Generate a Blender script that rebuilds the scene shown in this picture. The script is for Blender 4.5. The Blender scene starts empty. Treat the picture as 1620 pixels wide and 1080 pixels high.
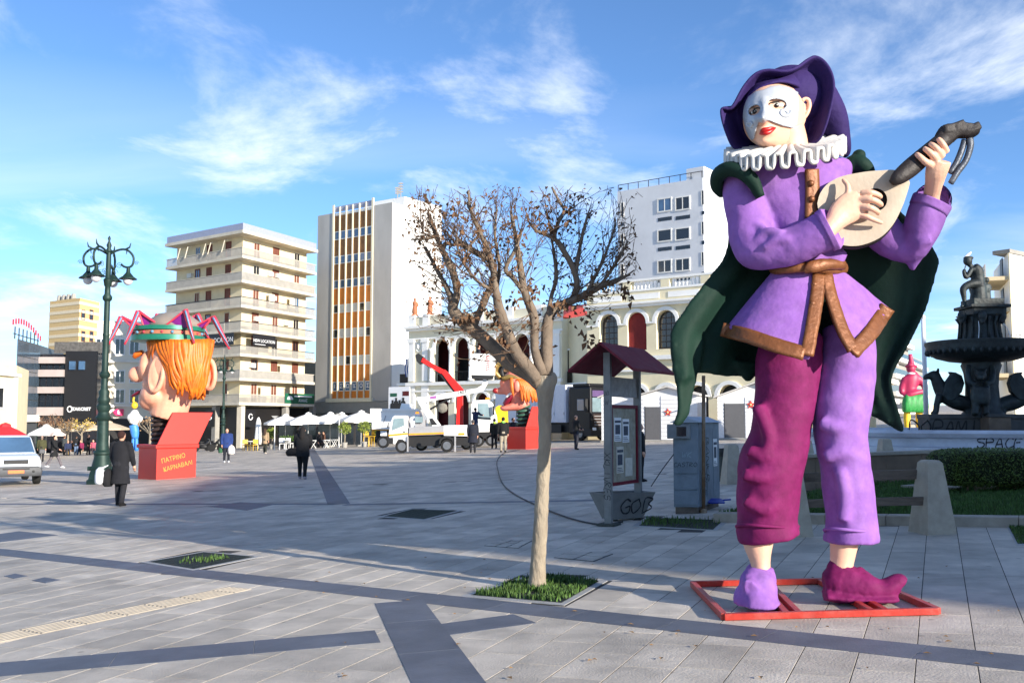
import bpy, bmesh, math, random
import numpy as np
from mathutils import Vector, Matrix, Quaternion
random.seed(7)
SC = bpy.context.scene
COL = SC.collection
# ------------------------------------------------------------------ camera
F = 1545.0; CX = 810.0; CY = 540.0
PITCH = math.atan((665 - 540) / F)
H = 1.6            # eye height
S = 0.037          # the square rises gently to the right
cam = bpy.data.cameras.new("camera"); camo = bpy.data.objects.new("camera", cam); COL.objects.link(camo)
camo.location = (0, 0, H); camo.rotation_euler = (math.pi / 2 + PITCH, 0, 0)
cam.sensor_width = 36; cam.lens = 36 * F / 1620; cam.clip_end = 3000; cam.clip_start = 0.1
SC.camera = camo
# ------------------------------------------------------------------ world: sky with thin clouds
SUN_AZ = math.radians(136)      # clockwise from +Y (behind the camera, to the right)
SUN_EL = math.radians(16)
W = bpy.data.worlds.new("World"); SC.world = W; W.use_nodes = True
nt = W.node_tree; nt.nodes.clear()
def N(tree, t, **kw):
    n = tree.nodes.new(t)
    for k, v in kw.items(): setattr(n, k, v)
    return n
out = N(nt, 'ShaderNodeOutputWorld'); bg = N(nt, 'ShaderNodeBackground')
sky = N(nt, 'ShaderNodeTexSky'); sky.sky_type = 'NISHITA'; sky.sun_disc = False
sky.sun_elevation = SUN_EL; sky.sun_rotation = SUN_AZ
sky.air_density = 0.72; sky.dust_density = 0.0; sky.ozone_density = 3.4; sky.altitude = 0
SKY_STRENGTH = 0.115
tc = N(nt, 'ShaderNodeTexCoord'); sep = N(nt, 'ShaderNodeSeparateXYZ')
nt.links.new(tc.outputs['Generated'], sep.inputs[0])
def M_(op, a, b=None, clamp=False):
    n = N(nt, 'ShaderNodeMath', operation=op, use_clamp=clamp)
    for i, v in enumerate((a, b)):
        if v is None: continue
        if isinstance(v, (int, float)): n.inputs[i].default_value = v
        else: nt.links.new(v, n.inputs[i])
    return n.outputs[0]
zc = M_('MAXIMUM', sep.outputs[2], 0.0); zc = M_('ADD', zc, 0.12)
px = M_('DIVIDE', sep.outputs[0], zc); py = M_('DIVIDE', sep.outputs[1], zc)
CLX, CLY = 1.2, 5.0
def cloud(ax, ay, ox, oy, scale, detail, rough, dist, lo, hi):
    c = N(nt, 'ShaderNodeCombineXYZ')
    nt.links.new(M_('ADD', M_('MULTIPLY', px, ax), ox), c.inputs[0]); nt.links.new(M_('ADD', M_('MULTIPLY', py, ay), oy), c.inputs[1])
    no = N(nt, 'ShaderNodeTexNoise'); no.inputs['Scale'].default_value = scale; no.inputs['Detail'].default_value = detail
    no.inputs['Roughness'].default_value = rough; no.inputs['Distortion'].default_value = dist
    nt.links.new(c.outputs[0], no.inputs['Vector'])
    mr = N(nt, 'ShaderNodeMapRange', interpolation_type='SMOOTHSTEP'); mr.inputs[1].default_value = lo; mr.inputs[2].default_value = hi
    nt.links.new(no.outputs[0], mr.inputs[0]); return mr.outputs[0]
c1 = cloud(1.0, 0.75, CLX, CLY, 1.7, 9, 0.62, 0.35, 0.46, 0.78)      # cirrus wisps
c2 = cloud(0.4, 1.0, 7.3, 0.4, 1.0, 6, 0.5, 0.3, 0.44, 0.66)       # low banks
lowmask = N(nt, 'ShaderNodeMapRange'); lowmask.inputs[1].default_value = 0.33; lowmask.inputs[2].default_value = 0.02
nt.links.new(sep.outputs[2], lowmask.inputs[0])
cl = M_('MAXIMUM', M_('MULTIPLY', c1, 0.8), M_('MULTIPLY', M_('MULTIPLY', c2, lowmask.outputs[0]), 0.7), clamp=True)
tint = N(nt, 'ShaderNodeMixRGB', blend_type='MULTIPLY'); tint.inputs[0].default_value = 1.0; tint.inputs[2].default_value = (0.96, 1.08, 1.17, 1)
nt.links.new(sky.outputs[0], tint.inputs[1])
mx = N(nt, 'ShaderNodeMixRGB'); mx.inputs[2].default_value = (6.6, 6.9, 7.2, 1)
nt.links.new(tint.outputs[0], mx.inputs[1]); nt.links.new(cl, mx.inputs[0])
nt.links.new(mx.outputs[0], bg.inputs[0]); bg.inputs[1].default_value = SKY_STRENGTH
nt.links.new(bg.outputs[0], out.inputs[0])
# ------------------------------------------------------------------ sun
sl = bpy.data.lights.new("sun", 'SUN'); sl.energy = 5.0; sl.angle = math.radians(0.5); sl.color = (1.0, 0.92, 0.80)
so = bpy.data.objects.new("sun", sl); COL.objects.link(so)
SUN_DIR = Vector((math.sin(SUN_AZ) * math.cos(SUN_EL), math.cos(SUN_AZ) * math.cos(SUN_EL), math.sin(SUN_EL)))
so.rotation_euler = SUN_DIR.to_track_quat('Z', 'Y').to_euler(); so.location = (30, -30, 30)
vs = SC.view_settings; vs.view_transform = 'Standard'; vs.look = 'None'; vs.exposure = 0.86; vs.gamma = 1; vs.use_curve_mapping = False
SC.cycles.use_denoising = True
SC.cycles.max_bounces = 6; SC.cycles.transparent_max_bounces = 6
SC.cycles.use_adaptive_sampling = True; SC.cycles.adaptive_threshold = 0.02
# ------------------------------------------------------------------ pixel helpers
CP, SP = math.cos(PITCH), math.sin(PITCH)
def ray(u, v):
    xc = (u - CX) / F; yc = (CY - v) / F
    return Vector((xc, CP - yc * SP, SP + yc * CP))
def AT(u, v, Y):                       # point on the pixel's ray at depth y = Y
    d = ray(u, v); t = Y / d.y
    return Vector((d.x * t, Y, H + d.z * t))
def GP(u, v):                          # where the pixel's ray meets the paving
    d = ray(u, v); t = H / (S * d.x - d.z)
    return Vector((d.x * t, d.y * t, H + d.z * t))
def GZ(x): return S * x
def onground(u, Y):                    # paving point under image column u at depth Y
    d = ray(u, 700); x = (u - CX) / F * Y * CP   # small-angle, refined below
    for _ in range(4):
        z = GZ(x); depth = Y * CP + (z - H) * SP; x = (u - CX) / F * depth
    return Vector((x, Y, GZ(x)))
def proj(p):
    q = Vector(p) - Vector((0, 0, H)); f = q.y * CP + q.z * SP; up = -q.y * SP + q.z * CP
    return (CX + F * q.x / f, CY - F * up / f, f)
TILT = Quaternion((0, 1, 0), -math.atan(S))
# ------------------------------------------------------------------ materials
def lin(c):
    def f(x):
        x /= 255.0
        return x / 12.92 if x <= 0.04045 else ((x + 0.055) / 1.055) ** 2.4
    return tuple(f(x) for x in c)
MATS = {}
def mat(name, col, rough=0.6, metal=0.0, var=0.15, scale=6.0, bump=0.0, bscale=30.0, dirt=None, dirtamt=0.0, objrand=0.0, spec=0.5, trans=0.0, stretch=(1, 1, 1), coat=0.0, world=False, spots=0.0):
    if name in MATS: return MATS[name]
    m = bpy.data.materials.new(name); m.use_nodes = True; t = m.node_tree; b = t.nodes['Principled BSDF']
    c = lin(col)
    tcn = N(t, 'ShaderNodeTexCoord'); mp = N(t, 'ShaderNodeMapping'); mp.inputs['Scale'].default_value = stretch
    if world:
        ge = N(t, 'ShaderNodeNewGeometry'); t.links.new(ge.outputs['Position'], mp.inputs[0])
    else: t.links.new(tcn.outputs['Object'], mp.inputs[0])
    no = N(t, 'ShaderNodeTexNoise'); no.inputs['Scale'].default_value = scale; no.inputs['Detail'].default_value = 7; no.inputs['Roughness'].default_value = 0.6
    t.links.new(mp.outputs[0], no.inputs['Vector'])
    mr = N(t, 'ShaderNodeMapRange'); mr.inputs[1].default_value = 0.3; mr.inputs[2].default_value = 0.7; mr.inputs[3].default_value = 1 - var; mr.inputs[4].default_value = 1 + var
    t.links.new(no.outputs[0], mr.inputs[0])
    val = mr.outputs[0]
    if objrand:
        oi = N(t, 'ShaderNodeObjectInfo'); at = N(t, 'ShaderNodeAttribute', attribute_name='tint')
        ad = N(t, 'ShaderNodeMath', operation='ADD'); t.links.new(oi.outputs['Random'], ad.inputs[0]); t.links.new(at.outputs['Fac'], ad.inputs[1])
        fr = N(t, 'ShaderNodeMath', operation='FRACT'); t.links.new(ad.outputs[0], fr.inputs[0])
        r2 = N(t, 'ShaderNodeMapRange'); r2.inputs[3].default_value = 1 - objrand; r2.inputs[4].default_value = 1 + objrand
        t.links.new(fr.outputs[0], r2.inputs[0])
        mu = N(t, 'ShaderNodeMath', operation='MULTIPLY'); t.links.new(val, mu.inputs[0]); t.links.new(r2.outputs[0], mu.inputs[1]); val = mu.outputs[0]
    vm = N(t, 'ShaderNodeVectorMath', operation='SCALE'); vm.inputs[0].default_value = c
    t.links.new(val, vm.inputs['Scale']); colout = vm.outputs[0]
    if dirt is not None:
        n2 = N(t, 'ShaderNodeTexNoise'); n2.inputs['Scale'].default_value = scale * 0.37; n2.inputs['Detail'].default_value = 9; n2.inputs['Roughness'].default_value = 0.7
        t.links.new(mp.outputs[0], n2.inputs['Vector'])
        m2 = N(t, 'ShaderNodeMapRange'); m2.inputs[1].default_value = 0.48; m2.inputs[2].default_value = 0.72; m2.inputs[4].default_value = dirtamt
        t.links.new(n2.outputs[0], m2.inputs[0])
        mix = N(t, 'ShaderNodeMixRGB'); mix.inputs[2].default_value = (*lin(dirt), 1)
        t.links.new(m2.outputs[0], mix.inputs[0]); t.links.new(colout, mix.inputs[1]); colout = mix.outputs[0]
    if spots:
        vo = N(t, 'ShaderNodeTexVoronoi'); vo.inputs['Scale'].default_value = 2.6; t.links.new(mp.outputs[0], vo.inputs['Vector'])
        m4 = N(t, 'ShaderNodeMapRange'); m4.inputs[1].default_value = 0.045; m4.inputs[2].default_value = 0.085; m4.inputs[3].default_value = spots; m4.inputs[4].default_value = 0.0; t.links.new(vo.outputs['Distance'], m4.inputs[0])
        mixs = N(t, 'ShaderNodeMixRGB'); mixs.inputs[2].default_value = (*[x * 0.3 for x in c], 1); t.links.new(m4.outputs[0], mixs.inputs[0]); t.links.new(colout, mixs.inputs[1]); colout = mixs.outputs[0]
    t.links.new(colout, b.inputs['Base Color'])
    b.inputs['Roughness'].default_value = rough; b.inputs['Metallic'].default_value = metal
    b.inputs['Specular IOR Level'].default_value = spec
    if trans: b.inputs['Transmission Weight'].default_value = trans
    if coat: b.inputs['Coat Weight'].default_value = coat; b.inputs['Coat Roughness'].default_value = 0.1
    if bump:
        n3 = N(t, 'ShaderNodeTexNoise'); n3.inputs['Scale'].default_value = bscale; n3.inputs['Detail'].default_value = 6
        t.links.new(mp.outputs[0], n3.inputs['Vector'])
        bp = N(t, 'ShaderNodeBump'); bp.inputs['Strength'].default_value = bump; bp.inputs['Distance'].default_value = 0.02
        t.links.new(n3.outputs[0], bp.inputs['Height']); t.links.new(bp.outputs[0], b.inputs['Normal'])
    MATS[name] = m; return m
# ------------------------------------------------------------------ mesh builder
V = Vector
def catmull(pts, sub=6):
    P = [np.array(p, float) for p in pts]; n = len(P); outp = []
    for i in range(n - 1):
        p0 = P[i - 1] if i > 0 else 2 * P[0] - P[1]; p1 = P[i]; p2 = P[i + 1]; p3 = P[i + 2] if i + 2 < n else 2 * P[-1] - P[-2]
        for k in range(sub):
            t = k / sub
            outp.append(0.5 * ((2 * p1) + (-p0 + p2) * t + (2 * p0 - 5 * p1 + 4 * p2 - p3) * t * t + (-p0 + 3 * p1 - 3 * p2 + p3) * t ** 3))
    outp.append(P[-1]); return outp
class MB:
    def __init__(s): s.v = []; s.f = []; s.tint = None
    def add(s, vs, fs):
        o = len(s.v); s.v += [Vector(x) for x in vs]; s.f += [tuple(i + o for i in f) for f in fs]; return s
    def box(s, c, d, rz=0.0, M=None):
        c = V(c); hx, hy, hz = d[0] / 2, d[1] / 2, d[2] / 2; R = Matrix.Rotation(rz, 3, 'Z') if M is None else M
        vs = [c + R @ V((x * hx, y * hy, z * hz)) for z in (-1, 1) for x, y in ((-1, -1), (1, -1), (1, 1), (-1, 1))]
        return s.add(vs, [(3, 2, 1, 0), (4, 5, 6, 7), (0, 1, 5, 4), (1, 2, 6, 5), (2, 3, 7, 6), (3, 0, 4, 7)])
    def hexa(s, b, t):                 # bottom quad, top quad (same winding)
        return s.add(list(b) + list(t), [(3, 2, 1, 0), (4, 5, 6, 7), (0, 1, 5, 4), (1, 2, 6, 5), (2, 3, 7, 6), (3, 0, 4, 7)])
    def loft(s, rings, cap=True, closed=True):
        n = len(rings[0]); vs = [p for r in rings for p in r]; fs = []
        m = n if closed else n - 1
        for i in range(len(rings) - 1):
            for j in range(m):
                a = i * n + j; b = i * n + (j + 1) % n
                fs.append((a, b, b + n, a + n))
        if cap and closed:
            fs.append(tuple(reversed(range(n)))); fs.append(tuple(range((len(rings) - 1) * n, len(rings) * n)))
        return s.add(vs, fs)
    def tube(s, pts, rad, n=8, cap=True, flat=1.0):
        pts = [V(p) for p in pts]
        if not hasattr(rad, '__len__'): rad = [rad] * len(pts)
        rings = []; ref = None
        for i, p in enumerate(pts):
            T = (pts[min(i + 1, len(pts) - 1)] - pts[max(i - 1, 0)])
            if T.length < 1e-9: T = V((0, 0, 1))
            T.normalize()
            if ref is None:
                ref = T.orthogonal().normalized() if abs(T.z) < 0.95 else V((1, 0, 0))
            a = (ref - T * ref.dot(T))
            if a.length < 1e-6: a = T.orthogonal()
            a.normalize(); b = T.cross(a); ref = a
            rings.append([p + (a * math.cos(2 * math.pi * k / n) + b * math.sin(2 * math.pi * k / n) * flat) * rad[i] for k in range(n)])
        return s.loft(rings, cap)
    def lathe(s, prof, c=(0, 0, 0), n=24, cap=True, sx=1.0, sy=1.0):
        c = V(c)
        rings = [[c + V((r * math.cos(2 * math.pi * k / n) * sx, r * math.sin(2 * math.pi * k / n) * sy, z)) for k in range(n)] for r, z in prof]
        return s.loft(rings, cap)
    def ell(s, c, r, nu=16, nv=10, M=None):
        c = V(c)
        if not hasattr(r, '__len__'): r = (r, r, r)
        R = M or Matrix.Identity(3); rings = []
        for i in range(nv + 1):
            ph = math.pi * (i / nv - 0.5); cr = max(math.cos(ph), 0.01)
            rings.append([c + R @ V((r[0] * cr * math.cos(2 * math.pi * k / nu), r[1] * cr * math.sin(2 * math.pi * k / nu), r[2] * math.sin(ph))) for k in range(nu)])
        return s.loft(rings, True)
    def prism(s, poly, d):             # poly: 3-D points, d: extrusion vector
        poly = [V(p) for p in poly]; d = V(d); n = len(poly)
        vs = poly + [p + d for p in poly]
        fs = [tuple(reversed(range(n))), tuple(range(n, 2 * n))] + [(i, (i + 1) % n, (i + 1) % n + n, i + n) for i in range(n)]
        return s.add(vs, fs)
    def quad(s, a, b, c, d): return s.add([a, b, c, d], [(0, 1, 2, 3)])
    def grid(s, rows):                 # open sheet
        return s.loft(rows, cap=False, closed=False)
    def build(s, name, m, parent=None, origin=(0, 0, 0), smooth=False, kind=None, bevel=0.0, voxel=0.0, smoothit=0, solid=0.0, sub=0, lump=0.0, lumpscale=0.3, recalc=True, auto=None):
        o_ = V(origin); me = bpy.data.meshes.new(name)
        me.from_pydata([tuple(p - o_) for p in s.v], [], s.f)
        if recalc:
            bm = bmesh.new(); bm.from_mesh(me); bmesh.ops.recalc_face_normals(bm, faces=bm.faces); bm.to_mesh(me); bm.free()
        if smooth:
            me.polygons.foreach_set('use_smooth', [True] * len(me.polygons))
        if auto is not None:
            me.polygons.foreach_set('use_smooth', [True] * len(me.polygons))
            try: me.set_sharp_from_angle(angle=math.radians(auto))
            except Exception: pass
        if s.tint is not None:
            at = me.attributes.new('tint', 'FLOAT', 'POINT'); at.data.foreach_set('value', s.tint)
        me.update()
        ob = bpy.data.objects.new(name, me); COL.objects.link(ob)
        if m is not None: me.materials.append(m)
        if parent is not None: ob.parent = parent
        if kind: ob['kind'] = kind
        if solid and voxel:
            md = ob.modifiers.new('so', 'SOLIDIFY'); md.thickness = solid; md.offset = 0
        if voxel:
            md = ob.modifiers.new('r', 'REMESH'); md.mode = 'VOXEL'; md.voxel_size = voxel; md.use_smooth_shade = True
        if smoothit:
            md = ob.modifiers.new('s', 'SMOOTH'); md.factor = 0.5; md.iterations = smoothit
        if solid and not voxel:
            md = ob.modifiers.new('so', 'SOLIDIFY'); md.thickness = solid; md.offset = 0
        if sub:
            md = ob.modifiers.new('su', 'SUBSURF'); md.levels = sub; md.render_levels = sub
        if lump:
            tx = bpy.data.textures.new('lump', 'CLOUDS'); tx.noise_scale = lumpscale; tx.noise_depth = 2
            md = ob.modifiers.new('d', 'DISPLACE'); md.texture = tx; md.strength = lump; md.mid_level = 0.5; md.texture_coords = 'GLOBAL'
        if bevel:
            md = ob.modifiers.new('b', 'BEVEL'); md.width = bevel; md.segments = 2; md.limit_method = 'ANGLE'; md.angle_limit = 0.6
        return ob
def tag(o, label, cat, group=None):
    o['label'] = label; o['category'] = cat
    if group: o['group'] = group
    return o
def struct(o): o['kind'] = 'structure'; return o
def thing(name, label, cat, loc=(0, 0, 0), rz=0.0, group=None, tilt=False):
    o = bpy.data.objects.new(name, None); COL.objects.link(o); o.location = loc; o.empty_display_size = 0.2
    if tilt:
        o.rotation_mode = 'QUATERNION'; o.rotation_quaternion = TILT @ Quaternion((0, 0, 1), rz)
    else: o.rotation_euler = (0, 0, rz)
    return tag(o, label, cat, group)
def copy_tree(o, parent=None):
    c = o.copy(); COL.objects.link(c); c.parent = parent
    for ch in [x for x in bpy.data.objects if x.parent == o]: copy_tree(ch, c)
    return c
def text_mesh(name, s, size, m, M, parent=None, depth=0.004, align='CENTER', bold=0.0, xs=1.0):
    cu = bpy.data.curves.new(name, 'FONT'); cu.body = s; cu.size = size; cu.extrude = depth; cu.align_x = align; cu.align_y = 'CENTER'; cu.offset = bold; cu.resolution_u = 2
    to = bpy.data.objects.new(name, cu); COL.objects.link(to)
    dg = bpy.context.evaluated_depsgraph_get(); me = bpy.data.meshes.new_from_object(to.evaluated_get(dg))
    bpy.data.objects.remove(to); me.name = name
    me.transform(M @ Matrix.Diagonal((xs, 1, 1, 1))); me.materials.clear(); me.materials.append(m)
    ob = bpy.data.objects.new(name, me); COL.objects.link(ob)
    if parent is not None: ob.parent = parent
    return ob
def frameM(o, x, y):                   # matrix with origin o, x axis x, y axis y
    x = V(x).normalized(); y = V(y); y = (y - x * x.dot(y)).normalized(); z = x.cross(y)
    return Matrix(((x.x, y.x, z.x, o[0]), (x.y, y.y, z.y, o[1]), (x.z, y.z, z.z, o[2]), (0, 0, 0, 1)))

# hand-drawn stroke letters for spray tags
STROKES = {'S': [[(.9, .85), (.5, 1), (.1, .8), (.2, .55), (.8, .45), (.9, .15), (.4, 0), (.05, .15)]], 'P': [[(.1, 0), (.15, 1), (.8, .95), (.85, .6), (.2, .5)]], 'A': [[(0, 0), (.45, 1), (.95, 0)], [(.2, .35), (.8, .4)]],
 'C': [[(.9, .85), (.4, 1), (.05, .5), (.35, 0), (.95, .15)]], 'E': [[(.9, 1), (.15, .95), (.1, 0), (.9, .05)], [(.15, .5), (.7, .55)]], 'D': [[(.1, 0), (.1, 1), (.8, .8), (.9, .35), (.1, 0)]], 'O': [[(.5, 1), (.05, .6), (.4, 0), (.95, .45), (.5, 1)]],
 'M': [[(0, 0), (.15, 1), (.5, .3), (.85, 1), (1, 0)]], 'I': [[(.45, 1), (.5, 0)]], 'N': [[(.05, 0), (.1, 1), (.85, 0), (.9, 1)]], 'G': [[(.9, .85), (.4, 1), (.05, .5), (.35, 0), (.9, .1), (.9, .5), (.5, .45)]], 'B': [[(.1, 0), (.1, 1), (.8, .85), (.5, .55), (.95, .25), (.1, 0)]],
 'K': [[(.1, 1), (.1, 0)], [(.9, 1), (.15, .5), (.95, 0)]], 'R': [[(.1, 0), (.1, 1), (.85, .8), (.15, .5), (.95, 0)]], 'T': [[(0, .95), (1, 1)], [(.5, 1), (.5, 0)]], 'W': [[(0, 1), (.25, 0), (.5, .7), (.75, 0), (1, 1)]], 'X': [[(0, 0), (1, 1)], [(0, 1), (1, 0)]], 'L': [[(.1, 1), (.1, 0), (.9, .05)]], 'V': [[(0, 1), (.5, 0), (1, 1)]], 'Y': [[(0, 1), (.5, .5), (1, 1)], [(.5, .5), (.4, 0)]]}
def tagtext(s_, size, m, M, parent, w=0.10, seed=1, slant=0.15):
    rnd = random.Random(seed + len(s_)); mb = MB(); adv = 0.0; tot = len(s_) * .86
    for ch in s_:
        for st in STROKES.get(ch, []):
            pp = catmull([(x + rnd.uniform(-.06, .06), y + rnd.uniform(-.07, .07)) for x, y in st], 5); Lr = []; Rr = []
            for i, p in enumerate(pp):
                t = pp[min(i + 1, len(pp) - 1)] - pp[max(i - 1, 0)]; t = t / (np.linalg.norm(t) + 1e-9); n_ = np.array((-t[1], t[0])) * w * rnd.uniform(.35, .6)
                for lst, q in ((Lr, p + n_), (Rr, p - n_)): lst.append(M @ V(((q[0] * .78 + adv - tot / 2 + slant * q[1]) * size, (q[1] - .5) * size, 0.0015)))
            mb.grid([[a, b] for a, b in zip(Lr, Rr)])
        adv += .86 * rnd.uniform(.9, 1.1)
    return mb.build('graffiti', m, parent, kind='stuff')
# ------------------------------------------------------------------ the square
def paving_far_mat():
    m = bpy.data.materials.new('paving_far'); m.use_nodes = True; t = m.node_tree; b = t.nodes['Principled BSDF']
    g = N(t, 'ShaderNodeTexCoord'); mp = N(t, 'ShaderNodeMapping'); mp.inputs['Rotation'].default_value = (0, 0, math.radians(-66.5))
    t.links.new(g.outputs['Object'], mp.inputs[0])
    br = N(t, 'ShaderNodeTexBrick'); br.inputs['Scale'].default_value = 1.0; br.inputs['Brick Width'].default_value = 0.66; br.inputs['Row Height'].default_value = 0.35
    br.inputs['Mortar Size'].default_value = 0.006; br.inputs['Color1'].default_value = (*lin((196, 186, 172)), 1); br.inputs['Color2'].default_value = (*lin((160, 151, 140)), 1)
    br.inputs['Mortar'].default_value = (*lin((92, 92, 96)), 1); br.inputs['Bias'].default_value = -0.2
    t.links.new(mp.outputs[0], br.inputs['Vector'])
    no = N(t, 'ShaderNodeTexNoise'); no.inputs['Scale'].default_value = 0.6; no.inputs['Detail'].default_value = 8; t.links.new(g.outputs['Object'], no.inputs['Vector'])
    mr = N(t, 'ShaderNodeMapRange'); mr.inputs[1].default_value = 0.3; mr.inputs[2].default_value = 0.7; mr.inputs[3].default_value = 0.78; mr.inputs[4].default_value = 1.18; t.links.new(no.outputs[0], mr.inputs[0])
    vm = N(t, 'ShaderNodeVectorMath', operation='SCALE'); t.links.new(br.outputs[0], vm.inputs[0]); t.links.new(mr.outputs[0], vm.inputs['Scale'])
    t.links.new(vm.outputs[0], b.inputs['Base Color']); b.inputs['Roughness'].default_value = 0.65; b.inputs['Specular IOR Level'].default_value = 0.3
    return m
slab_m = mat('slab', (186, 177, 164), world=True, spots=0.5, rough=0.66, var=0.22, scale=2.2, bump=0.3, bscale=60, objrand=0.17, dirt=(122, 118, 112), dirtamt=0.55, spec=0.25)
band_m = mat('dark_slab', (88, 92, 102), world=True, spots=0.2, rough=0.6, spec=0.3, var=0.16, scale=3, bump=0.15, bscale=50, objrand=0.08, dirt=(130, 134, 144), dirtamt=0.3)
joint_m = mat('joint', (46, 42, 38), rough=0.9, var=0.3, scale=20)
def sheet(pts, dz=0.0): return [V((p[0], p[1], GZ(p[0]) + dz)) for p in pts]
g = MB(); g.quad(*sheet([(-900, -300), (900, -300), (900, 1500), (-900, 1500)], -0.012))
plaza = struct(g.build('plaza_ground', paving_far_mat()))
RD = V((math.sin(math.radians(23.5)), math.cos(math.radians(23.5)), 0)); QD = V((RD.y, -RD.x, 0))
# joint bed under the built slabs
FARY = 27.0
g = MB(); g.quad(*sheet([(-3.0, 2.9), (3.0, 2.9), (0.83 * FARY, FARY), (-0.83 * FARY, FARY)], -0.0022))
paving = struct(g.build('stone_paving', joint_m))
TW, TL, TH = 0.35, 0.66, 0.02
def tile_mesh(w, l):
    hw, hl = w / 2 - 0.0035, l / 2 - 0.0035; b = 0.001; vs = []
    for (e, z) in ((0, -TH), (0, -b), (b, 0)):
        for sx, sy in ((-1, -1), (1, -1), (1, 1), (-1, 1)): vs.append(V((sx * (hw - e), sy * (hl - e), z)))
    fs = [(8, 9, 10, 11)] + [(i + k, (i + 1) % 4 + k, (i + 1) % 4 + k + 4, i + k + 4) for k in (0, 4) for i in range(4)]
    return vs, fs
cells = []
rr = random.Random(3)
# beds where no slab lies: tree pits, garden
PITS = []
def pit(cu):                           # four pixel corners
    q = [GP(*c) for c in cu]; PITS.append(q); return q
pit_tree = pit([(728, 943), (842, 908), (962, 918), (893, 957)])
pit_left = pit([(222, 889), (322, 872), (416, 880), (305, 902)])
pit_mid = pit([(598, 817), (650, 805), (732, 807), (672, 822)])
pit_kiosk = pit([(1000, 832), (1022, 818), (1155, 822), (1134, 839)])
pit_right = pit([(1592, 832), (1640, 832), (1690, 862), (1608, 862)])
GARDEN = [GP(1128, 824), GP(1700, 832), V((20, 26, 0)), V((8.2, 26, 0))]
def inside(p, q):
    s = None
    for i in range(4):
        a, b = q[i], q[(i + 1) % 4]; c = (b.x - a.x) * (p.y - a.y) - (b.y - a.y) * (p.x - a.x)
        if s is None: s = c > 0
        elif (c > 0) != s: return False
    return True
for i in range(-85, 85):
    off = rr.uniform(0, TL)
    for j in range(-8, 62):
        c = QD * (i * TW) + RD * (j * TL + off)
        if c.y < 3.1 or c.y > FARY: continue
        u, v_, d = proj((c.x, c.y, GZ(c.x)))
        if d < 1 or u < -480 or u > 2150 or v_ > 1400: continue
        c.z = GZ(c.x)
        if any(inside(c, q) for q in PITS) or inside(c, GARDEN): continue
        cells.append((v_ if -40 < u < 1660 and v_ < 1110 else -1, c))
cells.sort(key=lambda t: -t[0])
tv, tf = tile_mesh(TW, TL)
tmb = MB(); tmb.add(tv, tf); proto = tmb.build('paving_slab', slab_m, paving)
rotm = TILT @ Quaternion((0, 0, 1), -math.radians(23.5))
first = True
def place_tile(o, c):
    o.location = c + V((0, 0, rr.uniform(-0.0006, 0.0008))); o.rotation_mode = 'QUATERNION'
    o.rotation_quaternion = Quaternion((rr.uniform(-1, 1), rr.uniform(-1, 1), 0), 0.001) @ rotm
for k, (v_, c) in enumerate(cells[:300]):
    o = proto if first else proto.copy()
    if not first: COL.objects.link(o)
    first = False; place_tile(o, c)
rest = MB(); tints = []
for v_, c in cells[300:]:
    cc = c + V((0, 0, rr.uniform(-0.0006, 0.0008)))
    rest.add([cc + rotm @ p for p in tv], tf); tints += [rr.random()] * len(tv)
rest.tint = tints
rest.build('paving_slabs_beyond', slab_m, paving, kind='stuff')
# dark slate bands laid in the paving
bands = struct(bpy.data.objects.new('slate_band', None)); COL.objects.link(bands)
def band(p0, p1, w, step=0.95, n0=0, dz=0.003):
    a, b = GP(*p0), GP(*p1); d = b - a; L = d.length; d.normalize(); nrm = V((-d.y, d.x, 0)).normalized() * (w / 2); k = 0; t = 0.0
    while t < L:
        l = min(step * rr.uniform(0.8, 1.25), L - t)
        q = [a + d * (t + 0.003) - nrm, a + d * (t + l - 0.003) - nrm, a + d * (t + l - 0.003) + nrm, a + d * (t + 0.003) + nrm]
        q = [V((p.x, p.y, GZ(p.x))) for p in q]
        mb = MB(); mb.hexa([p + V((0, 0, -0.02)) for p in q], [p + V((0, 0, dz)) for p in q]); mb.build('slate_slab', band_m, bands)
        t += l
band((-60, 866), (1690, 1056), 0.40)
band((631, 951), (722, 1100), 0.44, dz=0.0035)
band((491, 707), (536, 797), 0.46, step=2.5)
band((-40, 1062), (598, 1006), 0.45)
band((668, 1000), (830, 978), 0.42)
band((-60, 797), (533, 797), 0.30, step=3); band((545, 798), (1000, 790), 0.30, step=3)
for c4 in ([(-40, 850), (30, 840), (92, 846), (-20, 860)], [(328, 801), (380, 794), (438, 797), (390, 807)], [(6, 911), (24, 907), (44, 911), (22, 915)], [(50, 918), (70, 913), (96, 917), (72, 922)],
           [(120, 795), (180, 787), (215, 790), (150, 799)]):
    q = [GP(*c) for c in c4]; mb = MB(); mb.hexa([p + V((0, 0, -0.02)) for p in q], [p + V((0, 0, 0.004)) for p in q]); mb.build('slate_slab', band_m, bands)
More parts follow.
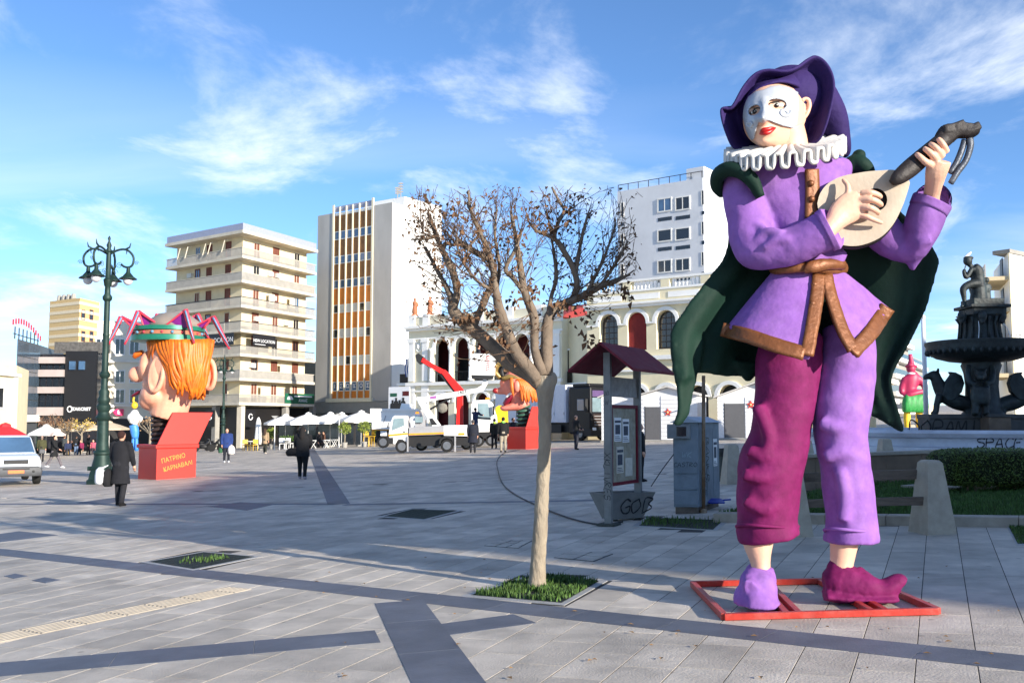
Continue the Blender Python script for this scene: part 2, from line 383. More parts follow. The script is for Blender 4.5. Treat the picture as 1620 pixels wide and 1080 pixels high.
# ribbed tactile strip
tact = struct(bpy.data.objects.new('tactile_strip', None)); COL.objects.link(tact)
tact_m = mat('tactile', (170, 160, 144), rough=0.7, var=0.12, scale=9, objrand=0.06)
a, b = GP(-30, 1015), GP(380, 930); d = (b - a); L = d.length; d.normalize(); nr = V((-d.y, d.x, 0)).normalized(); t = 0
while t < L:
    l = min(0.4, L - t); mb = MB()
    for k in range(6):
        o_ = nr * ((k - 2.5) * 0.06)
        q = [a + d * (t + 0.01) + o_ - nr * 0.018, a + d * (t + l - 0.01) + o_ - nr * 0.018, a + d * (t + l - 0.01) + o_ + nr * 0.018, a + d * (t + 0.01) + o_ + nr * 0.018]
        mb.hexa([V((p.x, p.y, GZ(p.x) - 0.015)) for p in q], [V((p.x, p.y, GZ(p.x) + 0.008)) for p in q])
    q = [a + d * (t + 0.004) - nr * 0.18, a + d * (t + l - 0.004) - nr * 0.18, a + d * (t + l - 0.004) + nr * 0.18, a + d * (t + 0.004) + nr * 0.18]
    mb.hexa([V((p.x, p.y, GZ(p.x) - 0.015)) for p in q], [V((p.x, p.y, GZ(p.x) + 0.003)) for p in q])
    mb.build('ribbed_tile', tact_m, tact); t += l
# tree pits: stone rim, soil, grate, grass
rim_m = mat('pit_rim', (158, 157, 155), rough=0.6, var=0.15, scale=5, bump=0.2)
soil_m = mat('soil', (58, 48, 38), rough=0.95, var=0.35, scale=14, bump=0.6, bscale=40)
grate_m = mat('grate_iron', (70, 74, 70), rough=0.6, metal=0.5, var=0.2, scale=20)
grass_m = mat('grass', (64, 92, 34), rough=0.7, var=0.35, scale=5, objrand=0.35)
dgrass_m = mat('lawn_grass', (62, 92, 34), rough=0.75, var=0.3, scale=4, objrand=0.35)
deadleaf_m = mat('dead_leaf', (146, 112, 70), rough=0.8, var=0.3, scale=30, objrand=0.3)
def grass_blades(name, quads, n, h, m, lean=0.5, w=0.007, seed=1, weight=None, parent=None, origin=(0, 0, 0), z0=0.0):
    r = random.Random(seed); vs = []; fs = []; ti = []
    for _ in range(n):
        q = r.choice(quads); a_, b_ = r.random(), r.random()
        p = (q[0] * (1 - a_) + q[1] * a_) * (1 - b_) + (q[3] * (1 - a_) + q[2] * a_) * b_
        if weight and r.random() > weight(p): continue
        hh = h * r.uniform(0.35, 1.1); an = r.uniform(0, 6.28); dx = V((math.cos(an), math.sin(an), 0)); dn = V((-dx.y, dx.x, 0)); le = r.uniform(0, lean) * hh
        i = len(vs); p = p + V((0, 0, z0))
        vs += [p - dn * w, p + dn * w, p + dx * le * 0.4 + dn * w * 0.8 + V((0, 0, hh * 0.6)), p + dx * le * 0.4 - dn * w * 0.8 + V((0, 0, hh * 0.6)), p + dx * le + V((0, 0, hh))]
        fs += [(i, i + 1, i + 2, i + 3), (i + 3, i + 2, i + 4)]; ti += [r.random()] * 5
    mb = MB(); mb.v = vs; mb.f = fs; mb.tint = ti
    o = mb.build(name, m, parent, origin, kind='stuff', recalc=False)
    return o
def grate(q, label, fill, group='tree pits with iron grates', nb=20, grassn=0, holes=None, seed=1, h=0.09, wt=None):
    c = sum(q, V()) / 4; t = thing('tree_pit', label, 'tree pit', c, group=group)
    mb = MB()                          # rim
    for i in range(4):
        a, b = q[i], q[(i + 1) % 4]; ia, ib = a + (c - a).normalized() * 0.11, b + (c - b).normalized() * 0.11
        mb.hexa([p + V((0, 0, -0.03)) for p in (a, b, ib, ia)], [p + V((0, 0, 0.004)) for p in (a, b, ib, ia)])
    mb.build('stone_rim', rim_m, t, c)
    inn = [p + (c - p).normalized() * 0.11 for p in q]
    MB().quad(*[p + V((0, 0, -0.006)) for p in inn]).build('soil', soil_m, t, c)
    mb = MB()
    for k in range(nb + 1):
        s_ = k / nb
        for (a, b) in (((inn[0] * (1 - s_) + inn[1] * s_), (inn[3] * (1 - s_) + inn[2] * s_)),):
            if holes and (holes[0] < s_ < holes[1]):
                for (e0, e1) in ((0, holes[2]), (holes[3], 1)): mb.tube([a.lerp(b, e0) + V((0, 0, 0.004)), a.lerp(b, e1) + V((0, 0, 0.004))], 0.006, 4)
            else: mb.tube([a + V((0, 0, 0.004)), b + V((0, 0, 0.004))], 0.006, 4)
    for k in range(7):
        s_ = k / 6; a = inn[0].lerp(inn[3], s_); b = inn[1].lerp(inn[2], s_); mb.tube([a + V((0, 0, 0.002)), b + V((0, 0, 0.002))], 0.005, 4)
    mb.build('iron_grate', grate_m, t, c)
    if grassn: grass_blades('grass', [inn], grassn, h, grass_m, seed=seed, weight=wt, parent=t, origin=c)
    return t
ctr = GP(850, 930)
grate(pit_tree, 'grassy square tree pit with pale stone rim around the bare tree trunk', 1, grassn=7000, holes=(0.1, 0.75, 0.08, 0.8), seed=4, h=0.065, wt=lambda p: max(0.0, 1.0 - max(0, (p - ctr).length - 0.35) * 1.1) * (0.45 + 0.55 * math.sin(p.x * 9) * math.sin(p.y * 8 + 1)))
lc = GP(322, 886)
grate(pit_left, 'iron tree grate with weeds growing through and no tree', 1, grassn=1300, seed=5, h=0.06, nb=30, wt=lambda p: max(0, .8 - (p - lc).length / 0.45))
grate(pit_mid, 'dark empty iron tree grate in the shaded paving', 1, seed=6, nb=22)
kc = GP(1050, 826)
grate(pit_kiosk, 'weedy tree pit beside the notice board planter', 1, grassn=1500, seed=7, h=0.08, wt=lambda p: 0.12 + max(0, 0.6 - (p - kc).length))
grate(pit_right, 'grassy tree pit in front of the garden kerb by the clipped hedge', 1, grassn=1500, seed=8, h=0.05)
# manhole covers filled with broken stone pieces
mh_m = mat('manhole_frame', (60, 62, 64), rough=0.6, metal=0.3, var=0.2)
def manhole(c4, label, nx, ny):
    q = [GP(*c) for c in c4]; c = sum(q, V()) / 4; t = thing('manhole_cover', label, 'manhole', c, group='square manhole covers')
    mb = MB(); mb.hexa([p + V((0, 0, -0.02)) for p in q], [p + V((0, 0, 0.004)) for p in q]); mb.build('frame', mh_m, t, c)
    r = random.Random(nx * 7 + ny)
    B = lambda a_, b_: (q[0] * (1 - a_) + q[1] * a_) * (1 - b_) + (q[3] * (1 - a_) + q[2] * a_) * b_
    for i in range(nx):
        for j in range(ny):
            e = 0.012; j0, j1, i0, i1 = j / ny + e, (j + 1) / ny - e, i / nx + e, (i + 1) / nx - e
            s4 = [B(i0 + r.uniform(0, .05), j0), B(i1, j0 + r.uniform(0, .05)), B(i1 - r.uniform(0, .05), j1), B(i0, j1 - r.uniform(0, .05))]
            mb = MB(); mb.hexa([p + V((0, 0, 0.0)) for p in s4], [p + V((0, 0, 0.008)) for p in s4]); mb.build('stone_piece', slab_m, t, c)
manhole([(766, 863), (800, 853), (842, 855), (820, 867)], 'cracked square manhole cover with many small stone pieces', 4, 3)
manhole([(876, 882), (905, 870), (970, 876), (940, 888)], 'square manhole cover split into large stone pieces', 2, 2)
# fallen leaves lying about
r = random.Random(11); mb = MB(); ti = []
for _ in range(60):
    u, v_ = r.uniform(500, 1600), r.uniform(880, 1075); p = GP(u, v_) + V((0, 0, 0.012)); s_ = r.uniform(0.012, 0.03); an = r.uniform(0, 6.28)
    a = V((math.cos(an), math.sin(an), 0)) * s_; b = V((-a.y, a.x, 0)) * 0.6
    mb.add([p - a, p - b + V((0, 0, .006)), p + a, p + b + V((0, 0, .008))], [(0, 1, 2, 3)]); ti += [r.random()] * 4
mb.tint = ti; fl = mb.build('fallen_leaves', deadleaf_m, kind='stuff'); tag(fl, 'dry brown leaves scattered on the grey paving', 'leaves')
# ------------------------------------------------------------------ the giant masked minstrel
SY = 8.2; K = SY / F
def P(u, v, dy=0.0): return AT(u, v, SY + dy * K)
def limb(mb, pts, n=24, sub=5, cap=True):
    pp = catmull(pts, sub); C = [P(p[0], p[1], p[2]) for p in pp]; rings = []
    for i, p in enumerate(pp):
        T = (C[min(i + 1, len(C) - 1)] - C[max(i - 1, 0)]).normalized()
        sd = T.cross(V((0, 1, 0))).normalized(); dp = sd.cross(T).normalized()
        rings.append([C[i] + sd * (p[3] * K * math.cos(2 * math.pi * k / n)) + dp * (p[4] * K * math.sin(2 * math.pi * k / n)) for k in range(n)])
    return mb.loft(rings, cap)
def edges(mb, rows, dy0=0, dr=None, n=24, sub=4):   # rows (v, left u, right u, [depth radius, dy])
    return limb(mb, [((r[1] + r[2]) / 2, r[0], (r[4] if len(r) > 4 else dy0), (r[2] - r[1]) / 2, (r[3] if len(r) > 3 else (r[2] - r[1]) / 2 * 0.9)) for r in rows], n, sub)
lilac = mat('lilac_paint', (136, 92, 166), rough=0.78, var=0.16, scale=9, bump=0.35, bscale=14, dirt=(162, 122, 184), dirtamt=0.45, spec=0.25)
magenta = mat('magenta_paint', (108, 20, 76), rough=0.75, var=0.18, scale=9, bump=0.35, bscale=14, dirt=(146, 46, 110), dirtamt=0.4, spec=0.25)
hatp = mat('hat_purple', (46, 31, 86), rough=0.78, var=0.14, scale=5, bump=0.5, bscale=18, spec=0.25)
capeg = mat('cape_green', (7, 40, 30), rough=0.75, var=0.18, scale=4, bump=0.2, bscale=25, spec=0.3)
copper = mat('copper_paint', (122, 75, 43), rough=0.5, metal=0.3, var=0.2, scale=8, bump=0.4, bscale=22)
white_p = mat('ruff_white', (200, 197, 192), rough=0.6, var=0.08, scale=5, bump=0.25, bscale=30, dirt=(160, 158, 152), dirtamt=0.35)
mask_m = mat('mask_white', (172, 177, 185), rough=0.36, metal=0.15, var=0.08, scale=8, bump=0.25, bscale=22, dirt=(150, 156, 166), dirtamt=0.35)
skin = mat('statue_skin', (218, 172, 146), rough=0.5, var=0.06, scale=7, bump=0.2, bscale=20)
lutef = mat('lute_board', (178, 163, 144), rough=0.6, var=0.10, scale=5, bump=0.15, bscale=30, dirt=(176, 160, 138), dirtamt=0.5)
lutek = mat('lute_brown', (32, 24, 23), rough=0.6, var=0.25, scale=7, bump=0.3, bscale=30)
holem = mat('lute_hole', (74, 20, 18), rough=0.7, var=0.2)
greyp = mat('lute_ribbon', (84, 90, 100), rough=0.45, metal=0.3, var=0.15, scale=10, bump=0.3)
redl = mat('lip_red', (166, 18, 18), rough=0.35, var=0.1)
eyew = mat('eye_white', (225, 222, 215), rough=0.4, var=0.03); eyed = mat('eye_dark', (24, 18, 16), rough=0.35, var=0.1); lidm = mat('eyelid', (176, 140, 120), rough=0.5, var=0.08)
redframe = mat('red_steel', (172, 46, 32), rough=0.45, metal=0.1, var=0.14, scale=12, bump=0.1, dirt=(190, 150, 140), dirtamt=0.25)
SO = GP(1285, 950)
ST = thing('carnival_statue', 'giant masked minstrel statue in lilac and magenta playing a lute', 'statue', SO)
def part(mb, name, m, parent=None, **kw): return mb.build(name, m, parent or ST, SO, **kw)
# trousers
L = MB()
edges(L, [(520, 1222, 1304, 40, 4), (560, 1197, 1301, 46, 2), (620, 1193, 1291, 46, 0), (680, 1190, 1283, 45, -2), (708, 1181, 1279, 46, -3), (745, 1169, 1270, 48, -3), (790, 1164, 1263, 47, 0), (822, 1168, 1261, 46, 2), (836, 1166, 1262, 48, 2), (850, 1169, 1264, 50, 3)])
for q_ in ([(1183, 712, -40), (1215, 723, -50), (1250, 712, -44)], [(1176, 750, -44), (1210, 754, -52), (1246, 742, -47)], [(1198, 640, -40), (1216, 690, -47), (1214, 715, -48)], [(1178, 790, -40), (1205, 806, -48), (1228, 800, -48)]): limb(L, [(a, b_, c_ + 7, 10, 9.5) for a, b_, c_ in q_], 12)
part(L, 'trouser_leg', magenta, voxel=0.018, smoothit=12, lump=0.045, lumpscale=0.34)['label'] = 'magenta trouser leg'
L = MB()
edges(L, [(515, 1302, 1380, 38, 4), (560, 1299, 1386, 44, 2), (620, 1290, 1380, 45, 0), (660, 1286, 1373, 44, -4), (700, 1290, 1371, 43, -4), (740, 1300, 1377, 42, 0), (785, 1305, 1382, 42, 2), (828, 1307, 1385, 42, 4), (842, 1305, 1387, 44, 4), (857, 1304, 1389, 45, 4)])
for q_ in ([(1298, 668, -40), (1330, 678, -49), (1362, 664, -42)], [(1304, 722, -38), (1335, 714, -47), (1366, 727, -40)], [(1328, 742, -42), (1338, 790, -43), (1332, 824, -42)], [(1352, 560, -40), (1356, 610, -42), (1344, 650, -46)]): limb(L, [(a, b_, c_ + 7, 10, 9.5) for a, b_, c_ in q_], 12)
part(L, 'trouser_leg', lilac, voxel=0.018, smoothit=12, lump=0.045, lumpscale=0.34)['label'] = 'lilac trouser leg'
for (cu_, v_, ru_, rd_2, m_) in ((1214, 832, 49, 49, magenta), (1346, 838, 42, 45, lilac)):
    hm2 = MB(); hm2.tube([P(cu_ + ru_ * math.cos(a), v_ + 2 * math.sin(2 * a), 2 - rd_2 * math.sin(a)) for a in [2 * math.pi * k / 40 for k in range(41)]], 2.6 * K, 8); part(hm2, 'hem_seam', m_, smooth=True)
# ankles
A = MB(); edges(A, [(835, 1173, 1226, 26, 0), (862, 1177, 1222, 22, 0), (890, 1188, 1218, 17, -2), (920, 1190, 1220, 17, -4)]); part(A, 'ankle', skin, smooth=True)
A = MB(); edges(A, [(840, 1312, 1362, 25, 2), (865, 1314, 1355, 21, 2), (892, 1314, 1349, 18, 2), (918, 1312, 1346, 18, 2)]); part(A, 'ankle', skin, smooth=True)
# shoes: lilac one points at the viewer, magenta one points right and curls up
sh = MB()
limb(sh, [(1206, 905, 28, 18, 18), (1203, 912, 12, 26, 18), (1200, 924, -8, 29, 22), (1197, 936, -30, 30, 18), (1196, 944, -50, 30, 12)], 20)
edges(sh, [(896, 1186, 1222, 18, 0), (906, 1182, 1226, 22, 0), (915, 1178, 1228, 24, -4), (922, 1172, 1229, 26, -12), (932, 1170, 1230, 28, -20), (944, 1164, 1231, 40, -22), (955, 1161, 1233, 46, -22)])
part(sh, 'shoe', lilac, voxel=0.014, smoothit=4, lump=0.03, lumpscale=0.14)['label'] = 'lilac shoe'
sh = MB()
limb(sh, [(1303, 922, 6, 16, 18), (1320, 920, 4, 26, 26), (1345, 922, -4, 28, 26), (1372, 928, -12, 22, 24), (1395, 932, -18, 16, 20), (1412, 926, -22, 15, 17), (1424, 922, -24, 14, 13), (1428, 924, -24, 8, 9)], 20)
edges(sh, [(893, 1330, 1358, 14, -4), (900, 1308, 1356, 20, 2), (915, 1305, 1372, 25, 0)])
limb(sh, [(1303, 940, 2, 9, 30), (1350, 944, -6, 8, 32), (1400, 946, -18, 5, 28), (1420, 946, -22, 3, 18)], 16)
part(sh, 'shoe', magenta, voxel=0.014, smoothit=4, lump=0.03, lumpscale=0.14)['label'] = 'magenta shoe with curled toe'
# tunic: torso and both sleeves
T = MB()
edges(T, [(236, 1215, 1300, 26, 4), (252, 1172, 1338, 34, 4), (272, 1164, 1350, 42, 2), (300, 1176, 1350, 48, 0), (340, 1200, 1342, 48, -2), (380, 1216, 1336, 44, -2), (410, 1224, 1334, 42, 0), (428, 1226, 1334, 42, 0)], n=32)
limb(T, [(1184, 272, 2, 22, 22), (1175, 286, 0, 31, 28), (1179, 316, -4, 35, 33), (1186, 345, -8, 36, 36), (1190, 375, -14, 36, 34), (1196, 394, -26, 32, 32), (1222, 396, -44, 30, 28), (1252, 390, -58, 29, 27), (1280, 378, -70, 29, 28), (1302, 368, -78, 31, 30), (1311, 364, -81, 31, 30)], 28)
limb(T, [(1345, 290, 6, 30, 30), (1370, 330, 10, 32, 30), (1405, 375, 6, 30, 28), (1440, 395, -10, 22, 24), (1452, 380, -22, 24, 26), (1461, 355, -30, 29, 28), (1469, 330, -36, 29, 28), (1474, 320, -38, 26, 26)], 28)
limb(T, [(1443, 428, -4, 4, 6), (1446, 405, -8, 14, 16), (1452, 380, -20, 22, 22), (1462, 352, -30, 27, 26)], 20)
limb(T, [(1330, 396, -30, 14, 12), (1320, 412, -34, 14, 10), (1300, 414, -30, 14, 8)], 14)
for q_ in ([(1198, 378, -54), (1216, 368, -64), (1238, 372, -76)], [(1208, 393, -66), (1228, 381, -76), (1252, 380, -84)], [(1188, 350, -40), (1204, 361, -50), (1214, 378, -62)], [(1444, 402, -30), (1456, 386, -46), (1472, 378, -52)]): limb(T, [(a, b_, c_ + 4, 8, 8) for a, b_, c_ in q_], 10)
part(T, 'tunic', lilac, voxel=0.016, smoothit=5, lump=0.03, lumpscale=0.3)
# cuffs: dark openings
cu = MB(); limb(cu, [(1304, 367, -79, 33, 32), (1314, 362, -82, 34, 33), (1316, 361, -83, 30, 29)], 24); part(cu, 'cuff', lilac, smooth=True)
cu = MB(); limb(cu, [(1468, 332, -36, 30, 29), (1475, 318, -38, 31, 30), (1476, 316, -39, 27, 26)], 24); part(cu, 'cuff', lilac, smooth=True)
# tunic skirt panels
def skirt_dy(u, v):
    t = max(0.0, min(1.0, (v - 430) / 130)); R = 62 + 92 * t; c = 1283
    x = max(-1, min(1, (u - c) / R)); return 10 - (R * 0.62 + 6) * math.sqrt(max(0.0, 1 - x * x))
def patch(top, bot, nu=16, nv=14, extra=0.0):
    tp = catmull(top, 8); bt = catmull(bot, 8)
    def smp(l, s): x = s * (len(l) - 1); i = min(int(x), len(l) - 2); return l[i] * (1 - (x - i)) + l[i + 1] * (x - i)
    rows = []
    for j in range(nv + 1):
        row = []
        for i in range(nu + 1):
            a = smp(tp, i / nu); b = smp(bt, i / nu); p = a + (b - a) * (j / nv)
            bow = math.sin(math.pi * j / nv) * extra
            row.append(P(p[0], p[1], skirt_dy(p[0], p[1]) + bow))
        rows.append(row)
    return rows
pan = MB(); pan.grid(patch([(1224, 430), (1250, 428), (1280, 428), (1304, 430)], [(1140, 530), (1185, 542), (1230, 558), (1281, 571)]))
pan.grid(patch([(1304, 432), (1316, 430), (1334, 432)], [(1350, 565), (1382, 532), (1409, 488)], nu=12))
part(pan, 'tunic_skirt', lilac, solid=0.05, sub=1, smooth=True)
def ribbon(line, w, off=-8, n=28, dyf=skirt_dy):
    c = catmull(line, max(2, n // (len(line) - 1))); rows = []
    for i, p in enumerate(c):
        t = c[min(i + 1, len(c) - 1)][:2] - c[max(i - 1, 0)][:2]; t = t / (np.linalg.norm(t) + 1e-9); nn = np.array((-t[1], t[0]))
        ww = w if not hasattr(w, '__call__') else w(i / (len(c) - 1)); row = []
        for k in (-1, -0.5, 0, 0.5, 1):
            q = p[:2] + nn * ww / 2 * k; row.append(P(q[0], q[1], dyf(q[0], q[1]) + off - 0.4 * (1 - k * k)))
        rows.append(row)
    return rows
tr = MB()
tr.grid(ribbon([(1142, 521), (1185, 532), (1230, 547), (1272, 560)], 21)); tr.grid(ribbon([(1296, 434), (1292, 470), (1284, 520), (1276, 562)], 21))
tr.grid(ribbon([(1307, 434), (1315, 470), (1332, 520), (1350, 553)], 17)); tr.grid(ribbon([(1348, 557), (1375, 529), (1404, 486)], 24))
part(tr, 'copper_trim', copper, solid=0.03, auto=35, lump=0.01, lumpscale=0.06)
# belt
b = MB()
for (v, r) in ((0, 0),):
    rings = []
    for k in range(40):
        a = 2 * math.pi * k / 40; u = 1279 + 58 * math.cos(a); dy = -49 * math.sin(a); ring = []
        for m_ in range(10):
            q = 2 * math.pi * m_ / 10; ring.append(P(u + 5 * math.cos(q) * math.cos(a), 424 + 1.5 * math.sin(3 * a) + 9 * math.sin(q), dy - 5 * math.cos(q) * math.sin(a)))
        rings.append(ring)
    rings.append(rings[0]); b.loft(rings, cap=False)
limb(b, [(1272, 430, -52, 4, 4), (1285, 422, -57, 10, 5), (1310, 418, -50, 9, 6), (1334, 419, -30, 8, 6)], 12)
part(b, 'belt', copper, smooth=True, lump=0.012, lumpscale=0.08)
# button strip on the chest
def chest_dy(u, v): return -50 * math.sqrt(max(0.05, 1 - ((u - 1272) / 84) ** 2))
st = MB(); st.grid(ribbon([(1284, 268), (1285, 300), (1284, 345)], 21, off=-3, dyf=chest_dy)); part(st, 'button_strip', copper, solid=0.03, smooth=True)
for (u, v, f) in ((1283, 290, chest_dy), (1284, 315, chest_dy), (1288, 450, skirt_dy), (1285, 480, skirt_dy)):
    bt = MB(); bt.ell(P(u, v, f(u, v) - 8), 5.2 * K, 12, 8); part(bt, 'button', copper, smooth=True)
# cape
def fold(u, v, amp, fr, ph): return amp * math.sin(fr * u + ph + 0.004 * v)
def capesheet(rows, amp=10, fr=0.16, ph=0.0, nu=26, sub=5):
    # rows: list of polylines [(u,v,dy)...] from top to bottom
    rs = [catmull(r, 7) for r in rows]
    def smp(l, s): x = s * (len(l) - 1); i = min(int(x), len(l) - 2); return l[i] * (1 - (x - i)) + l[i + 1] * (x - i)
    cols = []
    for i in range(nu + 1):
        cols.append(catmull([smp(r, i / nu) for r in rs], sub))
    g = []
    for j in range(len(cols[0])):
        row = []; f_ = j / (len(cols[0]) - 1)
        for i in range(nu + 1):
            p = cols[i][j]; a = amp * (0.25 + f_)
            row.append(P(p[0] , p[1], p[2] + a * math.sin(fr * 100 * i / nu + ph + 2.0 * f_)))
        g.append(row)
    return g
cp = MB()
cp.grid(capesheet([
    [(1150, 290, 26), (1190, 275, 36), (1240, 262, 44), (1262, 262, 46)],
    [(1150, 395, 20), (1190, 395, 40), (1240, 390, 52), (1270, 390, 54)],
    [(1104, 462, 10), (1150, 460, 38), (1210, 460, 60), (1280, 460, 62)],
    [(1060, 530, 0), (1110, 530, 30), (1180, 530, 62), (1290, 525, 70)],
    [(1072, 612, -6), (1103, 592, 16), (1160, 596, 56), (1290, 600, 74)]], amp=9, fr=0.17))
cp.grid(capesheet([
    [(1062, 540, 2), (1078, 540, 12), (1098, 540, 20), (1116, 540, 26)],
    [(1066, 585, -4), (1078, 585, 6), (1092, 585, 12), (1107, 582, 16)],
    [(1072, 620, -8), (1080, 622, 4), (1090, 622, 8), (1099, 614, 10)],
    [(1072, 650, -8), (1078, 652, 2), (1086, 652, 4), (1092, 648, 6)],
    [(1064, 671, -6), (1068, 674, 0), (1073, 672, 2), (1078, 664, 2)]], amp=3, fr=0.1, nu=10))
for (x0, x1, dip) in ((1112, 1140, 588), (1138, 1166, 597), (1164, 1200, 606)):
    cp.grid(capesheet([[(x0, 570, 40), ((x0 + x1) / 2, 570, 45), (x1, 570, 50)], [(x0 + 2, 582, 40), ((x0 + x1) / 2, dip, 45), (x1, 588, 50)]], amp=3, fr=0.05, nu=10))
cp.grid(capesheet([
    [(1262, 262, 46), (1300, 262, 44), (1345, 268, 36), (1366, 275, 30)],
    [(1270, 390, 54), (1320, 392, 52), (1400, 395, 44), (1477, 392, 30)],
    [(1280, 440, 60), (1330, 440, 58), (1410, 442, 50), (1479, 440, 32)],
    [(1285, 500, 66), (1340, 500, 62), (1410, 500, 56), (1462, 496, 40)],
    [(1290, 560, 70), (1340, 560, 66), (1390, 560, 58), (1434, 552, 46)],
    [(1330, 610, 70), (1365, 612, 64), (1390, 612, 58), (1411, 596, 50)],
    [(1360, 640, 70), (1385, 645, 64), (1403, 648, 58), (1419, 640, 52)],
    [(1372, 652, 70), (1394, 664, 64), (1414, 676, 58), (1432, 686, 52)]], amp=10, fr=0.15, ph=1.0))
part(cp, 'cape', capeg, solid=0.05, voxel=0.024, smoothit=9)
rl = MB()
limb(rl, [(1142, 306, 20, 8, 9), (1134, 294, 4, 10, 11), (1137, 277, -14, 12, 13), (1152, 268, -34, 12, 14), (1172, 271, -48, 12, 13), (1190, 286, -54, 11, 12), (1203, 312, -52, 7, 9)], 16)
part(rl, 'cape_collar', capeg, smooth=True)
rl = MB()
limb(rl, [(1378, 277, 10, 8, 10), (1366, 264, 0, 14, 16), (1352, 258, 6, 14, 16), (1340, 268, 10, 14, 16)], 16)
rl.ell(P(1359, 246, 6), (11 * K, 12 * K, 10 * K), 12, 8)
part(rl, 'cape_collar', capeg, voxel=0.014, smoothit=4)
# ruff
rf = MB(); NT = 440; rows = []
for j in range(9):
    f_ = j / 8; row = []
    for k in range(NT + 1):
        a = 2 * math.pi * k / NT; R = 34 + 63 * f_; ru = R * (1.0 + 0.0 * f_)
        u = 1246 + ru * math.cos(a) - 4 * f_; dy = -(R * 0.92) * math.sin(a) + 2
        v = 231 + f_ * (9 + 9 * math.sin(a)) - 0.11 * (u - 1246) * (0.35 + 0.65 * f_) - 12 * math.sin(a) * (-0.4) * f_
        pl = (1.2 + 11.0 * f_ ** 1.3) * math.tanh(1.7 * math.sin(25 * a)); sw = -1.6 * f_ * math.sin(50 * a)
        row.append(P(u - sw * math.sin(a), v + pl, dy - sw * math.cos(a)))
    rows.append(row)
rf.grid(rows); part(rf, 'ruff', white_p, solid=0.026, smooth=True)
# neck and head
nk = MB(); limb(nk, [(1246, 246, 0, 34, 30), (1246, 225, -4, 31, 28), (1240, 205, -8, 32, 30)], 20); part(nk, 'neck', skin, smooth=True)
HU, HV, HRU, HRV, HD = 1226, 184, 50, 56, 54
def G(u, v, cu_, cv_, su, sv): return math.exp(-((u - cu_) / su) ** 2 - ((v - cv_) / sv) ** 2)
def face_dy(u, v):
    x = (u - HU) / HRU; y = (v - HV) / HRV; x = x + 0.42 * max(0.0, 1 - x * x - y * y); q = 1 - x * x - y * y
    base = -HD * math.sqrt(max(q, 0.0)) - 6
    # features run along the face's turned axis
    base -= 30 * G(u, v, 1206, 187, 8, 7) + 17 * G(u, v, 1209, 174, 6, 14) + 4 * G(u, v, 1226, 153, 22, 6)        # nose and bridge
    base += 9 * G(u, v, 1194, 176, 9, 7) + 9 * G(u, v, 1228, 167, 13, 8)           # eye sockets
    base -= 5 * G(u, v, 1212, 207, 13, 6) + 7 * G(u, v, 1206, 226, 14, 7)          # mouth, chin
    base -= 4 * G(u, v, 1240, 188, 12, 12)
    return base
hd = MB(); NR, NA = 22, 48; rings = []
def hpt(rr_, a):
    u = HU + HRU * rr_ * math.cos(a) + (0 if math.sin(a) < 0 else -8 * math.sin(a) * rr_); v = HV + HRV * rr_ * math.sin(a) * (1.0 if math.sin(a) < 0 else 0.90); return u, v
for j in range(1, NR + 1):
    rr_ = math.sin(math.pi / 2 * j / NR) * 0.999; ring = []
    for k in range(NA):
        u, v = hpt(rr_, 2 * math.pi * k / NA); ring.append(P(u, v, face_dy(u, v)))
    rings.append(ring)
for j in range(1, 10):
    rr_ = math.cos(math.pi / 2 * j / 10); ring = []
    for k in range(NA):
        u, v = hpt(rr_, 2 * math.pi * k / NA); ring.append(P(u, v, 60 * math.sin(math.pi / 2 * j / 10) - 6))
    rings.append(ring)
hd.loft(rings, True); part(hd, 'head', skin, smooth=True)
# mask: shell over the upper face, with eye openings left raised
poly = [(1178, 168), (1184, 154), (1196, 146), (1208, 143), (1218, 138), (1232, 136), (1248, 139), (1262, 147), (1263, 165), (1262, 184), (1260, 200), (1254, 203), (1238, 199), (1222, 193), (1214, 190), (1207, 194), (1201, 192), (1196, 204), (1193, 220), (1188, 222), (1182, 208), (1177, 190), (1176, 178)]
def inpoly(x, y, p):
    c = False; j = len(p) - 1
    for i in range(len(p)):
        if (p[i][1] > y) != (p[j][1] > y) and x < (p[j][0] - p[i][0]) * (y - p[i][1]) / (p[j][1] - p[i][1]) + p[i][0]: c = not c
        j = i
    return c
EYES = [(1194, 175, 10.5, 7.5, -0.55), (1229, 165, 15, 8.5, 0.12)]
def ineye(u, v, gr=1.0):
    for (eu, ev, ea, eb, ro) in EYES:
        x = u - eu; y = v - ev; xr = x * math.cos(ro) + y * math.sin(ro); yr = -x * math.sin(ro) + y * math.cos(ro)
        if (xr / (ea * gr)) ** 2 + (yr / (eb * gr)) ** 2 < 1: return True
    return False
mk = MB(); step = 0.8; idx = {}; mvs = []; mfs = []
def clampface(u, v):
    x = (u - HU) / HRU; y = (v - HV) / HRV; l = math.hypot(x, y)
    if l > 0.985: s_ = 0.985 / l; return HU + (u - HU) * s_, HV + (v - HV) * s_
    return u, v
def mv(i, j):
    if (i, j) not in idx:
        u, v = 1170 + i * step, 132 + j * step; u2, v2 = clampface(u, v)
        rim = 1.5 * (1 if ineye(u, v, 1.28) else 0)
        idx[(i, j)] = len(mvs); mvs.append(P(u, v, face_dy(u2, v2) - 3.4 - rim))
    return idx[(i, j)]
for i in range(int(96 / step)):
    for j in range(int(95 / step)):
        u, v = 1170 + (i + .5) * step, 132 + (j + .5) * step
        if inpoly(u, v, poly) and not ineye(u, v): mfs.append((mv(i, j), mv(i + 1, j), mv(i + 1, j + 1), mv(i, j + 1)))
mk.add(mvs, mfs)
